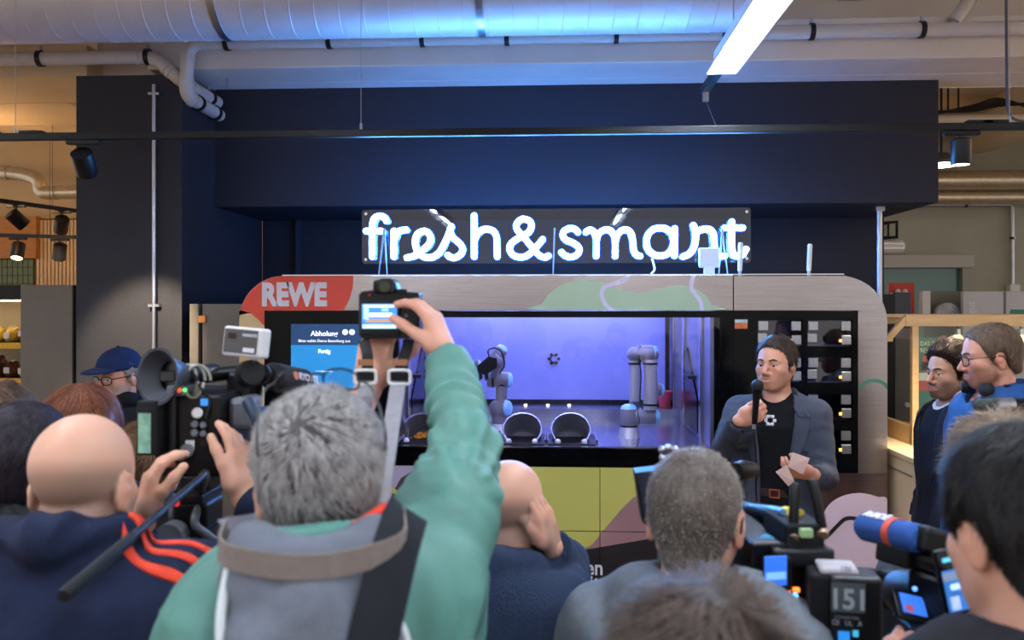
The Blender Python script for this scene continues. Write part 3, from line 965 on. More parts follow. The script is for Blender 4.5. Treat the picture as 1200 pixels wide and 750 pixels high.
# lockers
fr(859.5, 1005, 364.5, 374.5, 'locker_frame')
fr(859.5, 888, 374.5, 550.5, 'locker_frame')
fr(999, 1005, 374.5, 550.5, 'locker_frame')
fr(940.5, 946.5, 374.5, 550.5, 'locker_frame')
rows = [(375, 405), (417.5, 447), (460, 489.5), (501.5, 531)]
prev = 374.5
for a, b in rows + [(550.5, 551)]:
    if a - prev > .8:
        fr(888, 940.5, prev, a, 'locker_frame'); fr(946.5, 999, prev, a, 'locker_frame')
    prev = b
M_lockglass = glassy('locker_glass', (.55, .56, .7), .06, .02)
M_lockin = mat('locker_inside', '3a3c55', .4)
for ca, cb in ((888, 940.5), (946.5, 999)):
    for ra, rb_ in rows:
        xa, xb, za, zb = mx(ca), mx(cb), mz(rb_), mz(ra)
        lk = MB()
        lk.bb(xa, xb, D1 + .40, D1 + .42, za, zb)
        lk.bb(xa - .004, xa, D1, D1 + .4, za, zb); lk.bb(xb, xb + .004, D1, D1 + .4, za, zb)
        lk.bb(xa, xb, D1, D1 + .4, zb, zb + .004)
        L_ = lk.build('locker_bay', M_lockin, mach)
        MB().bb(xa, xb, D1, D1 + .4, za - .004, za + .006).build('bay_shelf', M_galv, L_)
        dg_ = MB().bb(xa + .002, xb - .002, MY + .012, MY + .018, za + .002, zb - .002).build('locker_door', M_lockglass, mach)
        s2 = .052
        for cx, cz in ((xa + .032, zb - .032), (xb - .032, zb - .032), (xa + .026, za + .045), (xb - .030, za + .034)):
            MB().box((cx, MY + .011, cz), (s2, .012, s2)).build('corner_fitting', M_galv, dg_, bevel=.003)
        MB().box((xb - .062, MY + .010, za + .03), (.012, .012, .016)).build('lock_lamp', glow('lock_amber', 'ffb050', 1.2), dg_)
MB().bb(mx(861), mx(876), MY - .0012, MY + .0004, mz(385), mz(374)).build('sticker', mat('sticker', 'c8643c', .4, noise=.5, nscale=40), mach)
MB().bb(mx(861), mx(876), MY - .0018, MY - .0012, mz(378), mz(374.5)).build('sticker_band', mat('sticker_blue', '9cc3cc', .4), mach)
# edge trims
MB().bb(mx(860), mR - rc, MY - .003, MY + .01, mz(551.8), mz(550.6)).build('seam_strip', M_chrome, mach)
MB().bb(mx(330), mx(990), MY + .01, MY + .05, mT, mT + .006).build('top_lip', M_chrome, mach)

# ---------------------------------------------------------------- pots
M_pot = mat('dark_pot', '74747c', .4, metal=.2)
M_potin = mat('pot_inside', '1a1a1e', .3, metal=.5)
def pot(px, label, food):
    c = at(px, 503, 4.97)
    ax = Vector((0, -.70, .62)).normalized()
    r, dp = .112, .17
    t = thing('cooking_pot', label, 'pot', c - ax * dp, 0, 'tilted pots behind the glass')
    prof = [(0, r * .86), (.06, r * .93), (.94, r), (1, r * 1.05), (1.0, r * .965), (.94, r * .95), (.1, r * .88), (.08, .001)]
    b = MB().lathe_on(c - ax * dp, c, prof, 40, False)
    b.build('pot_body', M_pot, t, smooth=True)
    MB().lathe_on(c - ax * dp * .93, c - ax * dp * .915, [(0, r * .87), (1, r * .87)], 32).build('pot_floor', mat('pot_floor', '9a938a', .35, metal=.2), t)
    MB().lathe_on(c - ax * .004, c + ax * .004, [(0, r * 1.04), (.5, r * 1.06), (1, r * 1.04), (1, r * .965), (0, r * .965)], 40, False).build('rim', M_steel_in, t, smooth=True)
    MB().lathe_on(c - ax * (dp + .01), c - ax * dp, [(0, .03), (1, .05)], 20).build('drive_hub', M_blackmetal, t)
    if food:
        f = MB()
        rr = random.Random(3)
        u = ax.orthogonal().normalized(); v = ax.cross(u)
        for k in range(170):
            a, d = rr.random() * 6.28, math.sqrt(rr.random()) * r * .66
            p = c - ax * (dp * (.70 - .28 * rr.random())) + u * math.cos(a) * d + v * math.sin(a) * d + Vector((0, -.018, -.036))
            q = Vector((rr.uniform(-1, 1), rr.uniform(-1, 1), rr.uniform(-1, 1))).normalized() * .016
            f.tube([p - q, p + Vector((0, 0, .006)), p + q], .0055, 5)
        fo = f.build('pasta', mat('pasta', 'e09a2a', .45, noise=.3, nscale=40), t, smooth=True)
        fo['kind'] = 'stuff'
    else:
        MB().tube([c - ax * dp * .88 + Vector((r * .8 * math.cos(k * .2618), 0, 0)) + ax.cross(Vector((1, 0, 0))) * r * .8 * math.sin(k * .2618) for k in range(25)], .003, 6).build('floor_ring', M_steel_in, t)
pot(494, 'tilted dark pot with orange pasta inside', True)
pot(612, 'empty tilted dark pot in the middle bay', False)
pot(669, 'empty tilted dark pot nearest the upright robot arm', False)

# ---------------------------------------------------------------- robot arms
M_rob = mat('robot_grey', '70707a', .4)
M_robt = mat('robot_tube', 'c4c4cc', .28, metal=.6)
M_robc = mat('robot_blue_cap', '86bfe6', .4)
ra = thing('robot_arm', 'grey robot arm folded upright with light blue joint caps on the steel worktop', 'robot arm', at(737, 513, 5.16))
def P5(px, py, Y=5.16): return at(px, py, Y)
s5 = 5.16 / FPX
base = P5(737, 513); base.z = wz
MB().lathe_on(base, P5(737, 497), [(0, 13 * s5), (.15, 12.5 * s5), (1, 9.5 * s5)], 28).build('base', M_robt, ra, smooth=True)
def joint(a, b, r, nm, capa=None, capb=None, root=ra):
    a, b = Vector(a), Vector(b)
    j = MB().lathe_on(a, b, [(0, r * .92), (.08, r), (.92, r), (1, r * .92)], 28).build(nm, M_rob, root, smooth=True)
    for c, d in ((capa, a - b), (capb, b - a)):
        if c:
            d = d.normalized()
            e0 = a if c == 'a' else b
            MB().lathe_on(e0, e0 + d * r * .55, [(0, r * .98), (.6, r * .85), (1, r * .45)], 28).build('joint_cap', M_robc, j, smooth=True)
    return j
def ringp(c, ax, r, root=ra):
    ax = Vector(ax).normalized()
    MB().cyl(Vector(c) - ax * .006, Vector(c) + ax * .006, r, n=28).build('seal_ring', M_black, root, smooth=True)
up = Vector((0, 0, 1)); rt = Vector((1, 0, 0))
joint(P5(737, 499), P5(737, 479), 9.8 * s5, 'shoulder', None, 'b')
ringp(P5(737, 499), up, 10.2 * s5)
ringp(P5(747.5, 488), rt, 9.8 * s5)
joint(P5(744, 488), P5(768, 488), 9.8 * s5, 'shoulder_link', None, 'b')
sb = .03
def tube_(a, b, r, root=ra): MB().cyl(a, b, r, n=24).build('arm_tube', M_robt, root, smooth=True)
tube_(P5(762, 480, 5.14), P5(762, 420, 5.14), 8 * s5)
ringp(P5(762, 474, 5.14), up, 8.8 * s5); ringp(P5(762, 426, 5.14), up, 8.8 * s5)
MB().sphere(P5(762, 415, 5.14), 10.2 * s5, 20, 14).build('elbow_joint', M_rob, ra, smooth=True)
joint(P5(748, 414.5), P5(766, 414.5, 5.14), 9.8 * s5, 'elbow', None, 'b')
ringp(P5(750, 414.5), rt, 10.2 * s5)
MB().sphere(P5(743.5, 415.5), 8.8 * s5, 20, 14).build('wrist_joint', M_rob, ra, smooth=True)
tube_(P5(743.5, 470), P5(743.5, 418), 5.6 * s5)
ringp(P5(743.5, 426), up, 7.4 * s5)
joint(P5(743.5, 477, 5.22), P5(743.5, 466, 5.22), 6 * s5, 'wrist', None, 'b')
joint(P5(770, 457, 5.25), P5(775, 457, 5.25), 7.5 * s5, 'tool_flange', None, 'b')
MB().tube(spline([P5(749, 416, 5.1), P5(751, 440, 5.09), P5(750, 466, 5.1), P5(753, 480, 5.08)], 6), .004, 6).build('arm_cable', M_black, ra, smooth=True)
# red bowl on rear ledge
t = thing('red_bowl', 'shallow red bowl on the rear ledge behind the upright robot arm', 'bowl', (X(779, 6.2), 6.2, rz))
bc = Vector((X(779, 6.2), 6.2, rz))
MB().lathe_on(bc, bc + Vector((0, 0, .11)), [(0, .035), (.05, .04), (1, .062), (1, .057), (.12, .03)], 24, False).build('bowl_body', M_crim, t, smooth=True)
MB().cyl(bc + Vector((0, 0, .0)), bc + Vector((0, 0, .013)), .032, n=20).build('bowl_foot', M_black, t)

rbm = thing('robot_arm', 'robot arm reaching with a black gripper above the pots', 'robot arm', (X(592, 5.4), 5.4, wz))
s6 = 5.4 / FPX
def P6(px, py, Y=5.4): return at(px, py, Y)
b0_ = P6(586, 505); b0_.z = wz
MB().lathe_on(b0_, P6(586, 496), [(0, 13 * s6), (1, 9.5 * s6)], 24).build('base', M_robt, rbm, smooth=True)
joint(P6(586, 498), P6(586, 478), 9.5 * s6, 'shoulder', root=rbm)
joint(P6(578, 479), P6(594, 478, 5.36), 9.5 * s6, 'shoulder_link', None, 'b', rbm)
MB().cyl(P6(587, 478), P6(588, 442), 6.8 * s6, n=24).build('arm_tube', M_rob, rbm, smooth=True)
ringp(P6(588, 451), up, 7.6 * s6, rbm)
joint(P6(571, 445), P6(596, 445), 9 * s6, 'elbow', None, 'b', rbm)
ringp(P6(578, 445), rt, 9.2 * s6, rbm)
MB().cyl(P6(580, 441, 5.35), P6(586, 418, 5.3), 6 * s6, n=24).build('arm_tube', M_rob, rbm, smooth=True)
joint(P6(580, 421, 5.3), P6(589, 409, 5.3), 7.2 * s6, 'wrist', None, 'b', rbm)
joint(P6(584, 425, 5.24), P6(577, 420, 5.20), 6.5 * s6, 'wrist', root=rbm)
gr = MB().prism([(P6(x_, y_, 5.2).x, P6(x_, y_, 5.2).z) for x_, y_ in ((560, 428), (573, 417), (583, 419), (583, 430), (570, 439), (560, 437))], 5.16, 5.23).build('gripper', M_black, rbm, bevel=.006)
for dx in (0, 7):
    MB().prism([(P6(x_ + dx, y_, 5.2).x, P6(x_ + dx, y_, 5.2).z) for x_, y_ in ((560, 430), (565, 432), (566, 443), (562, 446))], 5.17, 5.20).build('gripper_finger', M_blackmetal, gr)
MB().tube(spline([P6(574, 420, 5.17), P6(572, 411, 5.17), P6(580, 408, 5.2), P6(588, 413, 5.22), P6(591, 428, 5.25), P6(585, 438, 5.25)], 6), .005, 7).build('arm_cable', M_black, rbm, smooth=True)
joint(P6(556, 426, 5.5), P6(561, 426, 5.5), 4.5 * s6, 'tool_cap', 'a', 'b', rbm)

# ---------------------------------------------------------------- things on top of the machine
SY = 5.05
sign = thing('neon_sign', 'glowing white neon lettering fresh&smart on a clear acrylic sheet above the machine', 'sign', (X(652, SY), SY, mT))
sx0, sx1, sz0, sz1 = X(424, SY), X(880, SY), Z(308.5, SY), Z(244.5, SY)
rr_ = .02
poly = corner(sx0 + rr_, sz0 + rr_, rr_, 180, 270, 5) + corner(sx1 - rr_, sz0 + rr_, rr_, 270, 360, 5) + corner(sx1 - rr_, sz1 - rr_, rr_, 0, 90, 5) + corner(sx0 + rr_, sz1 - rr_, rr_, 90, 180, 5)
MB().prism(poly, SY, SY + .008).build('acrylic_sheet', glassy('sign_acrylic', (.80, .84, .93), .03, .015), sign)
for cx, cz in ((sx0 + .025, sz0 + .025), (sx0 + .025, sz1 - .025), (sx1 - .025, sz0 + .025), (sx1 - .025, sz1 - .025)):
    MB().cyl((cx, SY - .006, cz), (cx, SY + .02, cz), .009, n=14).build('standoff_bolt', M_chrome, sign)
M_neon = glow('neon_white', '58a4ff', NEON_W)
M_neonb = glassy('neon_blue_halo', (1, 1, 1), 0.0)
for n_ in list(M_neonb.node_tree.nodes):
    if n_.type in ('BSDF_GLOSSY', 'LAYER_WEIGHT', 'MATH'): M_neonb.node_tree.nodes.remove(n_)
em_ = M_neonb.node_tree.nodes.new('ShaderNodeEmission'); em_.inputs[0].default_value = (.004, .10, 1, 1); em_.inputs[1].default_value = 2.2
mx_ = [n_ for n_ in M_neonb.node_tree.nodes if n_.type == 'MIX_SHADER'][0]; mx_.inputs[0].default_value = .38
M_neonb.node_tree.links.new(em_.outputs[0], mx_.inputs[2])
def G1(x, y): return (420 + x / 7.5, 240 + y / 7.5)
def G2(x, y): return (570 + x / 7.5, 240 + y / 7.5)
def G3(x, y): return (730 + x / 7.5, 240 + y / 7.5)
letters = [
    ('letter_f', [[G1(120, 455), G1(120, 300), G1(122, 180), G1(140, 120), G1(185, 98), G1(230, 112), G1(247, 140)], [G1(66, 231), G1(130, 231), G1(205, 231)]]),
    ('letter_r', [[G1(311, 455), G1(311, 340), G1(311, 230)], [G1(311, 340), G1(325, 275), G1(360, 230), G1(420, 220)]]),
    ('letters_es', [[G1(426, 465), G1(490, 448), G1(560, 400), G1(620, 345), G1(635, 290), G1(610, 243), G1(565, 232), G1(515, 262), G1(498, 330), G1(520, 410), G1(570, 455), G1(640, 462), G1(705, 425), G1(760, 335), G1(800, 240), G1(818, 192)],
                    [G1(818, 192), G1(805, 235), G1(835, 290), G1(890, 340), G1(915, 385), G1(898, 435), G1(850, 463), G1(805, 458), G1(785, 442)]]),
    ('letter_h', [[G1(1017, 455), G1(1017, 270), G1(1017, 95)], [G1(1017, 330), G1(1040, 265), G1(1085, 222), G1(1140, 215), G1(1190, 235), G2(90, 290), G2(93, 360), G2(95, 455)]]),
    ('ampersand', [[G2(545, 448), G2(510, 462), G2(450, 430), G2(330, 285), G2(275, 225), G2(262, 180), G2(290, 138), G2(335, 125), G2(385, 148), G2(395, 195), G2(365, 245), G2(285, 290), G2(220, 340), G2(205, 395), G2(240, 445), G2(310, 460), G2(375, 435), G2(440, 370), G2(495, 305)]]),
    ('letter_s', [[G2(805, 240), G2(775, 213), G2(730, 208), G2(685, 230), G2(672, 270), G2(700, 310), G2(770, 340), G2(815, 385), G2(800, 435), G2(745, 458), G2(690, 445), G2(660, 418)]]),
    ('letter_m', [[G2(875, 240), G2(910, 220), G2(945, 240), G2(965, 300), G2(965, 450)], [G2(965, 330), G2(985, 260), G2(1035, 222), G2(1085, 225), G2(1120, 265), G2(1132, 330), G2(1132, 450)],
                  [G2(1132, 330), G2(1155, 260), G3(0, 222), G3(45, 225), G3(75, 260), G3(88, 330), G3(95, 400), G3(120, 440), G3(150, 450)]]),
    ('letter_a', [[G3(455, 210), G3(455, 320), G3(455, 445)], [G3(448, 325), G3(430, 255), G3(380, 212), G3(325, 203), G3(265, 218), G3(220, 265), G3(207, 325), G3(222, 390), G3(270, 435), G3(325, 448), G3(385, 435), G3(430, 390), G3(448, 325)]]),
    ('letter_r', [[G3(530, 455), G3(585, 430), G3(625, 370), G3(640, 290), G3(635, 225), G3(620, 180)], [G3(637, 255), G3(680, 222), G3(740, 212), G3(785, 235), G3(800, 290), G3(805, 370), G3(820, 430), G3(860, 452), G3(895, 448)]]),
    ('letter_t', [[G3(958, 150), G3(955, 250), G3(955, 340), G3(965, 420), G3(1000, 452), G3(1050, 440), G3(1082, 390)], [G3(895, 202), G3(960, 202), G3(1052, 202)]]),
]
for nm, strokes in letters:
    a, b = MB(), MB()
    for st in strokes:
        pts = [at(p.x, p.y, SY - .03) for p in spline([(x_, y_, 0) for x_, y_ in st], 7)]
        a.tube(pts, .0172, 12); a.sphere(pts[0], .0172, 12, 8); a.sphere(pts[-1], .0172, 12, 8)
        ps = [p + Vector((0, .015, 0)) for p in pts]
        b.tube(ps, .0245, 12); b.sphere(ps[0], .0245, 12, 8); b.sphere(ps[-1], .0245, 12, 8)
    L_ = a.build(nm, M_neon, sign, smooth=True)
    b.build('halo_tube', M_neonb, L_, smooth=True)  # wider blue glowing tube added as the halo round each letter
def strut(pa, pb_, w_=.012):
    MB().ribbon([pa, pb_], [w_ * .5, w_], (0, -1, 0), .006).build('support_strut', mat('clear_strut', 'a9c8e8', .15, spec=.8), sign)
for px, top in ((449, 268), (649, 267)):
    for dx in (-5.5, 5):
        if px == 649 and dx > 0: continue
        pt = at(px + 1, top, SY - .06)
        bt = at(px + (dx if px == 449 else -1), 321, SY - .02); bt.z = mT
        strut(bt, pt)
pt = at(846, 268, SY - .06); bt = at(853, 321, SY - .02); bt.z = mT; strut(bt, pt)
pt = at(847, 268, SY - .06); bt = at(842, 321, SY - .02); bt.z = mT; strut(bt, pt)
MB().tube(spline([at(764, 303, SY), at(766, 310, SY), at(767, 316, SY), at(763, 321, SY)], 6), .006, 8).build('sign_cable', M_white_pl, sign, smooth=True)
rt_ = thing('router_box', 'small white router box standing on the machine behind the sign strut', 'router', (X(831, 4.98), 4.98, mT))
p = at(831, 302, 4.98)
MB().box(p, (.12, .03, .115)).build('router_body', M_white_pl, rt_, bevel=.01)
MB().bb(p.x - .03, p.x + .03, 4.965, 4.995, mT, p.z - .05).build('router_foot', M_white_pl, rt_, bevel=.003)
for px, lab, py in ((867, 'slim white antenna rod beside the sign end', 285), (948, 'slim white antenna rod standing alone on the machine', 287)):
    an = thing('antenna', lab, 'antenna', (X(px, 4.95), 4.95, mT))
    x = X(px, 4.95)
    MB().lathe_on((x, 4.95, mT + .03), (x + .006, 4.95, Z(py, 4.95)), [(0, .013), (.95, .014), (1, .009)], 14).build('rod', M_white_pl, an, smooth=True)
    MB().cyl((x, 4.95, mT), (x, 4.95, mT + .03), .009, n=12).build('antenna_base', M_galv, an)
# ================================================================== FIGURES: implicit surfaces on a grid
def V(*a): return np.array(a, float)
def smin(a, b, k):
    if k <= 0: return np.minimum(a, b)
    h = np.maximum(k - np.abs(a - b), 0) / k
    return np.minimum(a, b) - h * h * k * 0.25
def smax(a, b, k): return -smin(-a, -b, k)

def wob(x, y, z, seed, f):
    "cheap smooth noise: a few crossed sines, about -1..1"
    r = np.random.default_rng(seed)
    out = 0
    for i in range(4):
        d = r.normal(size=3); d /= np.linalg.norm(d)
        out = out + np.sin((d[0] * x + d[1] * y + d[2] * z) * f * (1 + .35 * i) + r.uniform(0, 6.28))
    return out / 2.6

class Prim:
    def __init__(s, fn, lo, hi, k=0.01, op='u'):
        s.fn, s.lo, s.hi, s.k, s.op = fn, np.array(lo, float), np.array(hi, float), k, op

def cap(a, b, ra, rb, k=.01, op='u', flat=None, wr=0.0, wn=3.0, seed=0):
    a, b = V(*a), V(*b)
    ba = b - a
    L2 = max(ba @ ba, 1e-9)
    L = math.sqrt(L2)
    fa = None
    if flat is not None:
        fa = V(*flat[0]); fa = fa / np.linalg.norm(fa); fs = flat[1]
    def fn(x, y, z):
        px, py, pz = x - a[0], y - a[1], z - a[2]
        h = np.clip((px * ba[0] + py * ba[1] + pz * ba[2]) / L2, 0, 1)
        qx, qy, qz = px - ba[0] * h, py - ba[1] * h, pz - ba[2] * h
        if fa is not None:
            dd = (qx * fa[0] + qy * fa[1] + qz * fa[2]) * (1 / fs - 1)
            qx, qy, qz = qx + fa[0] * dd, qy + fa[1] * dd, qz + fa[2] * dd
        d = np.sqrt(qx * qx + qy * qy + qz * qz) - (ra + (rb - ra) * h)
        if wr:
            d = d + wr * (.45 * np.sin(h * wn * 6.283 + 4.0 * wob(x, y, z, seed, 17) + seed) + .55 * wob(x, y, z, seed + 9, 30)) * np.sin(np.clip(h, .02, .98) * PI) ** .5
        return d
    r = max(ra, rb) + abs(wr)
    return Prim(fn, np.minimum(a, b) - r, np.maximum(a, b) + r, k, op)

def ell(c, r, k=.01, op='u', Rm=None):
    c, r = V(*c), V(*r)
    Rm = np.eye(3) if Rm is None else np.array(Rm)
    def fn(x, y, z):
        px, py, pz = x - c[0], y - c[1], z - c[2]
        u = (px * Rm[0, 0] + py * Rm[1, 0] + pz * Rm[2, 0])
        v = (px * Rm[0, 1] + py * Rm[1, 1] + pz * Rm[2, 1])
        w_ = (px * Rm[0, 2] + py * Rm[1, 2] + pz * Rm[2, 2])
        k0 = np.sqrt((u / r[0]) ** 2 + (v / r[1]) ** 2 + (w_ / r[2]) ** 2)
        k1 = np.sqrt((u / r[0] ** 2) ** 2 + (v / r[1] ** 2) ** 2 + (w_ / r[2] ** 2) ** 2)
        return k0 * (k0 - 1) / np.maximum(k1, 1e-6)
    m = r.max()
    return Prim(fn, c - m, c + m, k, op)

def stack(secs, off=0.0, k=.02, e=2.5, wr=0.0, seed=0, wf=16.0, aniso=(1, 1, .55)):
    "trunk: sections (z, cx, cy, rx, ry)"
    S = np.array(secs, float)
    def fn(x, y, z):
        cx, cy = np.interp(z, S[:, 0], S[:, 1]), np.interp(z, S[:, 0], S[:, 2])
        rx, ry = np.interp(z, S[:, 0], S[:, 3]) + off, np.interp(z, S[:, 0], S[:, 4]) + off
        q = (np.abs((x - cx) / rx) ** e + np.abs((y - cy) / ry) ** e) ** (1 / e)
        d = (q - 1) * np.minimum(rx, ry) * .9
        d = smax(d, z - (S[-1, 0] + off * .6), .03)
        d = smax(d, (S[0, 0] - off * .6) - z, .02)
        if wr: d = d + wr * wob(x * aniso[0], y * aniso[1], z * aniso[2], seed, wf)
        return d
    rx, ry = S[:, 3].max() + off + .03, S[:, 4].max() + off + .03
    return Prim(fn, (S[:, 1].min() - rx, S[:, 2].min() - ry, S[0, 0] - off - .02), (S[:, 1].max() + rx, S[:, 2].max() + ry, S[-1, 0] + off + .03), k)

def fan_folds(c, amp=.005, n=9, r0=.04, r1=.34, seed=0, plane=(0, 2)):
    "folds radiating from a pinch point such as an armpit"
    c = V(*c)
    def fn(x, y, z):
        q = (x - c[0], y - c[1], z - c[2])
        a, b = q[plane[0]], q[plane[1]]
        r = np.sqrt(q[0] ** 2 + q[1] ** 2 + q[2] ** 2)
        ph = np.arctan2(b, a)
        f = np.clip((r - r0) / .06, 0, 1) * np.clip((r1 - r) / (r1 * .6), 0, 1)
        return amp * f * np.sin(ph * n + 2.0 * wob(x, y, z, seed, 12)) * (.6 + .4 * wob(x, y, z, seed + 1, 9))
    return Prim(fn, c - r1, c + r1, .0, 'd')

def axis(lo, hi, coarse, bands):
    pts = [lo]
    x = lo
    while x < hi:
        st = coarse
        nxt = hi + coarse
        for a, b, s_ in bands:
            if a <= x < b: st = min(st, s_)
            elif x < a: nxt = min(nxt, a)
        x2 = x + st
        if x2 > nxt > x + 1e-6 and x < nxt: x2 = max(nxt, x + st * .4)
        x = x2
        pts.append(x)
    return np.array(pts)

class Shape:
    def __init__(s, prims): s.prims = list(prims)
    def ev(s, P):
        "field at points (n, 3)"
        x, y, z = P[:, 0], P[:, 1], P[:, 2]
        D = np.full(len(P), 1.0)
        for p in s.prims:
            d = p.fn(x, y, z)
            D = D + d if p.op == 'd' else smin(D, d, p.k) if p.op == 'u' else (smax(D, -d, p.k) if p.op == 's' else smax(D, d, p.k))
        return D
    def grad(s, P, e=.002):
        g = np.stack([s.ev(P + np.eye(3)[i] * e) - s.ev(P - np.eye(3)[i] * e) for i in range(3)], 1)
        return g / np.maximum(np.linalg.norm(g, axis=1, keepdims=True), 1e-9)
    def mesh(s, step, bands=(), post=None):
        us = [p for p in s.prims if p.op == 'u']
        lo = np.min([p.lo for p in us], 0) - step * 2.5
        hi = np.max([p.hi for p in us], 0) + step * 2.5
        ax = [axis(lo[i], hi[i], step, [b[i] for b in bands]) for i in range(3)]
        D = np.full([len(a) for a in ax], .2, np.float32)
        for p in s.prims:
            pad = p.k + .03
            sl = []
            for i in range(3):
                i0, i1 = np.searchsorted(ax[i], p.lo[i] - pad), np.searchsorted(ax[i], p.hi[i] + pad)
                sl.append(slice(max(i0 - 1, 0), i1 + 1))
            x, y, z = ax[0][sl[0]][:, None, None], ax[1][sl[1]][None, :, None], ax[2][sl[2]][None, None, :]
            d = p.fn(x, y, z).astype(np.float32)
            cur = D[sl[0], sl[1], sl[2]]
            D[sl[0], sl[1], sl[2]] = cur + d if p.op == 'd' else smin(cur, d, p.k) if p.op == 'u' else (smax(cur, -d, p.k) if p.op == 's' else smax(cur, d, p.k))
        return nets(D, ax)

def nets(D, ax):
    ins = D < 0
    nx, ny, nz = D.shape
    cnt = np.zeros((nx - 1, ny - 1, nz - 1), np.uint8)
    for i in (0, 1):
        for j in (0, 1):
            for k in (0, 1):
                cnt += ins[i:nx - 1 + i, j:ny - 1 + j, k:nz - 1 + k]
    act = (cnt > 0) & (cnt < 8)
    I, J, K = np.nonzero(act)
    idx = np.full(act.shape, -1, np.int32)
    idx[I, J, K] = np.arange(len(I))
    acc = np.zeros((len(I), 3)); num = np.zeros(len(I))
    E = []
    for a in range(3):
        b, c = [q for q in range(3) if q != a]
        for u in (0, 1):
            for v in (0, 1):
                o0 = [0, 0, 0]; o0[b] = u; o0[c] = v
                o1 = list(o0); o1[a] = 1
                E.append((o0, o1))
    for o0, o1 in E:
        d0 = D[I + o0[0], J + o0[1], K + o0[2]].astype(float)
        d1 = D[I + o1[0], J + o1[1], K + o1[2]].astype(float)
        m = (d0 < 0) != (d1 < 0)
        t = np.where(m, d0 / np.where(m, d0 - d1, 1), 0)
        p0 = np.stack([ax[0][I + o0[0]], ax[1][J + o0[1]], ax[2][K + o0[2]]], 1)
        p1 = np.stack([ax[0][I + o1[0]], ax[1][J + o1[1]], ax[2][K + o1[2]]], 1)
        acc += np.where(m[:, None], p0 + (p1 - p0) * t[:, None], 0)
        num += m
    vs = acc / np.maximum(num, 1)[:, None]
    F = []
    def quads(a):
        sl0 = [slice(1, None)] * 3; sl1 = [slice(1, None)] * 3
        sl0[a] = slice(None, -1); sl1[a] = slice(1, None)
        A, B = ins[tuple(sl0)], ins[tuple(sl1)]
        ch = np.nonzero(A != B)
        sgn = A[ch]
        c = [ch[i] + (0 if i == a else 1) for i in range(3)]
        b_, c_ = (a + 1) % 3, (a + 2) % 3
        def cell(db, dc):
            q = [c[0].copy(), c[1].copy(), c[2].copy()]
            q[b_] -= db; q[c_] -= dc
            ok = np.ones(len(q[0]), bool)
            for i in range(3): ok &= (q[i] >= 0) & (q[i] < act.shape[i])
            r = np.full(len(q[0]), -1)
            r[ok] = idx[q[0][ok], q[1][ok], q[2][ok]]
            return r
        q = np.stack([cell(1, 1), cell(0, 1), cell(0, 0), cell(1, 0)], 1)
        q[~sgn] = q[~sgn][:, ::-1]
        q = q[(q >= 0).all(1)]
        F.append(q)
    for a in range(3): quads(a)
    return vs, np.concatenate(F)

def np_mesh(name, vs, fs, mats, parent=None, M=None, smooth=True, attr=None, mi=None):
    me = bpy.data.meshes.new(name)
    vs = np.asarray(vs, float)
    if M is not None:
        A = np.array(M)
        vs = vs @ A[:3, :3].T + A[:3, 3]
    fs = np.asarray(fs, np.int32)
    k = fs.shape[1]
    me.vertices.add(len(vs)); me.vertices.foreach_set('co', vs.astype(np.float32).ravel())
    me.loops.add(fs.size); me.loops.foreach_set('vertex_index', fs.ravel())
    me.polygons.add(len(fs))
    me.polygons.foreach_set('loop_start', np.arange(0, fs.size, k, dtype=np.int32))
    me.polygons.foreach_set('loop_total', np.full(len(fs), k, np.int32))
    me.polygons.foreach_set('use_smooth', np.full(len(fs), smooth))
    for m in (mats if isinstance(mats, (list, tuple)) else [mats]): me.materials.append(m)
    if mi is not None: me.polygons.foreach_set('material_index', np.asarray(mi, np.int32))
    if attr is not None:
        a = me.attributes.new('tint', 'FLOAT_COLOR', 'POINT')
        c = np.ones((len(vs), 4), np.float32); c[:, :3] = attr
        a.data.foreach_set('color', c.ravel())
    me.update(); me.validate()
    o = bpy.data.objects.new(name, me)
    COL.objects.link(o)
    if parent is not None: setparent(o, parent)
    return o

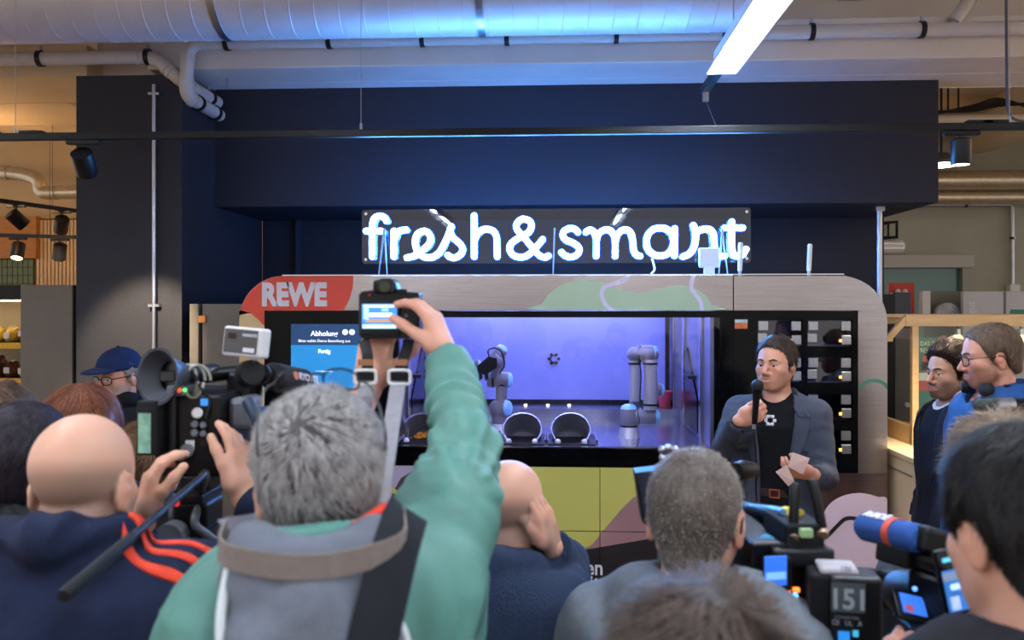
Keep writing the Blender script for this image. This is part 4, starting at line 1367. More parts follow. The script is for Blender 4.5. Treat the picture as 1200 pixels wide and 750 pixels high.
# ---------------------------------------------------------------- head in its own frame (x right, y forward, z up)
def head_prims(nose=1.0, jaw=1.0, fat=0.0, face=True, ears=True, smile=0.0):
    P = [ell((0, -.008, .033), (.075 + fat * .3, .099, .085)),
         ell((0, .022, -.02), (.061 + fat, .066, .088), .025),
         ell((0, .060, -.090), (.030 * jaw, .029, .023), .022)]
    for s in (-1, 1):
        P.append(cap((s * (.052 + fat) * jaw, .002, -.052), (s * .022 * jaw, .064, -.097), .019, .016, .022))
        P.append(ell((s * .041, .056, -.020), (.023 + fat, .022, .02), .018))
        P.append(ell((s * .040, .038, -.052), (.018 + fat, .033, .036), .025))
        if face:
            P.append(cap((s * .012, .086, .021), (s * .044, .069, .021), .009, .008, .012))
    if face:
        for s in (-1, 1):
            P.append(ell((s * .031, .094, .001), (.018, .016, .011), .010, 's'))
        P.append(cap((0, .084, .014), (0, .1115, -.032), .0075, .0112 * nose, .008))
        for s in (-1, 1):
            P.append(ell((s * .0125, .0965, -.038), (.0095, .012, .0085), .006))
            P.append(ell((s * .031, .0738, .0066), (.0165, .0137, .0078), .003))
            P.append(ell((s * .031, .0730, -.0105), (.0155, .0125, .0055), .004))
        P.append(ell((0, .074, -.066), (.034 + smile * .006, .024, .026), .014))
        for s in (-1, 1):
            cz_ = -.0665 + .008 * smile
            P.append(cap((0, .0965, -.0612), (s * (.023 + .006 * smile), .0835, cz_ + .001), .0056, .0038, .004))
            P.append(cap((0, .0950, -.0745), (s * (.021 + .006 * smile), .0830, cz_ - .002), .0062, .0038, .004))
        for s in (-1, 1):
            P.append(cap((0, .1020, -.0678), (s * (.025 + .007 * smile), .0885, cz_), .0014 + .0042 * smile, .0014, .002, 's'))
    if ears:
        for s in (-1, 1):
            Rm = np.array(Euler((R(-12), 0, s * R(-22))).to_matrix())
            P.append(ell((s * .079, -.014, -.012), (.0075, .019, .033), .006, 'u', Rm))
            P.append(ell((s * .077, -.014, -.034), (.007, .010, .014), .006))
            P.append(ell((s * .087, -.010, -.008), (.006, .010, .018), .006, 's', Rm))
            P.append(cap((s * .070, -.006, -.012), (s * .077, -.012, -.012), .014, .012, .008))
    return P

def place(P, Mh):
    "head-frame primitives moved to body frame by 4x4 Mh (rigid)"
    A = np.linalg.inv(np.array(Mh))
    B = np.array(Mh)
    out = []
    for p in P:
        def fn(x, y, z, f=p.fn):
            u = A[0, 0] * x + A[0, 1] * y + A[0, 2] * z + A[0, 3]
            v = A[1, 0] * x + A[1, 1] * y + A[1, 2] * z + A[1, 3]
            w_ = A[2, 0] * x + A[2, 1] * y + A[2, 2] * z + A[2, 3]
            return f(u, v, w_)
        c = (p.lo + p.hi) / 2; r = np.abs(p.hi - p.lo) / 2
        cc = B[:3, :3] @ c + B[:3, 3]; rr = np.abs(B[:3, :3]) @ r
        out.append(Prim(fn, cc - rr, cc + rr, p.k, p.op))
    return out

# hairline: lower limit of hair height over y (front is +y)
HL_SHORT = ([-.13, -.10, -.07, -.045, -.03, -.005, .012, .03, .048, .07, .085, .12], [-.075, -.075, -.072, -.045, .02, .012, -.022, .012, .056, .078, .086, .09])
HL_NAPE = ([-.13, -.10, -.05, -.03, -.005, .012, .03, .048, .07, .085, .12], [-.10, -.10, -.085, .012, .010, -.02, .008, .056, .076, .084, .09])
HL_LONG = ([-.13, .0, .03, .055, .075, .12], [-.30, -.30, -.12, -.02, .055, .072])
def hair_prims(th=.012, line=HL_SHORT, noise=.003, nf=60, seed=1, top=.0, back=.0, long=0.0):
    ys, zs = line
    base = [ell((0, -.008, .033), (.075 + th, .099 + th, .085 + th * 1.1 + top * .5)), ell((0, -.02 - back, .03 + top), (.074 + th, .085 + th + back * .3, .086 + th), .02)]
    if long:
        base.append(cap((0, -.05, .0), (0, -.065, -long), .085 + th * .4, .055 + th * .4, .05))
    base.append(cap((0, -.035, -.01), (0, -.05, -.06), .062 + th * .5, .050 + th * .4, .03))
    bs = Shape(base)
    def fn(x, y, z):
        sh = np.broadcast(x, y, z).shape
        d = np.full(sh, 1.0)
        for p in base:
            d = smin(d, p.fn(x, y, z), p.k)
        lim = np.interp(np.broadcast_to(y, sh), ys, zs)
        e = np.broadcast_to(z, sh) - lim
        d = d + noise * wob(x, y, z * .6, seed, nf)
        d = d + th * .9 * np.clip(1 - e / .022, 0, 1)            # thins out to the hairline
        return smax(d, -e * .8, .006)
    lo = np.min([p.lo for p in base], 0); hi = np.max([p.hi for p in base], 0)
    return [Prim(fn, lo - .01, hi + .01, .0)]

def strands(name, shape, Mw, m, parent, n=3000, length=.03, width=.0016, whorl=(0, -.05, .11), lift=.25, seed=5, jit=.5, fore=0.0, clumps=0, flow=None, base_mesh=None, down=.0):
    "short ribbons growing from the hair surface and lying along it"
    r = np.random.default_rng(seed)
    vs, fs = base_mesh
    tri = vs[fs].mean(1)
    sel = r.choice(len(tri), min(n, len(tri) * 3))
    P = tri[sel] + r.normal(size=(len(sel), 3)) * .002
    wv = np.array(whorl)
    N = shape.grad(P)
    D = shape.ev(P)
    P = P - N * (D + .001)[:, None]
    T = P - wv
    T[:, 1] += fore
    T[:, 2] -= down
    if flow is not None: T = T * .35 + np.array(flow)
    ang = wob(P[:, 0], P[:, 1], P[:, 2], seed + 3, 45)[:, None]
    T = T - N * (T * N).sum(1, keepdims=True)
    T /= np.maximum(np.linalg.norm(T, axis=1, keepdims=True), 1e-6)
    S = np.cross(N, T)
    T = T + S * (jit * ang + jit * .5 * r.normal(size=(len(P), 1)))
    T /= np.linalg.norm(T, axis=1, keepdims=True)
    L = length * (.6 + .8 * r.random(len(P)))[:, None]
    segs = 3
    pts = [P]
    q = P.copy(); t = T.copy()
    for k in range(segs):
        q = q + t * L / segs
        d = shape.ev(q)[:, None]; nn = shape.grad(q)
        tgt = .0015 + lift * L * ((k + 1) / segs) ** 1.5 * (.35 + .65 * r.random((len(P), 1)))
        q = q - nn * (d - tgt)
        t = q - pts[-1]; t /= np.maximum(np.linalg.norm(t, axis=1, keepdims=True), 1e-9)
        pts.append(q.copy())
    W = width * (.6 + .8 * r.random(len(P)))[:, None]
    out = []
    for k, p in enumerate(pts):
        ww = W * (1 - (k / segs) ** 2 * .85)
        out += [p - S * ww, p + S * ww]
    A = np.stack(out, 1)                                          # n, 2*(segs+1), 3
    m_ = A.shape[1]
    Q = np.array([[2 * k, 2 * k + 1, 2 * k + 3, 2 * k + 2] for k in range(segs)])
    F = (Q[None] + (np.arange(len(P)) * m_)[:, None, None]).reshape(-1, 4)
    return A.reshape(-1, 3), F, np.repeat(P[:, 2], segs)

def hair_mat(name, c1, c2, rough=.42):
    "hair colour varying from strand to strand"
    if name in MATS: return MATS[name]
    m = mat(name, c1, rough=max(rough, .5), spec=.16)
    nt = m.node_tree; b = nt.nodes['Principled BSDF']
    tc = nt.nodes.new('ShaderNodeTexCoord'); mp = nt.nodes.new('ShaderNodeMapping'); mp.inputs['Scale'].default_value = (1, 1, .35)
    n = nt.nodes.new('ShaderNodeTexNoise'); n.inputs['Scale'].default_value = 95; n.inputs['Detail'].default_value = 5; n.inputs['Roughness'].default_value = .7
    nt.links.new(tc.outputs['Object'], mp.inputs['Vector']); nt.links.new(mp.outputs['Vector'], n.inputs['Vector'])
    rp = nt.nodes.new('ShaderNodeValToRGB')
    rp.color_ramp.elements[0].position = .3; rp.color_ramp.elements[0].color = lin(c1)
    rp.color_ramp.elements[1].position = .72; rp.color_ramp.elements[1].color = lin(c2)
    nt.links.new(n.outputs['Fac'], rp.inputs['Fac']); nt.links.new(rp.outputs['Color'], b.inputs['Base Color'])
    return m

# ---------------------------------------------------------------- hand
def hand_prims(Wp, fdir, pn, side, curl=(.4, .4, .4, .4), spread=.12, thumb=(.6, .5), k=1.0, thumb_curl=.35):
    """Wp wrist, fdir towards the knuckles, pn palm normal (out of the palm); side +1: thumb lies towards cross(pn, fdir)*side"""
    Wp, f, pn = V(*Wp), V(*fdir), V(*pn)
    f = f / np.linalg.norm(f); pn = pn - f * (pn @ f); pn = pn / np.linalg.norm(pn)
    t = np.cross(pn, f) * side                     # towards the thumb
    P = []
    kn = Wp + f * .088 * k
    P.append(cap(Wp + f * .0 * k, Wp + f * .03 * k, .024 * k, .027 * k, .012, flat=(pn, .72)))
    for u, o_ in ((.027, .0), (.009, .002), (-.009, .001), (-.026, -.004)):
        P.append(cap(Wp + f * .022 * k + t * u * .75 * k, kn + t * u * k + f * o_, .0165 * k, .0125 * k, .012, flat=(pn, .85)))
    P.append(ell(Wp + f * .035 * k + t * .026 * k + pn * .006 * k, (.020 * k, .020 * k, .020 * k), .015))
    lens = (.074, .083, .077, .060)
    rad = (.0098, .0100, .0094, .0084)
    tips = []
    for i, (u, o_) in enumerate(((.027, .0), (.009, .003), (-.009, .001), (-.026, -.005))):
        p = kn + t * u * k + f * o_ * k
        d = f + t * (1.5 - i) * spread * .35
        d /= np.linalg.norm(d)
        c = curl[i]
        a = 0
        for j, (fr_, am) in enumerate(((.45, .75), (.31, 1.05), (.24, .75))):
            a += c * am
            dd = d * math.cos(a) + pn * math.sin(a)
            q = p + dd * lens[i] * fr_ * k
            P.append(cap(p, q, rad[i] * k * (1 - .07 * j), rad[i] * k * (1 - .07 * (j + 1)), .0035))
            p = q
        tips.append(p)
    p = Wp + f * .032 * k + t * .030 * k + pn * .004 * k
    d = t * math.sin(thumb[0]) + f * math.cos(thumb[0]); d = d + pn * thumb[1]; d /= np.linalg.norm(d)
    for j, l in enumerate((.042, .034, .027)):
        q = p + d * l * k
        P.append(cap(p, q, (.0135, .0115, .0105)[j] * k, (.0115, .0108, .0092)[j] * k, .006 if j else .012))
        d = d + pn * thumb_curl * .5 - t * thumb_curl * .5 + f * .1; d /= np.linalg.norm(d)
        p = q
    tips.append(p)
    return P, tips

def ik(S, W, L1, L2, pole):
    S, W, pole = V(*S), V(*W), V(*pole)
    d = W - S
    D = np.linalg.norm(d)
    mx_ = (L1 + L2) * .997
    if D > mx_:
        f = D / mx_
        L1, L2 = L1 * f, L2 * f
    a = (L1 * L1 - L2 * L2 + D * D) / (2 * D)
    h = math.sqrt(max(L1 * L1 - a * a, 0))
    u = d / D
    p = pole - u * (pole @ u)
    p = p / np.linalg.norm(p)
    return S + u * a + p * h

SKINS = {}
class Person:
    def __init__(s, label, head_px, head_Y, h, heading, cat='person', face_turn=0.0, nod=0.0, roll=0.0, build=1.0, lean=0.0, group=None, shoulders=1.0, neck=.03):
        "stands so that the middle of the head is seen at head_px, at distance head_Y; heading 0 looks away from the camera, 180 towards it"
        s.h, s.k = h, h / 1.8
        hc = at(head_px[0], head_px[1], head_Y)
        s.heading = R(heading)
        rot = Matrix.Rotation(s.heading, 4, 'Z')
        s.lean = lean                                     # forward shift of the head (m)
        off = rot @ Vector((0, .02 + lean, 0))
        s.root = thing('person', label, cat, (hc.x - off.x, hc.y - off.y, 0), s.heading, group)
        s.M = Matrix.Translation((hc.x - off.x, hc.y - off.y, 0)) @ rot
        s.Mi = s.M.inverted()
        s.build = build
        s.hz = hc.z                                       # head centre height
        s.top = hc.z + .12
        s.Mh = Matrix.Translation((0, .02 + lean, hc.z)) @ Matrix.Rotation(R(face_turn), 4, 'Z') @ Matrix.Rotation(R(-nod), 4, 'X') @ Matrix.Rotation(R(roll), 4, 'Y')
        k = s.top / 1.8
        s.k = k
        b = build
        s.sh_z = s.hz - .118 - .085 * k - .02 + neck
        L = lean
        def ln(z): return L * np.clip((z - .95 * k) / (s.hz - .95 * k), 0, 1)
        s.ln = ln
        zs = [.84 * k, .95 * k, 1.08 * k, 1.22 * k, s.sh_z - .08, s.sh_z - .005, s.sh_z + .035, s.sh_z + .07]
        rx = [.165, .172, .150, .165, .178, .165, .115, .058]
        ry = [.110, .125, .110, .120, .120, .098, .078, .056]
        s.secs = [(z, 0, ln(z) - (.005 if i < 4 else .012), rx[i] * b * (shoulders if i > 3 else 1), ry[i] * b) for i, z in enumerate(zs)]
        s.S = {}
        for sd, nm in ((1, 'R'), (-1, 'L')):
            s.S[nm] = V(sd * .178 * b * shoulders, ln(s.sh_z) - .012, s.sh_z - .02)
        s.arm, s.hands = {}, {}
        s.extra = []
    def loc(s, p):
        q = s.Mi @ Vector(p); return V(q.x, q.y, q.z)
    def ldir(s, d):
        q = s.Mi.to_3x3() @ Vector(d); return V(q.x, q.y, q.z)
    def hw(s, p):
        "head-frame point to world"
        return s.M @ s.Mh @ Vector(p)
    def set_arm(s, nm, wrist=None, pole=None, fdir=None, pn=None, side=None, lift=0.0, world=True, **hk):
        sd = 1 if nm == 'R' else -1
        Sp = s.S[nm] + V(-sd * lift * .3, lift * .3, lift)
        s.S[nm] = Sp
        L1, L2 = .295 * s.k, .262 * s.k
        if wrist is None:
            W = Sp + V(sd * .06, .06, -(L1 + L2) * .975)
            pole_ = V(sd * .3, -1, 0)
            f, n_ = V(0, .1, -1), V(-sd, 0, 0)
        else:
            W = s.loc(wrist) if world else V(*wrist)
            pole_ = s.ldir(pole) if world else V(*pole)
            f = s.ldir(fdir) if world else V(*fdir)
            n_ = s.ldir(pn) if world else V(*pn)
        E = ik(Sp, W, L1, L2, pole_)
        s.arm[nm] = (Sp, E, W)
        if side is None:
            side = -1 if nm == 'R' else 1
        hk.setdefault('k', s.k)
        s.hands[nm] = hand_prims(W, f, n_, side, **hk)
    def legs(s):
        k = s.k
        return [(V(sd * .092 * k, 0, .90 * k), V(sd * .10 * k, .01, .49 * k), V(sd * .105 * k, -.02, .085 * k)) for sd in (1, -1)]
    def body(s, skin, step=.014, hstep=.0042, hand_step=.005, bald=False, face=True, beard_line=None, **hk):
        P = [stack(s.secs, 0.0)]
        nb = V(0, s.ln(s.sh_z) - .012, s.sh_z + .0)
        hb = s.Mh @ Vector((0, -.018, -.06))
        P.append(cap(nb, (hb.x, hb.y, hb.z), .062, .056, .03))
        P += place(head_prims(face=face, **hk), s.Mh)
        for nm in ('R', 'L'):
            if nm not in s.arm: s.set_arm(nm, curl=(.35, .4, .45, .5))
            a, e_, w_ = s.arm[nm]
            P.append(cap(a, e_, .052, .040, .02)); P.append(cap(e_, e_ + (w_ - e_) * .35, .040, .041, .015)); P.append(cap(e_ + (w_ - e_) * .35, w_, .041, .026, .015))
            P += s.hands[nm][0]
        for a, b_, c in s.legs():
            P.append(cap(a, b_, .082, .055, .03)); P.append(cap(b_, b_ + (c - b_) * .35, .054, .056, .02)); P.append(cap(b_ + (c - b_) * .35, c, .056, .036, .02))
            P.append(cap(c, c + V(0, .12, -.05), .035, .025, .02))
        s.shape = Shape(P)
        hp = s.Mh.translation
        bands = [((hp.x - .11, hp.x + .11, hstep), (hp.y - .125, hp.y + .135, hstep), (hp.z - .125, hp.z + .135, hstep))]
        for nm in ('R', 'L'):
            pts = np.array([s.arm[nm][2]] + s.hands[nm][1])
            lo, hi = pts.min(0) - .025, pts.max(0) + .025
            if hand_step < step: bands.append(tuple((lo[i], hi[i], hand_step) for i in range(3)))
        vs, fs = s.shape.mesh(step, bands)
        # tint
        A = np.linalg.inv(np.array(s.Mh))
        q = vs @ A[:3, :3].T + A[:3, 3]
        x, y, z = q[:, 0], q[:, 1], q[:, 2]
        tint = np.zeros((len(vs), 3))
        inh = (np.abs(x) < .12) & (np.abs(y) < .14) & (z > -.13)
        lip = np.clip(1 - np.sqrt((x / .027) ** 2 + ((z + .0672) / .0125) ** 2), 0, .35) / .35
        tint[:, 0] = np.where(inh & (y > .078), lip, 0)
        jaw = np.clip((-.030 - z + np.clip(np.abs(x) - .03, 0, 1) * .25) / .02, 0, 1) * np.clip((y + .0) / .025, 0, 1)
        side_ = np.clip((np.abs(x) - .05) / .01, 0, 1) * np.clip((.018 - np.abs(y - .010)) / .012, 0, 1) * np.clip((.0 - z) / .02, 0, 1)
        g = np.maximum(jaw, side_)
        g = np.maximum(g, np.clip(1 - np.sqrt((x / .03) ** 2 + ((z + .051) / .008) ** 2), 0, .4) / .4 * (y > .07))
        g = np.where(z < -.118, g * np.clip((z + .135) / .017, 0, 1), g)
        tint[:, 1] = np.where(inh | (z > -.14), g, 0) * (np.abs(x) < .12) * (np.abs(y) < .14) * (1 - tint[:, 0])
        fl = np.exp(-((np.abs(x) - .042) ** 2 + (z + .022) ** 2) / .0006) * (y > .04) + np.exp(-(x ** 2 + (z + .034) ** 2) / .0004) * (y > .09) + (np.abs(x) > .078) * (np.abs(z) < .06) * (np.abs(y) < .05) * .9
        tint[:, 2] = np.where(inh, fl * .32, .12)
        if bald:
            hs = np.clip((.045 - z - np.clip(y, 0, 1) * .3) / .03, 0, 1) * np.clip((.035 - y) / .02, 0, 1) * np.clip((z + .085) / .02, 0, 1)
            tint[:, 1] = np.maximum(tint[:, 1], np.where(inh & (np.abs(x) < .0765), hs * .95, 0))
        s.obj = np_mesh('body', vs, fs, skin, s.root, s.M, attr=tint)
        if face:
            for sd in (1, -1):
                c = Vector((sd * .031, .0725, -.001))
                e_ = MB().sphere(c, .0125, 16, 12).build('eye', mat('eye_white', 'd8d2cc', .25), s.root, True, M=s.M @ s.Mh)
                d = Vector((0, 1, -.03)).normalized()
                MB().lathe_on(c + d * .0098, c + d * .0127, [(0, .0060), (.6, .0056), (1, .0035)], 16).build('iris', mat('iris', '2c2018', .15), e_, True, M=s.M @ s.Mh)
        return s
    def brows(s, m):
        for sd in (1, -1):
            pts = [Vector((sd * x_, y_, z_)) for x_, y_, z_ in ((.013, .0965, .0195), (.024, .0925, .0245), (.035, .0855, .0255), (.046, .0755, .0205))]
            MB().tube(spline(pts, 4), .004, 8, rr=[.0022 + .0018 * math.sin(PI * (i + 1) / 15) for i in range(13)]).build('eyebrow', m, s.root, True, M=s.M @ s.Mh)
    def hair(s, m, step=.006, n=2500, length=.02, width=.0013, whorl=(0, -.05, .11), lift=.25, jit=.5, fore=0., strand_m=None, name='hair', seed=5, down=0., flow=None, dark_below=-9., **hk):
        sh = Shape(hair_prims(seed=seed, **hk))
        vs, fs = sh.mesh(step)
        if n:
            V2, F2, rz_ = strands('h', sh, None, m, None, n, length, width, whorl, lift, seed, jit, fore, 0, flow, (vs, fs), down)
            F2 = F2 + len(vs)
            mi = np.concatenate([np.zeros(len(fs)), np.where(rz_ < dark_below + .03 * np.sin(np.arange(len(F2)) // 3 * 12.9898), 0, 1)])
            vs, fs = np.concatenate([vs, V2]), np.concatenate([fs, F2])
        else: mi = None
        return np_mesh(name, vs, fs, [m, strand_m or m] if n else m, s.root, s.M @ s.Mh, mi=mi)
    def cloth(s, name, m, step=.010, off=.026, r=1.0, wr=.004, z0=None, z1=None, sleeves=True, cuff=.015, neck=None, extra=(), cut=(), seed=0, sl_wr=.006, sl_r=1.0, wf=16., post=None, collar=0.0, arms=('R', 'L'), short=None):
        secs = [q for q in s.secs if (z0 is None or q[0] > z0) and (z1 is None or q[0] < z1)]
        if z0 is not None:
            S = np.array(s.secs); secs = [(z0,) + tuple(np.interp(z0, S[:, 0], S[:, i]) for i in range(1, 5))] + secs
        if z1 is not None:
            S = np.array(s.secs); secs = secs + [(z1,) + tuple(np.interp(z1, S[:, 0], S[:, i]) for i in range(1, 5))]
        P = [stack(secs, off, .03, 2.5, wr, seed, wf)]
        if sleeves:
            for nm in arms:
                a, e_, w_ = s.arm[nm]
                u = (w_ - e_) / np.linalg.norm(w_ - e_)
                we = w_ - u * cuff
                if short is not None and nm in short:
                    we = e_ + u * short[nm]
                inn = V(-np.sign(a[0]) * .008, 0, -.004)
                P.append(cap(a + inn, e_, .074 * sl_r, .058 * sl_r, .045, wr=sl_wr, wn=4, seed=seed + 1))
                P.append(cap(e_, we, .058 * sl_r, .044 * sl_r, .02, wr=sl_wr, wn=4.5, seed=seed + 2))
                # flat cuff end
                c = we + u * .044 * sl_r
                def fn(x, y, z, we=we, u=u):
                    d = (x - we[0]) * u[0] + (y - we[1]) * u[1] + (z - we[2]) * u[2]
                    rr = np.sqrt((x - we[0]) ** 2 + (y - we[1]) ** 2 + (z - we[2]) ** 2)
                    return np.maximum(np.maximum(-d, np.sqrt(np.maximum(rr * rr - d * d, 0)) - .058), d - .052)
                P.append(Prim(fn, we - .10, we + .10, .004, 's'))
        P += list(extra)
        # neck opening
        if neck is not None:
            nb = V(0, s.ln(s.sh_z) + .012, s.sh_z + .10)
            P.append(cap(nb + V(0, .0, .10), nb + V(0, neck[1], -.02), neck[0], neck[0] * .85, .008, 's'))
        P += list(cut)
        sh = Shape(P)
        vs, fs = sh.mesh(step)
        o = np_mesh(name, vs, fs, m, s.root, s.M)
        return o, sh
    def trousers(s, m, step=.014):
        P = [stack([q for q in s.secs if q[0] < 1.10 * s.k], .012, .03)]
        for a, b_, c in s.legs():
            P.append(cap(a, b_, .092, .070, .03, wr=.003)); P.append(cap(b_, c + V(0, 0, -.03), .070, .058, .02, wr=.005, wn=3))
        vs, fs = Shape(P).mesh(step)
        np_mesh('trousers', vs, fs, m, s.root, s.M)
    def shoes(s, m):
        for a, b_, c in s.legs():
            P = [cap(c + V(0, -.02, -.045), c + V(0, .15, -.052), .040, .034, .02, flat=((0, 0, 1), .9)), ell(c + V(0, -.01, -.01), (.042, .05, .05), .02),
                 Prim(lambda x, y, z: -(z - .0), V(-9, -9, -9), V(9, 9, 9), .001, 'i')]
            P = P[:2]
            vs, fs = Shape(P).mesh(.01)
            vs[:, 2] = np.maximum(vs[:, 2], .0)
            np_mesh('shoe', vs, fs, m, s.root, s.M)
    def drape(s, name, sh, quads, m, lift=.003, dir=(0, -1, 0), nu=6, nv=24, parent=None, start=.4):
        "patch laid on a garment: two edge polylines in body frame (x, z), found along dir"
        A = [Vector((x_, 0, z_)) for x_, z_ in quads[0]]; B = [Vector((x_, 0, z_)) for x_, z_ in quads[1]]
        A, B = spline(A, 8) if len(A) > 2 else [A[0].lerp(A[1], i / 8) for i in range(9)], spline(B, 8) if len(B) > 2 else [B[0].lerp(B[1], i / 8) for i in range(9)]
        n = min(len(A), len(B))
        d = V(*dir)
        P = np.array([[list(A[i].lerp(B[i], j / nu)) for j in range(nu + 1)] for i in range(n)]).reshape(-1, 3)
        P = P - d * start
        for _ in range(60):
            e_ = sh.ev(P) - lift
            P = P + d * np.clip(e_ * .8, -.05, .05)[:, None]
        top = P; bot = P + d * (lift + .004)
        N0 = len(P)
        F = []
        for i in range(n - 1):
            for j in range(nu):
                a_ = i * (nu + 1) + j
                F.append((a_, a_ + 1, a_ + nu + 2, a_ + nu + 1)); F.append((N0 + a_ + nu + 1, N0 + a_ + nu + 2, N0 + a_ + 1, N0 + a_))
        for i in range(n - 1):
            a_, b_ = i * (nu + 1), (i + 1) * (nu + 1)
            F.append((a_, b_, N0 + b_, N0 + a_)); F.append((b_ + nu, a_ + nu, N0 + a_ + nu, N0 + b_ + nu))
        for j in range(nu):
            F.append((j + 1, j, N0 + j, N0 + j + 1)); e_ = (n - 1) * (nu + 1) + j
            F.append((e_, e_ + 1, N0 + e_ + 1, N0 + e_))
        o = np_mesh(name, np.concatenate([top, bot]), F, m, s.root, s.M)
        bm = bmesh.new(); bm.from_mesh(o.data); bmesh.ops.recalc_face_normals(bm, faces=bm.faces); bm.to_mesh(o.data); bm.free()
        return o
    def glasses(s, m, up=0.0, back=0.0, thick=.0018, tilt=0.0, lens=True):
        Mg = s.M @ s.Mh @ Matrix.Translation((0, back, up)) @ Matrix.Rotation(R(tilt), 4, 'X')
        fr_ = MB()
        for sd in (1, -1):
            c = Vector((sd * .034, .101, -.004))
            pts = []
            for k in range(21):
                th = 2 * PI * k / 20
                pts.append(c + Vector((.0255 * abs(math.cos(th)) ** .7 * math.copysign(1, math.cos(th)), -abs(.012 * math.cos(th)) * (sd * math.cos(th) > 0), .019 * abs(math.sin(th)) ** .7 * math.copysign(1, math.sin(th)))))
            fr_.tube(pts, thick, 6, False)
        fr_.tube([Vector((-.010, .102, .002)), Vector((0, .106, .004)), Vector((.010, .102, .002))], thick, 6)
        o = fr_.build('glasses_frame', m, s.root, True, M=Mg)
        for sd in (1, -1):
            MB().tube(spline([Vector((sd * .058, .088, .004)), Vector((sd * .074, .07, .005)), Vector((sd * .082, .02, .006)), Vector((sd * .084, -.018, .004)), Vector((sd * .083, -.034, -.016))], 5), thick * .95, 6).build('temple', m, o, True, M=Mg)
            if lens:
                MB().lathe_on(Vector((sd * .034, .0985, -.004)), Vector((sd * .034, .1, -.004)), [(0, .019), (1, .019)], 20).build('lens', glassy('spectacle_lens', (.93, .94, .96), .02), o, M=Mg)
        return o

def fabric(name, c, noise=.10, rough=.9, bump=.25, bs=350, ns=60, sheen=.0):
    return mat(name, c, rough, noise=noise, nscale=ns, bump=bump, bscale=bs, sheen=sheen, spec=.25)
# ================================================================== PEOPLE
SK_A = skin_mat('skin_speaker', 'd39a80', beard='6a4a3c', beard_w=.35)
SK_B = skin_mat('skin_fair', 'd6a088', beard='5a4436', beard_w=.15)
SK_C = skin_mat('skin_bearded', 'c08e72', beard='3a281e', beard_w=.7)
SK_D = skin_mat('skin_ginger_beard', 'd0957c', beard='6a4632', beard_w=.72)
SK_E = skin_mat('skin_grey_beard', 'cf937a', beard='8a827c', beard_w=.75)
SK_F = skin_mat('skin_bald_tan', 'd7a58c', beard='6e6058', beard_w=.6)
SK_G = skin_mat('skin_plain', 'cd957a')
M_jeans = fabric('dark_trousers', '16181f')
M_shoe = mat('black_shoe', '0c0c0e', .4)
def finish(p, tr=M_jeans):
    p.trousers(tr); p.shoes(M_shoe)

# ------------------------------------------------------------ speaker
sp = Person('man with a microphone in an open grey blazer and black t-shirt before the lockers', (909, 428), 3.95, 1.76, 156, face_turn=-16, nod=-2, roll=0)
wR = at(866, 493, 3.62)
sp.set_arm('R', wR, (-.35, .1, -.9), (.86, -.28, .42), (.15, .97, .1), curl=(.95, .95, 1.0, 1.0), thumb=(.25, .75), thumb_curl=.5)
wL = at(953, 556, 3.60)
sp.set_arm('L', wL, (.4, .6, -.65), (-.93, -.25, .12), (-.1, .55, .8), curl=(.55, .6, .65, .7), thumb=(.35, .5))
sp.body(SK_A, hstep=.0036, hand_step=.0045, smile=.8, fat=.002)
H_dk = hair_mat('hair_dark_brown', '1d1410', '4a3a30')
sp.brows(H_dk)
MB().sphere((0, .0895, -.0668), (.0205, .0075, .0042), 16, 10).build('teeth', mat('teeth', 'd8cfc4', .3), sp.root, True, M=sp.M @ sp.Mh)
sp.hair(H_dk, n=1500, length=.02, width=.0015, lift=.5, fore=-.06, th=.007, top=.014, jit=.7, noise=.004)
M_tee = fabric('black_tee', '0a0b10', bump=.1)
tee, tsh = sp.cloth('t_shirt', M_tee, off=.012, wr=.002, sleeves=False, neck=(.072, .03), step=.010)
M_blz = fabric('grey_blazer', '3b404d', noise=.12, ns=250, bump=.15)
k_ = sp.k
def vcut(x, y, z):
    # open front: a wedge that widens from the button up to the collar and down to the hem
    t_ = np.interp(z, [.7, 1.0, 1.15, 1.25, sp.sh_z - .02, sp.sh_z + .08], [.075, .062, .060, .066, .088, .075])
    return np.maximum(np.abs(x + .012) - t_, -(y + .01))
blz, bsh = sp.cloth('blazer', M_blz, off=.030, wr=.004, z0=.80, sleeves=True, cuff=.012, seed=3, sl_wr=.005, sl_r=.92, step=.0085,
                    cut=[Prim(vcut, V(-.2, -.02, .6), V(.2, .3, 1.75), .004, 's'), cap((0, .0, sp.sh_z + .02), (0, .0, sp.sh_z + .25), .066, .08, .008, 's')])
zs = sp.sh_z
for sd in (1, -1):
    e1 = [(sd * .062 - .012, zs + .055), (sd * .086 - .012, zs - .05), (sd * .072 - .012, zs - .18), (sd * .060 - .012, zs - .30)]
    e2 = [(sd * .098 - .012, zs + .045), (sd * .150 - .012, zs - .055), (sd * .118 - .012, zs - .18), (sd * .066 - .012, zs - .30)]
    sp.drape('lapel', bsh, (e1, e2), M_blz, lift=.005)
    n1 = [(sd * .060 - .012, zs + .062), (sd * .080 - .012, zs + .01), (sd * .100 - .012, zs - .028)]
    n2 = [(sd * .092 - .012, zs + .062), (sd * .130 - .012, zs + .0), (sd * .150 - .012, zs - .03)]
    sp.drape('collar', bsh, (n1, n2), M_blz, lift=.007)
sp.drape('pocket', bsh, ([(-.155, zs - .17), (-.095, zs - .155)], [(-.155, zs - .185), (-.095, zs - .17)]), M_blz, lift=.004, nu=2)
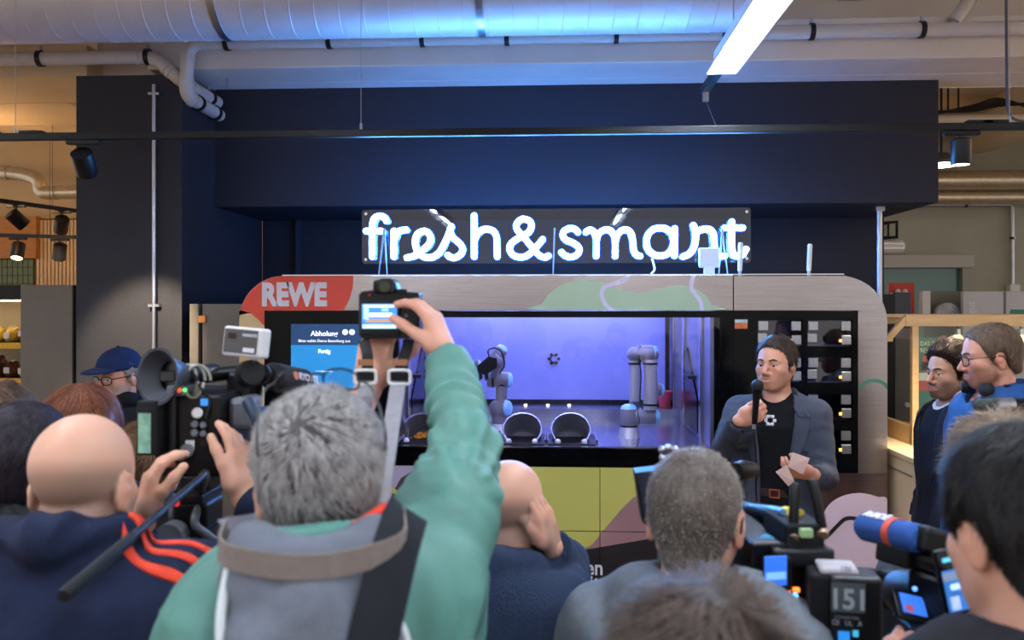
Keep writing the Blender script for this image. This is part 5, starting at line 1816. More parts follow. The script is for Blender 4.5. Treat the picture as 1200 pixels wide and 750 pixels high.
# chest emblem
lgm = mat('white_emblem', 'd8d8d8', .6)
cz = zs - .050
for k in range(6):
    a = R(60 * k)
    if k == 6: continue
    c_ = (.008 - .019 * math.cos(a), cz + .019 * math.sin(a))
    sp.drape('emblem', tsh, ([(c_[0] - .007, c_[1] - .007), (c_[0] + .007, c_[1] - .007)], [(c_[0] - .007, c_[1] + .007), (c_[0] + .007, c_[1] + .007)]), lgm, lift=.003, nu=3)
arc = [(.008 - .0155 * math.cos(R(a)), cz + .0155 * math.sin(R(a))) for a in (50, 110, 180, 250, 310)]
arc2 = [(.008 - .0225 * math.cos(R(a)), cz + .0225 * math.sin(R(a))) for a in (50, 110, 180, 250, 310)]
sp.drape('emblem', tsh, (arc, arc2), lgm, lift=.0035, nu=2)
# belt
bz = Z(578, 3.85, 893)
bl_ = MB()
S_ = np.array(sp.secs)
rx_, ry_ = np.interp(bz, S_[:, 0], S_[:, 3]) + .016, np.interp(bz, S_[:, 0], S_[:, 4]) + .016
ring_ = [Vector((rx_ * math.cos(a), ry_ * math.sin(a) - .005, bz)) for a in [i * 2 * PI / 40 for i in range(41)]]
bl_.ribbon(ring_, .034, [Vector((p.x, p.y, 0)).normalized() for p in ring_], .004)
belt = bl_.build('belt', mat('brown_belt', '2a1a14', .45), sp.root, M=sp.M)
bk = MB()
for dx, dz, sx, sz in ((-.022, 0, .005, .036), (.018, 0, .005, .036), (-.002, .017, .044, .005), (-.002, -.017, .044, .005)):
    bk.box((-.012 + dx, ry_ + .004, bz + dz), (sx, .006, sz))
bk.build('buckle', mat('orange_buckle', 'd0643a', .35, metal=.5), belt, M=sp.M)
# watch
def watch(p, nm, m=M_black, face=True, r=.031, u=.012):
    a, e_, w_ = p.arm[nm]
    d = (w_ - e_) / np.linalg.norm(w_ - e_)
    c = w_ - d * u
    o = MB().cyl(c - d * .011, c + d * .011, r, n=20).build('watch', m, p.root, True, M=p.M)
    return o
watch(sp, 'R')
finish(sp, fabric('navy_chinos', '14151c'))

# handheld microphone with its cable
t = thing('microphone', 'black handheld microphone with cable held by the man in the blazer', 'microphone', at(887, 480, 3.56))
m0, m1 = at(884, 497, 3.57), at(887, 457, 3.56)
MB().lathe_on(m0, m1, [(0, .010), (.05, .0115), (.7, .014), (.92, .018), (1, .021)], 20).build('handle', M_black, t, smooth=True)
ax_ = (m1 - m0).normalized()
MB().sphere(m1 + ax_ * .018, .0255, 18, 12).build('grille', mat('mic_grille', '1b1c20', .45, metal=.6, bump=.8, bscale=400), t, smooth=True)
MB().lathe_on(m1 + ax_ * .008, m1 + ax_ * .014, [(0, .0265), (1, .0265)], 20).build('grille_band', M_blackmetal, t, smooth=True)
MB().cyl(m0 - ax_ * .02, m0, .008, n=12).build('connector', M_galv, t)
MB().tube(spline([m0 - ax_ * .02, at(885, 520, 3.57), at(886, 545, 3.58), at(886, 575, 3.6), at(887, 610, 3.6), at(884, 700, 3.6), (at(880, 700, 3.6).x, 3.55, .3), (at(870, 700, 3.6).x, 3.5, .012)], 6), .0035, 8).build('cable', M_black, t, smooth=True)
# note cards
M_card = mat('cue_card', 'd9b8b0', .8, noise=.04, nscale=20)
for lab, pts, yy in (('pale note card held upright in the left hand of the man in the blazer', ((923, 547), (929, 530), (949, 537), (941, 556)), 3.50), ('pale note card folded down under the thumb of the man in the blazer', ((909, 553), (922, 545), (931, 564), (924, 570)), 3.49)):
    P4 = [at(a, b, yy + i * .006) for i, (a, b) in enumerate(pts)]
    n_ = (P4[1] - P4[0]).cross(P4[2] - P4[0]).normalized() * .0012
    cd = MB()
    cd._add(P4 + [p + n_ for p in P4], [(0, 1, 2, 3), (7, 6, 5, 4), (0, 4, 5, 1), (1, 5, 6, 2), (2, 6, 7, 3), (3, 7, 4, 0)])
    tag(cd.build('note_card', M_card), lab, 'note card')

# ------------------------------------------------------------ young man in dark blazer
ym = Person('young man with dark swept hair and short beard in a navy blazer by the counter', (1112, 437), 4.0, 1.72, 94, face_turn=14, nod=2)
ym.body(SK_C, hstep=.004)
H_ym = hair_mat('hair_dark_wavy', '120b08', '3a261a')
ym.brows(H_ym)
ym.hair(H_ym, n=2600, length=.045, width=.0018, lift=.40, th=.019, top=.020, flow=(0, -.09, .02), jit=.5, noise=.006, nf=70)
ym.cloth('sweater', fabric('navy_sweater', '0d1322'), off=.014, wr=.002, sleeves=False, neck=(.075, .03))
shc, shs = ym.cloth('shirt_collar', fabric('white_shirt', 'd9d2cc'), off=.010, sleeves=False, wr=0, z0=ym.sh_z - .02, neck=(.062, .03), step=.008, extra=[cap((0, ym.ln(ym.sh_z) - .005, ym.sh_z + .04), (0, ym.ln(ym.sh_z), ym.sh_z + .085), .070, .066, .02)])
def vcut2(x, y, z, p=ym):
    t_ = np.interp(z, [.7, 1.1, p.sh_z, p.sh_z + .1], [.05, .06, .09, .08])
    return np.maximum(np.abs(x) - t_, -y)
yb, ybs = ym.cloth('blazer', fabric('navy_blazer', '171a26'), off=.030, z0=.78, seed=6, cut=[Prim(vcut2, V(-.2, -.02, .6), V(.2, .3, 1.7), .004, 's'), cap((0, 0, ym.sh_z + .02), (0, 0, ym.sh_z + .25), .07, .08, .008, 's')])
for sd in (1, -1):
    zz = ym.sh_z
    ym.drape('lapel', ybs, ([(sd * .07, zz + .05), (sd * .095, zz - .06), (sd * .07, zz - .3)], [(sd * .1, zz + .04), (sd * .155, zz - .06), (sd * .075, zz - .3)]), MATS['navy_blazer'], lift=.005)
finish(ym)

# ------------------------------------------------------------ man with glasses in blue jacket
gm = Person('man in glasses with ginger beard and bright blue jacket beside the glass case', (1161, 418), 3.35, 1.84, 95, face_turn=-18, nod=8)
gm.body(SK_D, hstep=.004, jaw=1.08)
H_gm = hair_mat('hair_cropped_brown', '3a2c22', '75604e')
gm.brows(H_gm)
gm.hair(H_gm, n=1600, length=.010, width=.0012, lift=.6, th=.008, jit=.6, noise=.002)
gm.glasses(M_black)
M_bluej = fabric('blue_shell', '133d70', noise=.08, bump=.1, rough=.6)
z_ = gm.sh_z
hood = [cap((-.09, -.03, z_ + .035), (.0, -.10, z_ + .05), .045, .05, .03, wr=.008, wn=2, seed=4), cap((0, -.10, z_ + .05), (.09, -.03, z_ + .035), .05, .045, .03, wr=.008, wn=2, seed=5),
        cap((-.09, -.03, z_ + .035), (-.07, .08, z_ - .03), .045, .035, .03, wr=.006, wn=2, seed=6), cap((.09, -.03, z_ + .035), (.07, .08, z_ - .03), .045, .035, .03, wr=.006, wn=2, seed=7)]
gm.cloth('jacket', M_bluej, off=.036, wr=.008, seed=9, sl_wr=.008, sl_r=1.08, extra=hood, z0=.75, cut=[cap((0, .05, z_ + .02), (0, .02, z_ + .25), .062, .085, .01, 's')])
finish(gm)
# headphones round his neck
t = thing('headphones', 'black headphones resting round the neck of the man in the blue jacket', 'headphones', gm.M @ Vector((0, 0, z_ + .1)))
band = [gm.M @ Vector((.088 * math.cos(a), -.01 + .085 * math.sin(a), z_ + .085 + .012 * math.sin(a))) for a in np.linspace(R(20), R(-200), 20)]
MB().tube(band, .008, 10).build('headband', M_black, t, smooth=True)
for sd in (1, -1):
    c = gm.M @ Vector((sd * .068, .078, z_ + .075)); d_ = (gm.M.to_3x3() @ Vector((sd * .5, .8, .1))).normalized()
    cup = MB().lathe_on(c - d_ * .014, c + d_ * .016, [(0, .024), (.3, .028), (.8, .026), (1, .018)], 20).build('ear_cup', M_black_soft, t, smooth=True)

# ------------------------------------------------------------ man in cap
cm = Person('man in a navy cap and glasses with black scarf before the dark column', (139, 441), 3.85, 1.74, 168, face_turn=-10, nod=6)
cm.body(SK_E, hstep=.004)
H_cm = hair_mat('hair_grey_short', '5a5552', 'a09a94')
cm.brows(H_cm)
cm.hair(H_cm, n=500, length=.012, th=.006, lift=.3)
cm.glasses(M_black, thick=.0024)
M_cap = fabric('navy_cap', '0e1e40', bump=.2)
cp = [ell((0, -.010, .045), (.088, .110, .090), .01), Prim(lambda x, y, z: -(z - .034 - .10 * np.clip(-y - .02, 0, 1) * 0) + 0 * x + 0 * y, V(-.2, -.2, -.2), V(.2, .2, .3), .006, 'i')]
vs, fs = Shape(cp).mesh(.005)
cap_o = np_mesh('cap', vs, fs, M_cap, cm.root, cm.M @ cm.Mh)
bp_ = [ell((0, .085, .040), (.080, .095, .016), .004), ell((0, .075, .022), (.12, .11, .020), .008, 's'), Prim(lambda x, y, z: -(y - .055) + 0 * x + 0 * z, V(-.2, -.2, -.2), V(.2, .3, .3), .004, 'i')]
vs, fs = Shape(bp_).mesh(.004)
np_mesh('brim', vs, fs, M_cap, cap_o, cm.M @ cm.Mh)
MB().sphere((0, -.012, .137), (.008, .008, .005), 12, 8).build('button', M_cap, cap_o, True, M=cm.M @ cm.Mh)
z_ = cm.sh_z
cm.cloth('coat', fabric('black_coat', '111319'), off=.034, wr=.006, seed=12, z0=.7)
sf = [cap((.085 * math.cos(a), .0 + .08 * math.sin(a), z_ + .07 + .012 * math.sin(3 * a)), (.085 * math.cos(a + .7), .08 * math.sin(a + .7), z_ + .07 + .012 * math.sin(3 * a + 2)), .036, .038, .02, wr=.006, wn=2, seed=int(a * 3)) for a in np.arange(0, 6.28, .63)]
vs, fs = Shape(sf).mesh(.009)
np_mesh('scarf', vs, fs, fabric('black_scarf', '0b0c12', bump=.5), cm.root, cm.M)
finish(cm)

# ------------------------------------------------------------ grey-haired photographer in green jacket
gr_ = Person('grey-haired photographer in a sage green jacket lifting a camera with both hands', (373, 563), 1.2, 1.78, 14, face_turn=6, nod=-4, build=1.0, lean=.05, neck=.085, shoulders=.93)
gr_.S['L'] = gr_.S['L'] + V(.02, .02, -.05)
wR = at(524, 420, 1.665)
gr_.set_arm('R', wR, (.85, -.2, -.5), (-.34, .02, .94), (-.9, .25, -.2), lift=.02, curl=(.55, .62, .68, .75), thumb=(.12, .75), thumb_curl=.25)
wL = at(432, 455, 1.70)
gr_.set_arm('L', wL, (.25, .35, -1), (.16, .05, 1), (.25, .85, .3), lift=.0, curl=(.55, .55, .55, .55), thumb=(.7, .2))
gr_.body(SK_B, hstep=.005, hand_step=.004, face=True)
H_gr = hair_mat('hair_salt_pepper', '1c1a19', '5c5856')
H_gr2 = hair_mat('hair_silver', '4a4644', 'c2bebd')
gr_.hair(H_gr, n=5200, length=.042, width=.0013, lift=.17, whorl=(-.025, -.075, .085), jit=.55, th=.009, top=.006, noise=.003, nf=55, strand_m=H_gr2, line=HL_NAPE, step=.005, dark_below=-.02)
M_grn = fabric('sage_shell', '527f74', noise=.05, rough=.55, bump=.06, bs=500)
z_ = gr_.sh_z
aR, eR, wR_ = gr_.arm['R']
gext = [cap((-.115, -.03, z_ + .02), (0, -.085, z_ + .015), .04, .045, .03, wr=.004), cap((0, -.085, z_ + .015), (.115, -.03, z_ + .02), .045, .04, .03, wr=.004),
        cap(aR + V(-.05, 0, -.07), aR + (eR - aR) * .5, .080, .070, .05, wr=.008, wn=4, seed=21), cap(aR + V(-.05, -.02, -.22), aR + V(-.03, .0, -.06), .08, .085, .06, wr=.008, wn=3, seed=22)]
gj, gsh = gr_.cloth('jacket', M_grn, off=.045, wr=.012, seed=14, sl_wr=.010, sl_r=1.03, step=.008, extra=gext, z0=.8, wf=30, short={'L': .06}, cuff=.008,
                    cut=[fan_folds((.135, -.10, z_ - .17), .0085, 15, .03, .42, 3), fan_folds((-.15, -.08, z_ - .16), .006, 11, .03, .32, 5), fan_folds(tuple(eR + V(-.03, -.03, -.03)), .007, 11, .03, .20, 8),cap((0, .03, z_ + .03), (0, .03, z_ + .25), .075, .085, .012, 's')])
# grey inner hood spilling over the back
hd = [ell((0, -.165, z_ - .02), (.055, .035, .09), .04), cap((-.075, -.075, z_ + .085), (-.055, -.155, z_ - .03), .034, .040, .04, wr=.008, wn=2, seed=2), cap((.075, -.075, z_ + .085), (.060, -.155, z_ - .03), .034, .040, .04, wr=.008, wn=2, seed=3),
      cap((-.055, -.155, z_ - .03), (.0, -.185, z_ - .13), .042, .05, .04, wr=.008, wn=3, seed=4), cap((.060, -.155, z_ - .03), (0, -.185, z_ - .13), .042, .05, .04, wr=.008, wn=3, seed=8),
      cap((.0, -.185, z_ - .10), (.02, -.195, z_ - .26), .06, .05, .04, wr=.010, wn=3, seed=18), cap((-.05, -.11, z_ + .07), (.05, -.11, z_ + .07), .034, .034, .04, wr=.005, wn=2)]
M_hood = fabric('grey_hood', '5f636c', bump=.3)
vs, fs = Shape(hd).mesh(.008)
np_mesh('hood', vs, fs, M_hood, gr_.root, gr_.M)
tr_ = [gr_.M @ Vector(p) for p in spline([(-.098, -.115, z_ + .075), (-.103, -.150, z_ + .02), (-.092, -.185, z_ - .05), (-.06, -.215, z_ - .13), (.02, -.228, z_ - .20), (.085, -.205, z_ - .15), (.112, -.180, z_ - .08), (.108, -.158, z_ - .01), (.085, -.15, z_ + .03)], 6)]
MB().tube(tr_, .006, 8).build('hood_piping', mat('white_piping', 'cfd6d8', .7), gr_.root, True)
# red and blue scarf ends at the right of the neck
MB().tube([gr_.M @ Vector(p) for p in spline([(.05, -.07, z_ + .10), (.085, -.035, z_ + .112), (.095, .01, z_ + .105), (.08, .05, z_ + .08)], 5)], .010, 10).build('red_neckerchief', fabric('red_cloth', 'd8402c'), gr_.root, True)
MB().tube([gr_.M @ Vector(p) for p in spline([(.05, -.085, z_ + .10), (.085, -.06, z_ + .105), (.105, -.03, z_ + .10)], 5)], .009, 10).build('blue_lining', fabric('blue_lining', '2c6fae'), gr_.root, True)
finish(gr_)
gr_.glasses(M_blackmetal, up=.088, back=-.055, tilt=34, lens=True)

# camera strap (belongs to the camera) and rucksack strap
CAMY = 1.66
sc_ = CAMY / FPX
cam_t = thing('stills_camera', 'black mirrorless camera with lit screen and grey strap raised overhead', 'camera', at(455, 388, CAMY))
cc = at(455, 368, CAMY)
def cp_(px, py, dy=0.0): return at(px, py, CAMY + dy)
def cbox(a, b, c, d, y0, y1, nm, m, par=cam_t, bev=.004):
    p, q = cp_(a, d), cp_(b, c)
    return MB().bb(p.x, q.x, CAMY + y0, CAMY + y1, p.z, q.z).build(nm, m, par, bevel=bev)
body_ = MB().prism([(cp_(a, b).x, cp_(a, b).z) for a, b in ((420, 345), (424, 341), (437, 340), (441, 329), (446, 326), (458, 326), (463, 331), (466, 341), (480, 342), (491, 343), (491, 392), (486, 397), (424, 397), (420, 392))], CAMY, CAMY + .045).build('camera_body', M_black, cam_t, bevel=.003)
MB().lathe_on(cp_(462, 368, .045), cp_(462, 368, .15), [(0, .034), (.3, .036), (.35, .038), (.8, .038), (1, .036)], 28).build('camera_lens', M_black, cam_t, smooth=True)
cbox(438, 463, 328, 344, -.012, .01, 'viewfinder', M_black_soft, bev=.006)
MB().lathe_on(cp_(450.5, 336, -.016), cp_(450.5, 336, -.011), [(0, .011), (1, .011)], 20).build('eyepiece_glass', mat('eyepiece', '27331c', .1), cam_t)
cbox(422, 470, 352, 393, -.006, .004, 'screen_bezel', M_black_soft)
scr = cbox(425, 466, 356, 385, -.0075, -.0055, 'camera_screen', glow('cam_screen_sky', '2f74c4', .9), bev=0)
for a, b, c, d, col_, st_ in ((427, 464, 357.5, 360, 'dfeeff', 1.2), (434, 460, 367, 371, 'e8f2ff', 1.4), (430, 462, 374, 377.5, 'b48a60', .7), (426, 465, 380.5, 384.5, 'cfe4c8', .9), (427, 433, 361, 374, '9cc8f0', 1.), (448, 456, 361, 365, '86b4e8', 1.)):
    p, q = cp_(a, d), cp_(b, c)
    MB().bb(p.x, q.x, CAMY - .0082, CAMY - .0075, p.z, q.z).build('screen_picture', glow('pic_' + col_, col_, st_ * .8), scr)
for px, py in ((474, 361), (479, 361), (476, 370), (480, 379), (474, 380), (480, 387), (475, 387)):
    MB().cyl(cp_(px, py, .0), cp_(px, py, -.004), .0032, n=12).build('button', M_grey_pl, cam_t)
MB().cyl(cp_(470, 342), cp_(470, 339), .012, n=20).build('mode_dial', M_black_soft, cam_t, smooth=True)
MB().sphere(cp_(433, 346, -.002), .003, 10, 8).build('record_button', mat('rec_red', 'b02020', .4), cam_t)
# strap: two tails with metal slides, meeting behind the neck
M_strap = fabric('grey_webbing', '8d8b90', bump=.4, bs=900)
for x_, lab in ((434, 'l'), (471, 'r')):
    MB().ribbon(spline([cp_(x_ - 8 if x_ < 450 else x_ + 8, 398, .01), cp_(x_ - 4 if x_ < 450 else x_ + 5, 412, -.01), cp_(x_ - 3 if x_ < 450 else x_ - 1, 428, -.02), cp_(x_ - 5, 445, -.03)], 4), .022, (0, -1, 0), .003).build('strap_tail', M_black_soft, cam_t)
    c_ = cp_(x_ - 6 if x_ < 450 else x_ - 3, 442, -.04)
    pts = [c_ + Vector((.021 * math.copysign(abs(math.cos(a)) ** .4, math.cos(a)), 0, .0135 * math.copysign(abs(math.sin(a)) ** .4, math.sin(a)))) for a in np.linspace(0, 2 * PI, 25)]
    MB().tube(pts, .0032, 8, False).build('strap_slide', M_white_pl, cam_t, smooth=True)
    MB().box(c_ + Vector((0, .004, .004)), (.034, .006, .022)).build('strap_keeper', M_black, cam_t, bevel=.004)
    MB().box(c_ + Vector((0, .003, .028)), (.030, .004, .012)).build('leather_tab', mat('tan_leather', '8a5a3c', .6), cam_t)
nk = [gr_.M @ Vector(p) for p in ((-.112, -.03, z_ + .10), (-.102, -.125, z_ + .092), (0, -.172, z_ + .085), (.102, -.130, z_ + .092), (.115, -.04, z_ + .105))]
nn_ = [(gr_.M.to_3x3() @ Vector(p)) for p in ((-1, -.3, 0), (-.7, -.7, 0), (0, -1, 0), (.7, -.7, 0), (1, -.3, 0))]
pts = spline(nk, 5); nr_ = [n.normalized() for n in spline(nn_, 5)]
MB().ribbon(pts, .029, nr_, .003).build('neck_strap', fabric('taupe_webbing', '7b7069', bump=.4, bs=900), cam_t)
MB().ribbon(spline([cp_(467, 446, -.03), cp_(462, 480, -.10), cp_(456, 520, -.20), at(450, 560, 1.34), at(444, 600, 1.26), pts[-1]], 5), [.03] * 26, (0, -1, .1), .003).build('strap_run', M_strap, cam_t)
MB().ribbon(spline([cp_(427, 446, -.03), cp_(428, 470, -.06), cp_(420, 500, -.02), at(390, 560, 1.50), at(340, 600, 1.40), pts[0]], 5), [.03] * 26, (0, -1, .1), .003).build('strap_run', M_strap, cam_t)
# rucksack strap over the back
bs_ = [gr_.M @ Vector(p) for p in ((.125, .04, z_ + .085), (.115, -.06, z_ + .112), (.090, -.150, z_ + .07), (.055, -.225, z_ - .04), (.025, -.262, z_ - .16), (.01, -.27, z_ - .32))]
tag(MB().ribbon(spline(bs_, 6), .058, [(gr_.M.to_3x3() @ Vector((.1, -1, .55))).normalized()] * 31, .007).build('shoulder_strap', fabric('black_webbing', '15171c', bump=.4)), 'wide black shoulder strap crossing the back of the sage green jacket', 'strap')

# ------------------------------------------------------------ bald cameraman in navy track top
bm_ = Person('bald cameraman in a navy top with red shoulder stripes working the large video camera', (98, 566), 1.43, 1.73, 8, face_turn=-8, nod=8, build=1.08, lean=.04, neck=.07)
wR = at(286, 582, 1.66)
bm_.set_arm('R', wR, (.9, -.1, -.5), (-.12, .12, 1), (-.9, .35, .05), curl=(.25, .4, .5, .6), thumb=(.35, .15), thumb_curl=.2)
wL = at(166, 612, 1.58)
bm_.set_arm('L', wL, (-.8, 0, -.6), (.15, .1, .98), (.75, .55, .1), curl=(.45, .55, .6, .65), thumb=(.35, .35))
bm_.body(SK_F, hstep=.005, hand_step=.004, bald=True, nose=1.05, fat=.004)
z_ = bm_.sh_z
M_nv = fabric('navy_fleece', '141c34', bump=.35)
nex = [cap((-.085, -.02, z_ + .07), (0, -.075, z_ + .085), .036, .04, .03, wr=.004), cap((0, -.075, z_ + .085), (.085, -.02, z_ + .07), .04, .036, .03, wr=.004), cap((.085, -.02, z_ + .07), (.05, .06, z_ + .05), .036, .03, .03), cap((-.085, -.02, z_ + .07), (-.05, .06, z_ + .05), .036, .03, .03)]
nj, njs = bm_.cloth('track_top', M_nv, off=.040, wr=.006, seed=31, sl_wr=.007, sl_r=1.12, extra=nex, z0=.8, step=.009, wf=18, cut=[fan_folds((.16, -.05, z_ - .15), .005, 11, .03, .32, 3), fan_folds((0, -.1, z_ + .05), .006, 9, .03, .25, 5),cap((0, .03, z_ + .07), (0, .05, z_ + .25), .066, .08, .01, 's')])
M_or = fabric('red_stripe', 'd9452f')
for i, yy in enumerate((-.055, -.022, .011)):
    bm_.drape  # stripes run over the shoulder from the collar to the sleeve
    n_ = 22
    X_ = np.linspace(.105, .30, n_)
    P = np.array([[[x_, yy + w_ * .010 - (x_ - .1) * .10, 0] for w_ in (-.62, .62)] for x_ in X_]).reshape(-1, 3)
    P[:, 2] = z_ + .3
    for _ in range(70):
        P[:, 2] -= np.clip((njs.ev(P) - .003) * .8, -.03, .03)
    F = [(2 * a, 2 * a + 1, 2 * a + 3, 2 * a + 2) for a in range(n_ - 1)]
    B_ = P - V(0, 0, .006); N0 = len(P)
    F += [tuple(N0 + q for q in f[::-1]) for f in F] + [(2 * a, 2 * a + 2, N0 + 2 * a + 2, N0 + 2 * a) for a in range(n_ - 1)] + [(2 * a + 3, 2 * a + 1, N0 + 2 * a + 1, N0 + 2 * a + 3) for a in range(n_ - 1)]
    np_mesh('shoulder_stripe', np.concatenate([P, B_]), F, M_or, bm_.root, bm_.M)
watch(bm_, 'R', M_black_soft, r=.033, u=.02)
finish(bm_)

# ------------------------------------------------------------ bald man, hand at ear
he = Person('bald man in a dark navy sweater pressing a hand to his ear', (597, 597), 2.05, 1.55, -16, face_turn=-14, nod=4, build=.98, neck=.035, shoulders=.84)
he.set_arm('R', at(648, 642, 2.03), (.10, 1, -.25), (-.28, -.12, .95), (-.85, .5, -.05), curl=(.22, .28, .32, .36), thumb=(.4, .2), k=.98)
he.body(SK_F, bald=True, hstep=.005, hand_step=.0045)
z_ = he.sh_z
nx_ = [cap((-.075, -.02, z_ + .06), (0, -.065, z_ + .07), .03, .034, .03), cap((0, -.065, z_ + .07), (.075, -.02, z_ + .06), .034, .03, .03)]
he.cloth('sweater', fabric('navy_knit', '232f45', bump=.6, bs=220, noise=.15), off=.036, wr=.006, seed=41, sl_wr=.007, sl_r=1.0, extra=nx_, z0=.8, cuff=-.005, step=.010, cut=[cap((0, .02, z_ + .05), (0, .03, z_ + .25), .062, .08, .01, 's')])
finish(he)

# ------------------------------------------------------------ man with cropped grey hair in grey hoodie
bz_ = Person('man with cropped grey hair, glasses and neck tattoo in a grey hooded sweatshirt', (815, 605), 1.55, 1.64, -12, face_turn=-6, nod=2, build=1.02, neck=.032, shoulders=.92)
bz_.body(SK_B, hstep=.005)
H_bz = hair_mat('hair_cropped_grey', '3c342f', '6e645c')
bz_.hair(H_bz, n=2600, length=.005, width=.0008, lift=.8, th=.003, jit=.6, noise=.001, line=HL_NAPE, step=.005, strand_m=hair_mat('hair_stubble_grey', '544b45', '8a8179'))
bz_.glasses(M_black, thick=.0022)
z_ = bz_.sh_z
M_hd = fabric('grey_hoodie', '70777f', noise=.12, bump=.3)
hx = [cap((-.10, -.02, z_ + .045), (-.06, -.115, z_ + .03), .045, .05, .04, wr=.006, wn=2, seed=3), cap((.10, -.02, z_ + .045), (.06, -.115, z_ + .03), .045, .05, .04, wr=.006, wn=2, seed=4), cap((-.06, -.115, z_ + .03), (.06, -.115, z_ + .03), .052, .052, .04, wr=.006, wn=2, seed=5),
      cap((-.04, -.13, z_ - .03), (.04, -.13, z_ - .03), .05, .05, .05, wr=.006), cap((-.10, -.02, z_ + .045), (-.06, .08, z_ + .0), .045, .035, .04), cap((.10, -.02, z_ + .045), (.06, .08, z_ + .0), .045, .035, .04)]
bz_.cloth('hoodie', M_hd, off=.045, wr=.007, seed=51, sl_wr=.008, sl_r=1.18, extra=hx, z0=.8, step=.009, cut=[fan_folds((-.15, -.08, z_ - .15), .006, 11, .03, .32, 3), fan_folds((.15, -.08, z_ - .15), .006, 11, .03, .32, 6),cap((0, .02, z_ + .04), (0, .03, z_ + .25), .066, .085, .012, 's')])
# tattoo on the left of the neck
tt = [[-.055, -.022, -.052], [-.058, -.026, -.066], [-.056, -.034, -.080], [-.058, -.028, -.092]]
MB().tube([Vector(p) for p in spline(tt, 5)], .005, 8).build('neck_tattoo', mat('tattoo', '4a4a4c', .6), bz_.root, True, M=bz_.M @ bz_.Mh)
finish(bz_)

# ------------------------------------------------------------ tousled brown head close in front
fb = Person('person with tousled brown hair standing low in front of the grey hoodie', (826, 832), 1.0, 1.6, -12, nod=4)
fb.body(SK_G, hstep=.007, face=True, hand_step=.014)
H_fb = hair_mat('hair_tousled_brown', '1f1713', '453831')
fb.hair(H_fb, n=8000, length=.055, width=.0010, lift=.45, th=.022, top=.010, jit=1.0, noise=.008, nf=45, line=HL_NAPE, strand_m=hair_mat('hair_tousled_light', '33281f', '665850'), whorl=(.01, -.04, .12))
fb.cloth('sweater', fabric('dark_brown_knit', '2a2422'), off=.034, wr=.005, seed=61)
finish(fb)

# ------------------------------------------------------------ black-haired man at the right with phone
bh = Person('black-haired man in a dark hooded jacket filming with a phone', (1197, 622), 1.12, 1.76, 2, face_turn=8, nod=14, build=.95, neck=.03, shoulders=.82)
bh.set_arm('R', at(1160, 792, 1.345), (.8, -.2, -.6), (-.50, .02, .85), (-.1, -1, .1), curl=(.75, .75, .8, .85), thumb=(.3, .6))
bh.set_arm('L', at(1016, 806, 1.46), (-.6, -.3, -.7), (.72, .1, .62), (.3, .85, -.2), curl=(.35, .45, .55, .6), thumb=(.5, .2))
bh.body(SK_B, hstep=.005, hand_step=.004)
H_bh = hair_mat('hair_black', '080707', '1c1918')
bh.hair(H_bh, n=7000, length=.03, width=.0009, lift=.30, th=.013, top=.004, jit=.5, noise=.004, line=HL_NAPE, step=.005, strand_m=hair_mat('hair_black_l', '100e0e', '2e2a29'), down=.05)  # strands a little lighter than the hair base
z_ = bh.sh_z
hx = [cap((-.10, -.02, z_ + .045), (-.06, -.11, z_ + .03), .045, .05, .04, wr=.005), cap((.10, -.02, z_ + .045), (.06, -.11, z_ + .03), .045, .05, .04, wr=.005), cap((-.06, -.11, z_ + .03), (.06, -.11, z_ + .03), .05, .05, .04)]
bh.cloth('jacket', fabric('charcoal_jacket', '1b191c', bump=.3), off=.040, wr=.006, seed=71, sl_r=1.1, extra=hx, z0=.8, cut=[cap((0, .02, z_ + .04), (0, .03, z_ + .25), .066, .085, .012, 's')])
finish(bh)

# ------------------------------------------------------------ other onlookers
def onlooker(label, px, Y, heading, hm, sm, coat, coatc, line=HL_NAPE, n=3500, length=.04, turn=0, skin=SK_G, scarf=None, **hk):
    p = Person(label, px, Y, 1.7, heading, face_turn=turn)
    p.body(skin, hstep=.006, hand_step=.014)
    p.hair(hm, n=n, length=length, line=line, strand_m=sm, **hk)
    p.cloth('coat', fabric(coat, coatc), off=.036, wr=.006, seed=int(px[0]) + 3, sl_r=1.08, z0=.8, neck=(.07, .02), step=.012)
    finish(p)
    return p
onlooker('person with chestnut bobbed hair standing behind the bald cameraman', (98, 508), 2.27, 10, hair_mat('hair_chestnut', '2e1710', '6b3c26'), hair_mat('hair_chestnut_l', '4a2416', '8a5236'), 'dark_coat', '14151a',
         line=HL_LONG, th=.014, top=.006, long=.10, lift=.15, jit=.25, width=.0013, whorl=(0, -.03, .13), length=.06, down=.05)
ow = onlooker('person with dark sleek hair and a shaggy black collar beside the bald cameraman', (32, 540), 1.95, 2, hair_mat('hair_sleek_dark', '0f0c10', '2f2a32', .28), hair_mat('hair_sleek_l', '191418', '3b343c', .28), 'black_wool', '0c0c0f',
         line=HL_LONG, th=.016, top=.004, long=.06, lift=.06, jit=.15, width=.0013, whorl=(.02, .06, .12), length=.07, turn=-25, down=.02)
cl_ = [cap((.10 * math.cos(a), -.01 + .10 * math.sin(a), ow.sh_z + .06), (.10 * math.cos(a + .7), -.01 + .10 * math.sin(a + .7), ow.sh_z + .06), .045, .045, .02, wr=.01, wn=3, seed=int(a * 5)) for a in np.arange(0, 6.28, .63)]
shp_ = Shape(cl_); vs, fs = shp_.mesh(.009)
V2, F2, _ = strands('f', shp_, None, None, None, 2500, .03, .0016, (0, 0, ow.sh_z + .2), .7, 3, 1.2, 0., 0, None, (vs, fs), 0)
np_mesh('shaggy_collar', np.concatenate([vs, V2]), np.concatenate([fs, F2 + len(vs)]), mat('shaggy_black', '0b0908', .8), ow.root, ow.M)
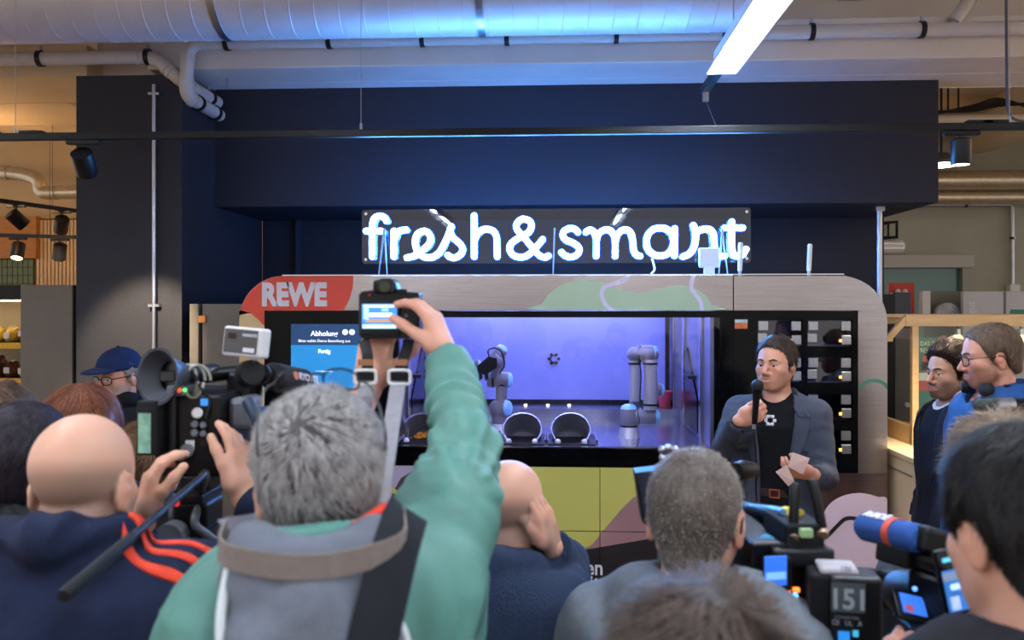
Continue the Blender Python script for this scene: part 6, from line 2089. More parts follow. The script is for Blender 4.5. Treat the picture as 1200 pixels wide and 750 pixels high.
onlooker('person with brown hair half hidden behind the sleek dark hair', (4, 495), 2.8, 5, hair_mat('hair_mouse', '2c1d16', '5e463a'), hair_mat('hair_mouse_l', '3f2c22', '77604f'), 'brown_coat', '241d1a', th=.016, top=.006, lift=.2, width=.0013, length=.04)
onlooker('person with wavy brown hair hidden behind the large video camera', (180, 540), 2.75, -10, hair_mat('hair_wavy_brown', '2c1c14', '60442f'), hair_mat('hair_wavy_l', '46301f', '7d5c42'), 'navy_coat', '10131c',
         line=HL_LONG, th=.018, long=.10, lift=.3, jit=.9, noise=.006, width=.0014, length=.05, down=.05)
onlooker('person with light brown fluffy hair behind the black-haired man', (1174, 568), 1.85, -15, hair_mat('hair_fluffy', '4a3a2e', '8a7663'), hair_mat('hair_fluffy_l', '574536', '8f7a65'), 'grey_parka', '3a3d42',
         th=.022, top=.012, lift=.5, jit=1.0, noise=.007, width=.0011, length=.045, n=5000)
# ================================================================== RIGHT: counter, glass case, boards; LEFT: bread shelf
CX0, CTZ = X(1074, 4.5), Z(538, 4.5, 1074)
M_lam = mat('cream_laminate', 'dcc6a0', .4)
ct = thing('service_counter', 'cream service counter standing right beside the machine end', 'counter', (2.9, 5.4, 0))
MB().bb(CX0, 4.6, 4.5, 5.9, .10, CTZ - .03).build('counter_body', M_lam, ct, bevel=.004)
MB().bb(CX0 - .008, 4.6, 4.49, 5.9, CTZ - .03, CTZ).build('counter_top', M_lam, ct, bevel=.004)
MB().bb(CX0 + .06, 4.55, 4.56, 5.85, 0, .10).build('plinth', M_black_soft, ct)
MB().bb(CX0 - .004, CX0 + .001, 4.55, 5.85, CTZ - .105, CTZ - .098).build('shadow_gap', M_taupe, ct)
for yy in (4.95, 5.55):
    MB().bb(CX0 - .002, CX0 + .001, yy - .002, yy + .002, .1, CTZ - .1).build('panel_joint', M_taupe, ct)

GY = 4.95
M_oak = mat('case_oak', 'c9a574', .45, noise=.12, nscale=6, stretch=(1, 1, 8))
gc = thing('glass_case', 'oak framed glass display case with a sloping hood on the cream counter', 'display case', (2.6, 5.3, CTZ))
px0 = X(1071.5, GY)
zr = Z(373, GY, 1070)
ze = Z(396, GY, 1045)
xe = X(1041, GY)
xr = X(1062, GY)
GX1, GY1 = 3.7, 5.75
for x_ in (px0, GX1):
    for y_ in (GY, GY1):
        MB().box((x_, y_, (CTZ + zr) / 2), (.036, .036, zr - CTZ)).build('post', M_oak, gc, bevel=.003)
for y_ in (GY, GY1):
    MB().bb(xr - .01, GX1, y_ - .02, y_ + .02, zr - .045, zr + .02).build('top_rail', M_oak, gc, bevel=.003)
    a_, b_ = Vector((xe, y_, ze)), Vector((xr, y_, zr))
    MB().ribbon([a_, b_], .034, (0, -1, 0), .03).build('rafter', M_oak, gc)
MB().bb(xe - .015, xe + .02, GY - .02, GY1, ze - .02, ze + .012).build('eave_rail', M_oak, gc, bevel=.003)
MB().bb(px0, GX1, GY + .02, GY1 - .02, CTZ, CTZ + .035).build('case_floor', M_oak, gc, bevel=.003)
MB().bb(px0 - .018, px0 + .018, GY, GY1, CTZ, CTZ + .11).build('base_rail', M_oak, gc, bevel=.003)
M_cg = glassy('case_glass', (.96, .98, .95), .02)
hoodp = MB()
n_ = Vector((-(zr - ze), 0, (xr - xe))).normalized() * .006
P4 = [Vector((xe, GY, ze)), Vector((xr, GY, zr)), Vector((xr, GY1, zr)), Vector((xe, GY1, ze))]
hoodp._add(P4 + [p + n_ for p in P4], [(0, 1, 2, 3), (7, 6, 5, 4), (0, 4, 5, 1), (1, 5, 6, 2), (2, 6, 7, 3), (3, 7, 4, 0)])
hoodp.build('hood_pane', M_cg, gc)
MB().bb(px0, GX1, GY - .003, GY + .003, CTZ + .04, zr - .02).build('front_pane', M_cg, gc)
MB().bb(px0 - .003, px0 + .003, GY, GY1, CTZ + .1, ze).build('side_pane', M_cg, gc)
MB().bb(xr, GX1, GY, GY1, zr - .004, zr + .002).build('top_pane', M_cg, gc)
# warm bulbs in the case
for px, lab in ((1122, 'warm glowing bulb hanging in the glass case behind the young man'), (1196, 'warm glowing bulb hanging in the glass case behind the man in glasses')):
    p = at(px, 398, 5.35)
    t = thing('pendant_bulb', lab, 'bulb', (p.x, p.y, zr), 0)
    MB().sphere(p, .032, 16, 12).build('glass_bulb', glow('warm_bulb', 'ffc878', 9), t, smooth=True)
    MB().cyl(p + Vector((0, 0, .028)), p + Vector((0, 0, .065)), .017, n=14).build('bulb_socket', M_chrome, t, smooth=True)
    MB().cyl(p + Vector((0, 0, .06)), (p.x, p.y, zr - .004), .004, n=8).build('flex', M_black, t)
# poster inside the case
t = thing('poster_board', 'teal poster board with white heading inside the glass case', 'poster', (X(1088, 5.55), 5.55, CTZ + .035))
pa, pb2 = at(1076, 493, 5.55), at(1112, 396, 5.55)
MB().bb(pa.x, pb2.x, 5.55, 5.565, CTZ + .035, pb2.z).build('board', mat('teal_board', '1c7a72', .5), t)
pw_ = mat('poster_white', 'd7ded8', .6)
text_obj('heading', 'DAS IST', .04, (pa.x + .012, 5.5485, at(1077, 405, 5.55).z), pw_, t, xs=.8)
text_obj('heading', 'REWE, Baby!', .04, (pa.x + .012, 5.5485, at(1077, 413, 5.55).z), pw_, t, xs=.75)
for a, b, c, d, m_ in ((1081, 1096, 417, 436, mat('poster_red', 'd2554a', .5)), (1079, 1092, 424, 434, mat('poster_black', '22262a', .5)), (1077, 1094, 437, 446, pw_), (1076, 1090, 446, 458, mat('poster_red2', 'b8443c', .5))):
    p, q = at(a, d, 5.55), at(b, c, 5.55)
    MB().bb(p.x, q.x, 5.546, 5.55, p.z, q.z).build('printed_patch', m_, t)
# dark locker door behind the case
t = thing('grey_cupboard', 'dark grey cupboard with round knob behind the oak post', 'cupboard', (X(1058, 6.6), 6.6, 0))
MB().bb(X(1049, 6.5), X(1072, 6.5), 6.5, 6.68, .0, Z(385, 6.5)).build('cupboard_body', mat('slate_grey', '6a6664', .6), t, bevel=.004)
p = at(1062, 474, 6.49)
MB().cyl(p, p + Vector((0, -.03, 0)), .018, n=16).build('knob', M_white_pl, t, smooth=True)
MB().bb(X(1049, 6.5) - .12, X(1049, 6.5), 6.5, 6.68, 0, Z(345, 6.5)).build('side_panel', M_black, t)
# boards above the case, far behind
def board(name, label, cat, a, b, c, Y, m, th=.05):
    t = thing(name, label, cat, (X((a + b) / 2, Y), Y, 0))
    MB().bb(X(a, Y), X(b, Y), Y, Y + th, .03, Z(c, Y)).build('board_panel', m, t, bevel=.006)
    MB().bb(X(a, Y) + .02, X(b, Y) - .02, Y - .1, Y + th + .1, 0, .03).build('foot', M_blackmetal, t)
    return t
M_bw = mat('white_board', 'bfc3c2', .45)
t = board('display_board', 'pale grey fridge board lettered gut behind the glass case', 'board', 1128.5, 1176, 342, 7.6, M_bw)
text_obj('lettering', 'gut', .09, (X(1142, 7.59), 7.592, Z(368, 7.6)), mat('dim_white', 'e6e8ea', .5), t, rot=Euler((PI / 2, R(-90), 0)).to_matrix())
t = board('display_board', 'pale grey fridge board with a green tag at the hall end', 'board', 1179, 1240, 342, 7.6, M_bw)
p = at(1188, 366, 7.59); MB().box((p.x + .06, 7.592, p.z), (.16, .01, .05)).build('green_tag', mat('green_tag', '2f8a72', .5), t)
t = board('display_board', 'red slanted display board behind the machine end', 'board', 1042, 1072, 332, 7.9, mat('red_board', 'c8382c', .5))
for px in (1052, 1060):
    p = at(px, 342, 7.88); MB().sphere(p, .025, 12, 8).build('round_sticker', M_white_pl, t)
t = board('dark_display', 'dark screen board standing before the red board', 'board', 1046, 1068, 343, 7.4, mat('dark_violet_board', '34334a', .25))
t = board('fridge', 'grey glass fronted fridge between the dark screen and the pale boards', 'fridge', 1084, 1127, 341.5, 7.9, mat('fridge_grey', '6f746f', .3))
p, q = at(1079, 368, 7.7), at(1088, 341, 7.7)
MB().bb(p.x, q.x, 7.66, 7.74, p.z, q.z).build('paper_roll', M_white_pl, t)
p = at(1108, 368, 7.75)
MB().lathe_on(p, p + Vector((0, -.05, 0)), [(0, .1), (1, .1)], 28).build('marbled_disc', mat('marble', 'a8adb2', .4, noise=.35, nscale=14), t)

# bread shelf on the left
BY = 6.9
t = thing('bread_shelf', 'lit bread shelf with black header and yellow fronts at the left edge', 'shelf', (X(5, BY), BY, 0))
bx0, bx1 = X(-90, BY), X(28, BY)
MB().bb(bx0, bx1, BY + .55, BY + .6, 0, Z(332, BY)).build('shelf_back', mat('shelf_back', 'd8c49a', .6), t)
MB().bb(bx0, bx1, BY - .02, BY + .6, Z(351, BY), Z(333, BY)).build('header', M_black, t, bevel=.004)
shz = [Z(403, BY), Z(446, BY), Z(482, BY), Z(530, BY)]
for z in shz:
    sh_ = MB().bb(bx0, bx1, BY, BY + .55, z - .015, z).build('shelf_board', M_blackmetal, t)
    MB().bb(bx0, bx1, BY - .012, BY, z - .05, z).build('price_rail', mat('yellow_rail', 'd8b022', .5), sh_)
lt = MB().bb(bx0 + .02, bx1 - .02, BY + .1, BY + .14, Z(352.5, BY), Z(351, BY)).build('shelf_light', glow('shelf_led', 'ffd89a', 8), t)
rr = random.Random(9)
M_br = [mat('bread_bag_%d' % i, c, .3, noise=.35, nscale=30) for i, c in enumerate(('8a5230', 'b9824e', 'd9b64a', '6a3a22', 'c89a6a', 'd8c23a'))]
bn = ('brown', 'golden', 'yellow', 'dark rye', 'pale', 'bright yellow')
on = ('top', 'second', 'third')
for r_ in range(3):
    for i in range(6):
        c = rr.randrange(6)
        x = bx1 - .07 - i * .125
        b = thing('bread_bag', '%s bread bag on the %s board of the lit shelf' % (bn[c], on[r_]), 'bread', (x, BY + .16, shz[r_]), 0, 'bagged loaves on the lit shelf')
        hh = rr.uniform(.12, .2)
        P = [ell((0, 0, hh * .45), (.052, .09, hh * .45), .01), ell((.0, 0, .03), (.05, .085, .035), .03), cap((-.03, 0, hh * .85), (.03, 0, hh * .85), .02, .02, .03)]
        vs, fs = Shape(P).mesh(.012)
        vs[:, 2] = np.maximum(vs[:, 2], 0)
        np_mesh('bag', vs, fs, M_br[c], b, Matrix.Translation((x, BY + .16, shz[r_])))
        MB().cyl((x, BY + .16, shz[r_] + hh - .005), (x, BY + .16, shz[r_] + hh + .01), .017, n=12).build('clip', M_white_pl, b)
        MB().box((x, BY + .066, shz[r_] + hh * .45), (.05, .006, .05)).build('label', M_whitep, b, bevel=.002)
# ================================================================== CAMERAS AND GEAR
M_foam = mat('black_foam', '08080a', .95, bump=.8, bscale=500)
M_bluegl = mat('blue_anodised', '1d4f94', .35, metal=.6)
def tripod(name, label, top, spread=.42, base_z=None, head=True):
    top = Vector(top)
    t = thing(name, label, 'tripod', (top.x, top.y, 0))
    h_ = top - Vector((0, 0, .11))
    MB().cyl(h_, h_ - Vector((0, 0, .5)), .018, n=14).build('centre_column', M_blackmetal, t, smooth=True)
    MB().lathe_on(h_ - Vector((0, 0, .05)), h_ + Vector((0, 0, .03)), [(0, .045), (.5, .055), (1, .045)], 20).build('bowl', M_blackmetal, t, smooth=True)
    MB().box(h_ + Vector((0, 0, .06)), (.075, .095, .06)).build('fluid_head', M_black, t, bevel=.008)
    MB().box(top - Vector((0, 0, .012)), (.065, .11, .018)).build('camera_plate', M_blackmetal, t, bevel=.003)
    MB().cyl(h_ + Vector((-.055, 0, .06)), h_ + Vector((-.038, 0, .06)), .022, n=18).build('tilt_knob', M_grey_pl, t, smooth=True)
    for k in range(3):
        a = R(90 + 120 * k)
        f = Vector((top.x + spread * math.cos(a), top.y + spread * math.sin(a), .012))
        s_ = h_ + Vector((.04 * math.cos(a), .04 * math.sin(a), -.03))
        m_ = s_.lerp(f, .55)
        lg_ = MB().cyl(s_, m_, .017, n=12).build('leg', M_blackmetal, t, smooth=True)
        MB().cyl(m_, f, .012, n=12).build('lower_tube', M_blackmetal, lg_, smooth=True)
        MB().cyl(f - Vector((0, 0, .011)), f + Vector((0, 0, .012)), .02, n=12).build('foot', M_black_soft, lg_)
    return t

# ---------------------------------------------------------------- left video camera
VY = 1.70
vc = thing('video_camera', 'large black shoulder video camera with cone viewfinder, LED lamp and foam microphone', 'video camera', at(225, 600, VY))
def q_(px, py, dy=0.0): return at(px, py, VY + dy)
def vbox(a, b, c, d, y0, y1, nm, m=M_black, par=None, bev=.005):
    p, q = q_(a, d), q_(b, c)
    return MB().bb(p.x, q.x, VY + y0, VY + y1, p.z, q.z).build(nm, m, par or vc, bevel=bev)
vbox(186, 262, 462, 556, -.02, .22, 'camera_body')
vbox(176, 200, 466, 528, -.06, .0, 'battery', M_black_soft)
lab_ = vbox(179, 193, 480, 525, -.0615, -.0595, 'battery_label', mat('green_label', '7fae96', .5, noise=.4, nscale=60), bev=0)
vbox(205, 214, 462, 545, -.032, -.02, 'rear_rib', M_blackmetal)
vbox(214, 250, 556, 572, -.02, .18, 'base_shoe', M_blackmetal)
for px, py, r_, m_ in ((231, 484, .011, M_white_pl), (228, 497, .008, M_grey_pl), (228, 507, .008, M_grey_pl), (238, 498, .007, M_grey_pl), (238, 508, .007, M_grey_pl), (219, 528, .014, M_grey_pl), (240, 520, .008, M_black_soft)):
    MB().lathe_on(q_(px, py, -.02), q_(px, py, -.034), [(0, r_), (.8, r_), (1, r_ * .8)], 16).build('control_knob', m_, vc, smooth=True)
vbox(223, 233, 514, 526, -.0225, -.02, 'white_sticker', M_white_pl, bev=0)
vbox(240, 249, 466, 474, -.024, -.02, 'blue_switch', glow('switch_blue', '2f7fd0', .5), bev=.002)
MB().sphere(q_(210, 457, -.03), .004, 10, 8).build('tally_light', glow('tally_red', 'ff3a20', 2.), vc)
MB().sphere(q_(216.5, 457, -.03), .004, 10, 8).build('ready_light', glow('ready_green', '50e060', 1.2), vc)
vbox(202, 222, 450, 463, -.03, .06, 'viewfinder_mount', M_grey_pl)
# viewfinder: cone eyecup facing back left
e0, e1 = q_(210, 441, .0), q_(184, 441, -.05)
MB().lathe_on(e0, e1, [(0, .030), (.35, .034), (.6, .042), (1, .058), (1, .052), (.45, .030)], 30, False).build('eyecup', mat('eyecup_rubber', '2c3038', .6), vc, smooth=True)
ed = (e1 - e0)
MB().lathe_on(e0 + ed * .30, e0 + ed * .34, [(0, .032), (1, .032)], 24).build('eyepiece', mat('eyepiece_dark', '06070a', .2), vc)
MB().box(e0 + ed * .5, (.03, .01, .022)).build('eyepiece_window', mat('eyepiece_glass', '20242c', .1), vc, bevel=.003)
MB().cyl(e0, q_(252, 437, .1), .020, n=20).build('viewfinder_tube', mat('navy_barrel', '10131c', .4), vc, smooth=True)
MB().cyl(q_(226, 438, .04), q_(232, 438, .055), .022, n=20).build('barrel_ring', M_bluegl, vc, smooth=True)
# grey cable loops
for k in range(3):
    c_ = q_(220 + 3 * k, 446, .01)
    MB().tube([c_ + Vector((.022 * math.cos(a) + .006 * k, -.01 + .02 * math.sin(a * .5 + k), .032 * math.sin(a))) for a in np.linspace(0, 2 * PI, 22)], .0032, 8).build('loop_cable', mat('pale_cable', '9a988c', .5), vc, smooth=True)
MB().tube(spline([q_(228, 440, .0), q_(236, 455, -.02), q_(246, 470, -.02), q_(241, 490, -.03)], 6), .0035, 8).build('signal_cable', M_black_soft, vc, smooth=True)
# handle, lamp, microphone
MB().tube(spline([q_(222, 460, .04), q_(232, 444, .05), q_(262, 438, .10), q_(292, 437, .16), q_(300, 455, .19), q_(296, 470, .2)], 6), .015, 12).build('carry_handle', M_black, vc, smooth=True)
MB().box(q_(283, 450, .12), (.05, .06, .06)).build('handle_block', M_black, vc, bevel=.01)
MB().lathe_on(q_(289, 440, .10), q_(296, 436, .06), [(0, .026), (.5, .03), (1, .026)], 20).build('shock_mount', M_black_soft, vc, smooth=True)
Ml = Euler((R(-4), R(4), R(-14))).to_matrix()
lc = q_(289, 401, .06)
ld = MB().box(lc, (.098, .030, .062), Ml).build('led_lamp', M_white_pl, vc, bevel=.006)
MB().box(lc + Ml @ Vector((-.004, -.0155, .001)), (.080, .003, .050), Ml).build('lamp_plate', mat('lamp_plate', '4b4745', .45), ld, bevel=.001)
MB().box(lc + Ml @ Vector((-.025, -.0175, .011)), (.018, .002, .011), Ml).build('lamp_display', mat('lamp_display', '240a0a', .2), ld)
MB().box(lc + Ml @ Vector((.018, -.0175, -.016)), (.026, .002, .009), Ml).build('lamp_sticker', M_whitep, ld)
for i, w_ in ((0, .022), (1, .028), (2, .020)):
    MB().box(lc + Ml @ Vector((-.024 + w_ * .1, -.0175, -.005 - i * .006)), (w_, .001, .002), Ml).build('lamp_print', M_grey_pl, ld)
text_obj('lamp_lettering', 'NANLITE', .0085, lc + Ml @ Vector((.001, -.0182, .012)), M_whitep, ld, rot=Ml @ Euler((PI / 2, 0, 0)).to_matrix(), bold=.0002, ext=.0003)
MB().cyl(q_(298, 421, .07), q_(298, 434, .09), .006, n=12).build('lamp_stem', M_chrome, vc, smooth=True)
m0, m1 = q_(297, 436, .10), q_(357, 449, .30)
d_ = (m1 - m0)
MB().cyl(m0 - d_ * .10, m0 + d_ * .35, .013, n=18).build('microphone_barrel', M_chrome, vc, smooth=True)
for u in (.0, .14, .26):
    MB().cyl(m0 + d_ * u, m0 + d_ * (u + .04), .021, n=18).build('mount_ring', M_black, vc, smooth=True)
fm = MB().lathe_on(m0 + d_ * .30, m1, [(0, .022), (.06, .031), (.9, .033), (.98, .026), (1, .012)], 26).build('foam_windshield', M_foam, vc, smooth=True)
# foam logo (wrapped on the near side)
nx_ = Vector((0, -1, .25)); nx_ = (nx_ - d_.normalized() * nx_.dot(d_.normalized())).normalized()
Mx = Matrix((d_.normalized(), nx_.cross(d_.normalized()) * 1.0, nx_)).transposed()
text_obj('foam_lettering', 'RYCOTE', .022, m0 + d_ * .62 + nx_ * .0335 - Mx @ Vector((0, .006, 0)), M_whitep, vc, rot=Mx, bold=.0008)
MB().cyl(m0 + d_ * .56 + nx_ * .028, m0 + d_ * .56 + nx_ * .0338, .010, n=18).build('foam_mark', mat('orange_mark', 'c8662e', .5), fm)
# lens and grip
MB().lathe_on(q_(245, 505, .2), q_(262, 500, .40), [(0, .045), (.5, .048), (.6, .055), (1, .058)], 28).build('zoom_lens', M_black, vc, smooth=True)
vbox(262, 286, 468, 506, .02, .12, 'hand_grip', M_grey_pl, bev=.012)
MB().tube(spline([q_(290, 470, .0), q_(300, 490, -.02), q_(302, 512, .0), q_(296, 530, .05)], 6), .012, 10).build('hand_strap', mat('blue_black_strap', '12223c', .6), vc, smooth=True)
MB().lathe_on(q_(303, 486, .08), q_(311, 486, .1), [(0, .018), (1, .018)], 18).build('servo_cap', M_bluegl, vc, smooth=True)
tp = tripod('tripod', 'black tripod with long pan bar carrying the large video camera', q_(232, 572, .08), .24)
pb0, pb1 = at(240, 556, 1.50), at(74, 699, 1.02)
MB().cyl(at(236, 575, 1.76), pb0, .009, n=12).build('pan_bar_joint', M_blackmetal, tp, smooth=True)
dd_ = pb1 - pb0
MB().cyl(pb0, pb0 + dd_ * .62, .006, n=14).build('pan_bar', M_blackmetal, tp, smooth=True)
MB().lathe_on(pb0 + dd_ * .6, pb1, [(0, .007), (.05, .0088), (.95, .0096), (1, .008)], 16).build('pan_grip', M_black_soft, tp, smooth=True)
MB().sphere(at(207, 590, 1.6), .006, 10, 8).build('red_button', glow('red_button', 'd82a20', .6), tp)
MB().cyl(at(196, 632, 1.68), at(206, 626, 1.72), .03, n=20).build('drag_dial', M_grey_pl, tp, smooth=True)
MB().tube(spline([at(236, 585, 1.75), at(228, 612, 1.72), at(240, 625, 1.72), at(266, 645, 1.74)], 6), .009, 10).build('lever', M_grey_pl, tp, smooth=True)

# ---------------------------------------------------------------- right broadcast camera with battery
EY = 1.50
ec = thing('broadcast_camera', 'black broadcast camera with battery block and twin antenna receiver beside the grey hoodie', 'video camera', at(940, 740, EY))
def e_(px, py, dy=0.0): return at(px, py, EY + dy)
def ebox(a, b, c, d, y0, y1, nm, m=M_black, par=None, bev=.005, rz=0.0):
    p, q = e_(a, d), e_(b, c)
    c_ = Vector(((p.x + q.x) / 2, EY + (y0 + y1) / 2, (p.z + q.z) / 2))
    return MB().box(c_, (q.x - p.x, y1 - y0, q.z - p.z), Matrix.Rotation(R(rz), 3, 'Z')).build(nm, m, par or ec, bevel=bev)
ebox(872, 960, 640, 770, .02, .30, 'camera_body', rz=6)
bt_ = ebox(962, 1018, 662, 790, -.075, -.005, 'battery_block', mat('battery_black', '0f1013', .45), rz=-8, bev=.006)
ebox(942, 965, 662, 780, -.06, .02, 'battery_mount', M_black_soft, rz=-8)
Mb = Matrix.Rotation(R(-8), 3, 'Z')
bc_ = e_(990, 700, -.077)
bx_ = Mb @ Vector((1, 0, 0)); by_ = Mb @ Vector((0, -1, 0))
def btxt(s, size, px, py, b=0., m=None):
    text_obj('battery_print', s, size, bc_ + bx_ * ((px - 990) / 667) + Vector((0, 0, (700 - py) / 667)) + by_ * .002, m or mat('label_grey', '8d959b', .5), bt_, rot=Mb @ Euler((PI / 2, 0, 0)).to_matrix(), bold=b, align='CENTER', xs=.9, ext=.0004)
def bpatch(a, b, c, d, m):
    ctr = bc_ + bx_ * (((a + b) / 2 - 990) / 667) + Vector((0, 0, (700 - (c + d) / 2) / 667)) + by_ * .0012
    MB().box(ctr, ((b - a) / 667, .001, (d - c) / 667), Mb).build('battery_patch', m, bt_)
bpatch(976, 1011, 684, 716, mat('label_dark', '4d565b', .45))
btxt('151', .046, 994, 712, .0012, mat('label_pale', 'aab2b6', .5))
btxt('186', .014, 991, 672, .0004)
btxt('14.8V 10.2Ah', .0075, 992, 677)
btxt('LITHIUM ION', .007, 992, 723)
btxt('CE   UL   A', .011, 992, 730, .0003)
bpatch(983, 995, 737, 752, glow('battery_blue', '2f86d8', .5))
bpatch(998, 1004, 735, 742, glow('battery_cyan', '4fb8d8', .4))
ebox(952, 995, 655, 662, -.06, .0, 'battery_lid', mat('lid_label', 'b9b3b8', .5), rz=-8)
# receiver with two antennas
ebox(920, 968, 618, 648, .02, .14, 'radio_receiver', M_black_soft, rz=6)
ebox(940, 955, 622, 632, .008, .022, 'receiver_display', glow('lcd_green', '6f8a62', .35), rz=6, bev=.002)
for (a, b) in (((929, 626), (933, 566)), ((964, 622), (952, 562))):
    an = MB().lathe_on(e_(*a, .03), e_(*b, .04), [(0, .0075), (.1, .009), (.9, .009), (1, .006)], 14).build('antenna', M_black, ec, smooth=True)
    MB().cyl(e_(a[0], a[1] + 6, .02), e_(*a, .03), .010, n=14).build('antenna_nut', mat('brass_nut', 'b89a7a', .3, metal=.8), an, smooth=True)
ebox(900, 975, 645, 665, .0, .16, 'top_plate', M_blackmetal, rz=6)
# top microphone boom
MB().cyl(e_(858, 594, .35), e_(922, 606, .10), .017, n=18).build('top_microphone', M_black, ec, smooth=True)
MB().cyl(e_(862, 590, .33), e_(918, 600, .08), .006, n=12).build('blue_cable', mat('pale_blue_cable', '5f9fd8', .4), ec, smooth=True)
MB().cyl(e_(919, 602, .10), e_(926, 603, .09), .014, n=14).build('yellow_band', mat('yellow_band', 'd8c83a', .5), ec, smooth=True)
MB().cyl(e_(930, 603, .09), e_(938, 606, .08), .014, n=14).build('yellow_band', MATS['yellow_band'], ec, smooth=True)
for px, py in ((700, 0),): pass
# fold-out monitor and screen
mon = ebox(893, 925, 650, 690, -.02, .0, 'monitor', M_black_soft, rz=14)
p = e_(909, 669, -.024)
MB().box(p, (.040, .003, .050), Matrix.Rotation(R(14), 3, 'Z')).build('monitor_screen', glow('monitor_blue', '2a5fc0', .7), mon)
MB().box(p + Vector((0, -.002, -.008)), (.036, .002, .012), Matrix.Rotation(R(14), 3, 'Z')).build('monitor_picture', glow('monitor_pale', '6c9ce8', .7), mon)
for px, m_ in ((922, 'ff7a30'), (933, 'ff7a30')):
    MB().box(e_(px, 691, -.01), (.010, .008, .006)).build('status_lamp', glow('orange_led', m_, 1.5), ec)
MB().sphere(e_(932, 698, -.01), .0045, 10, 8).build('status_lamp', glow('blue_led', '3fa0ff', 3), ec)
# viewfinder flag in front of the man in the hoodie
vf = MB().prism([(a.x, a.z) for a in (e_(743, 552, .32), e_(772, 549, .32), e_(775, 609, .32), e_(752, 611, .32))], EY + .30, EY + .36).build('monitor_hood', M_black, ec, bevel=.003)
MB().prism([(a.x, a.z) for a in (e_(747, 556, .30), e_(773, 553, .30), e_(774, 603, .30), e_(755, 605, .30))], EY + .296, EY + .302).build('hood_screen', mat('hood_glass', '1c2530', .15), vf)
MB().cyl(e_(765, 605, .33), e_(880, 660, .25), .012, n=12).build('monitor_arm', M_blackmetal, ec, smooth=True)
for px, py in ((776, 527), (783, 525), (791, 527), (777, 536)):
    MB().sphere(e_(px, py, .5), .010, 12, 8).build('rig_knob', M_galv, ec, smooth=True)
MB().tube([e_(776, 532, .5), e_(790, 530, .5), e_(800, 560, .45), e_(870, 640, .3)], .008, 8).build('rig_arm', M_blackmetal, ec, smooth=True)
MB().lathe_on(e_(862, 552, .35), e_(882, 550, .40), [(0, .018), (.4, .022), (1, .016)], 18).build('focus_motor', M_black, ec, smooth=True)
MB().tube(spline([e_(872, 556, .36), e_(868, 580, .35), e_(880, 610, .3), e_(890, 640, .2)], 6), .009, 8).build('focus_arm', M_blackmetal, ec, smooth=True)
MB().tube(spline([e_(898, 612, .2), e_(905, 628, .1), e_(900, 640, .1), e_(912, 652, .1)], 6), .005, 8).build('green_cable', mat('green_cable', '2aa884', .4), ec, smooth=True)
MB().tube(spline([e_(888, 640, .05), e_(896, 630, .05), e_(907, 634, .05), e_(922, 640, .03)], 6), .006, 8).build('cyan_cable', mat('cyan_cable', '3f9fd0', .4), ec, smooth=True)
MB().lathe_on(e_(905, 690, .30), e_(880, 660, .52), [(0, .05), (.5, .05), (.6, .058), (1, .06)], 26).build('zoom_lens', M_black, ec, smooth=True)
tripod('tripod', 'black tripod carrying the broadcast camera with the battery block', e_(915, 772, .15), .24)

# ---------------------------------------------------------------- camcorder with blue microphone
KY = 1.55
kc = thing('camcorder', 'black camcorder with a blue and orange foam microphone', 'video camera', at(1085, 745, KY))
def k2(px, py, dy=0.0): return at(px, py, KY + dy)
m0, m1 = k2(1080, 632, -.02), k2(1010, 616, .14)
d_ = m1 - m0
bl_m = mat('blue_foam', '1e4a8e', .9, bump=.6, bscale=500)
fm = MB().lathe_on(m0, m1, [(0, .018), (.05, .026), (.9, .0275), (.97, .022), (1, .010)], 28).build('blue_windshield', bl_m, kc, smooth=True)
MB().lathe_on(m0 + d_ * .34, m0 + d_ * .44, [(0, .0285), (1, .0285)], 28).build('orange_ring', mat('orange_ring', 'd2502c', .6), fm, smooth=True)
nx_ = Vector((0, -.75, .65)); nx_ = (nx_ - d_.normalized() * nx_.dot(d_.normalized())).normalized()
Mx = Matrix((-d_.normalized(), nx_.cross(-d_.normalized()), nx_)).transposed()
text_obj('windshield_lettering', 'RØDE', .026, m0 + d_ * .86 + nx_ * .028 - Mx @ Vector((0, .006, 0)), M_whitep, kc, rot=Mx, bold=.0012)
MB().box(k2(1086, 632, -.01), (.05, .05, .045), Euler((0, R(14), R(20))).to_matrix()).build('shock_mount', M_black, kc, bevel=.008)
MB().tube([k2(1045, 648, .1), k2(1075, 651, .02), k2(1110, 665, -.06)], .020, 14).build('top_handle', M_black, kc, smooth=True)
MB().box(k2(1058, 650, .04), (.065, .07, .036), Euler((0, R(8), R(30))).to_matrix()).build('handle_front', M_black_soft, kc, bevel=.006)
MB().tube(spline([k2(1090, 636, -.02), k2(1100, 645, -.03), k2(1096, 660, -.03)], 6), .005, 8).build('mic_cable', M_black_soft, kc, smooth=True)
a_, b_ = k2(1110, 700, -.02), k2(1060, 694, .16)
MB().lathe_on(a_, b_, [(0, .036), (.5, .038), (.55, .042), (1, .044)], 26).build('lens_barrel', M_black, kc, smooth=True)
MB().box(b_ + (b_ - a_).normalized() * .02, (.05, .085, .072), Euler((0, R(6), R(35))).to_matrix()).build('lens_hood', M_black_soft, kc, bevel=.006)
MB().tube([b_ * .75 + a_ * .25 + Vector((0.040 * math.cos(t_) * .2, -.04 * abs(math.cos(t_)), .04 * math.sin(t_))) for t_ in np.linspace(-1.4, 1.4, 12)], .0016, 6).build('gold_ring', mat('gold_ring', 'b8923a', .3, metal=1), kc, smooth=True)
MB().box(k2(1118, 712, -.02), (.09, .13, .11), Euler((0, R(6), R(30))).to_matrix()).build('camera_body', M_black, kc, bevel=.01)
Ms = Euler((R(-38), R(16), R(18))).to_matrix()
sp_ = k2(1068, 712, -.03)
lcd = MB().box(sp_, (.075, .010, .050), Ms).build('flip_screen', M_black, kc, bevel=.003)
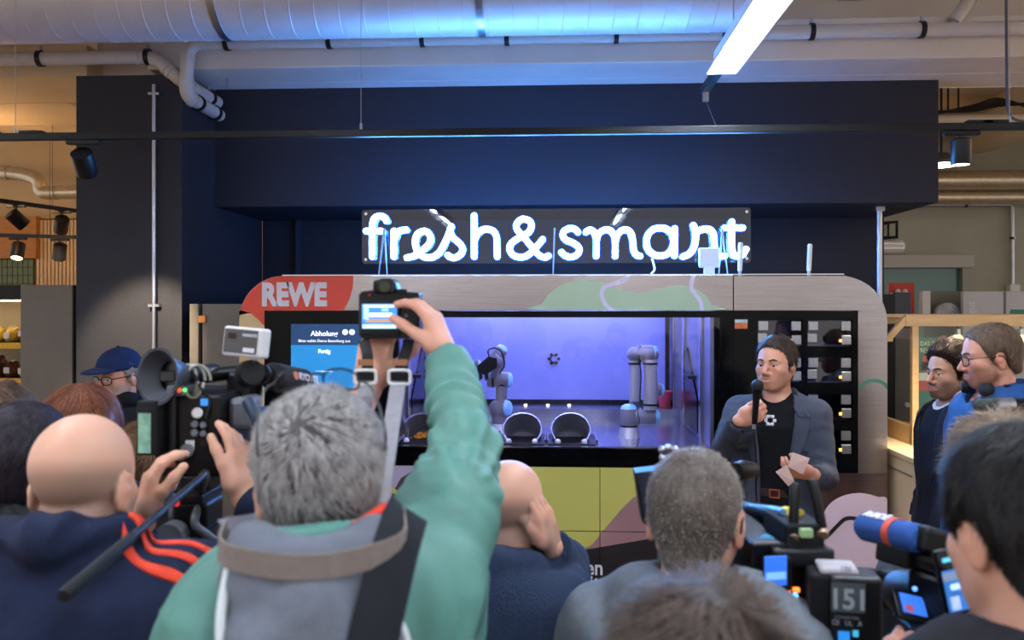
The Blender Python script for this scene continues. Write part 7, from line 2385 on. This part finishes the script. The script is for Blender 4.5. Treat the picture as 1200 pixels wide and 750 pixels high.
MB().box(sp_ + Ms @ Vector((0, -.006, .003)), (.050, .002, .034), Ms).build('flip_screen_picture', glow('lcd_blue', '2c62c8', .8), lcd)
MB().box(sp_ + Ms @ Vector((-.012, -.0075, -.006)), (.016, .002, .012), Ms).build('flip_screen_figure', glow('lcd_red', '8a4458', .6), lcd)
MB().sphere(k2(1072, 690, -.06), .004, 10, 8).build('blue_light', glow('blue_led2', '4f7fff', 2), kc)
MB().box(k2(1090, 737, -.02), (.10, .08, .03)).build('camera_plate', M_blackmetal, kc, bevel=.004)
tripod('tripod', 'black tripod carrying the camcorder with the blue microphone', k2(1092, 748, -.02), .24)

# ---------------------------------------------------------------- phone of the black-haired man
PY = 1.30
ph = thing('phone', 'black phone filming the stage in the hand of the black-haired man', 'phone', at(1130, 745, PY))
Mp = Euler((R(-6), R(-9), R(10))).to_matrix()
pc_ = at(1131, 700, PY)
MB().box(pc_, (.073, .009, .150), Mp).build('phone_body', M_black, ph, bevel=.004)
sc2 = MB().box(pc_ + Mp @ Vector((0, -.0052, 0)), (.067, .001, .143), Mp).build('phone_screen', mat('phone_black', '050608', .1), ph)
def pp(x, z, w_, h_, c, s_=.9):
    MB().box(pc_ + Mp @ Vector((x, -.0062, z)), (w_, .0008, h_), Mp).build('phone_picture', glow('ph_' + c, c, s_), sc2)
pp(0, .015, .064, .060, '2f6fb8', .6); pp(0, .036, .064, .012, '8a90a0', .5); pp(.0, .020, .046, .008, 'e4f2ff', 1.2); pp(.018, -.004, .026, .016, '9aa838', .7)
pp(-.020, -.003, .014, .020, 'c8ccd8', .8); pp(0, .008, .050, .005, '1c3a7a', .5); pp(-.02, .060, .014, .006, '4fb8e0', .9); pp(.012, .060, .018, .006, '3558d8', .8); pp(.0, -.052, .02, .006, '3f8fe0', .8); pp(.004, -.064, .012, .008, '3558e8', .8); pp(-.01, -.03, .02, .008, 'c83a38', .8)

# ---------------------------------------------------------------- grey fuzzy microphone at the right edge
ZY = 2.2
fz = thing('shotgun_microphone', 'camera microphone with grey fuzzy windshield in front of the blue jacket', 'microphone', at(1230, 490, ZY))
a_, b_ = at(1144, 475, ZY + .02), at(1163, 475, ZY)
P = [cap(tuple(a_ + Vector((.012, 0, 0))), tuple(b_), .016, .019, .01)]
shp_ = Shape(P); vs, fs = shp_.mesh(.004)
V2, F2, _ = strands('f', shp_, None, None, None, 1500, .008, .0008, tuple(b_ + Vector((.1, 0, 0))), .6, 3, 1.2, 0., 0, None, (vs, fs), 0)
np_mesh('fuzzy_windshield', np.concatenate([vs, V2]), np.concatenate([fs, F2 + len(vs)]), mat('grey_fur', '4f5654', .9), fz)
MB().cyl(b_, at(1187, 474, ZY), .018, n=18).build('silver_barrel', M_galv, fz, smooth=True)
MB().cyl(at(1186, 474, ZY), at(1240, 473, ZY), .016, n=18).build('black_barrel', M_black, fz, smooth=True)
MB().cyl(at(1150, 484, ZY), at(1240, 483, ZY), .005, n=10).build('mount_rail', M_blackmetal, fz, smooth=True)
MB().cyl(at(1215, 474, ZY), at(1215, 484, ZY), .008, n=10).build('mount_post', M_blackmetal, fz)
p = at(1235, 484, ZY)
MB().cyl((p.x, p.y, .01), p, .012, n=12).build('monopod', M_blackmetal, fz, smooth=True)
MB().lathe_on((p.x, p.y, 0), (p.x, p.y, .03), [(0, .05), (1, .02)], 16).build('monopod_foot', M_black_soft, fz)
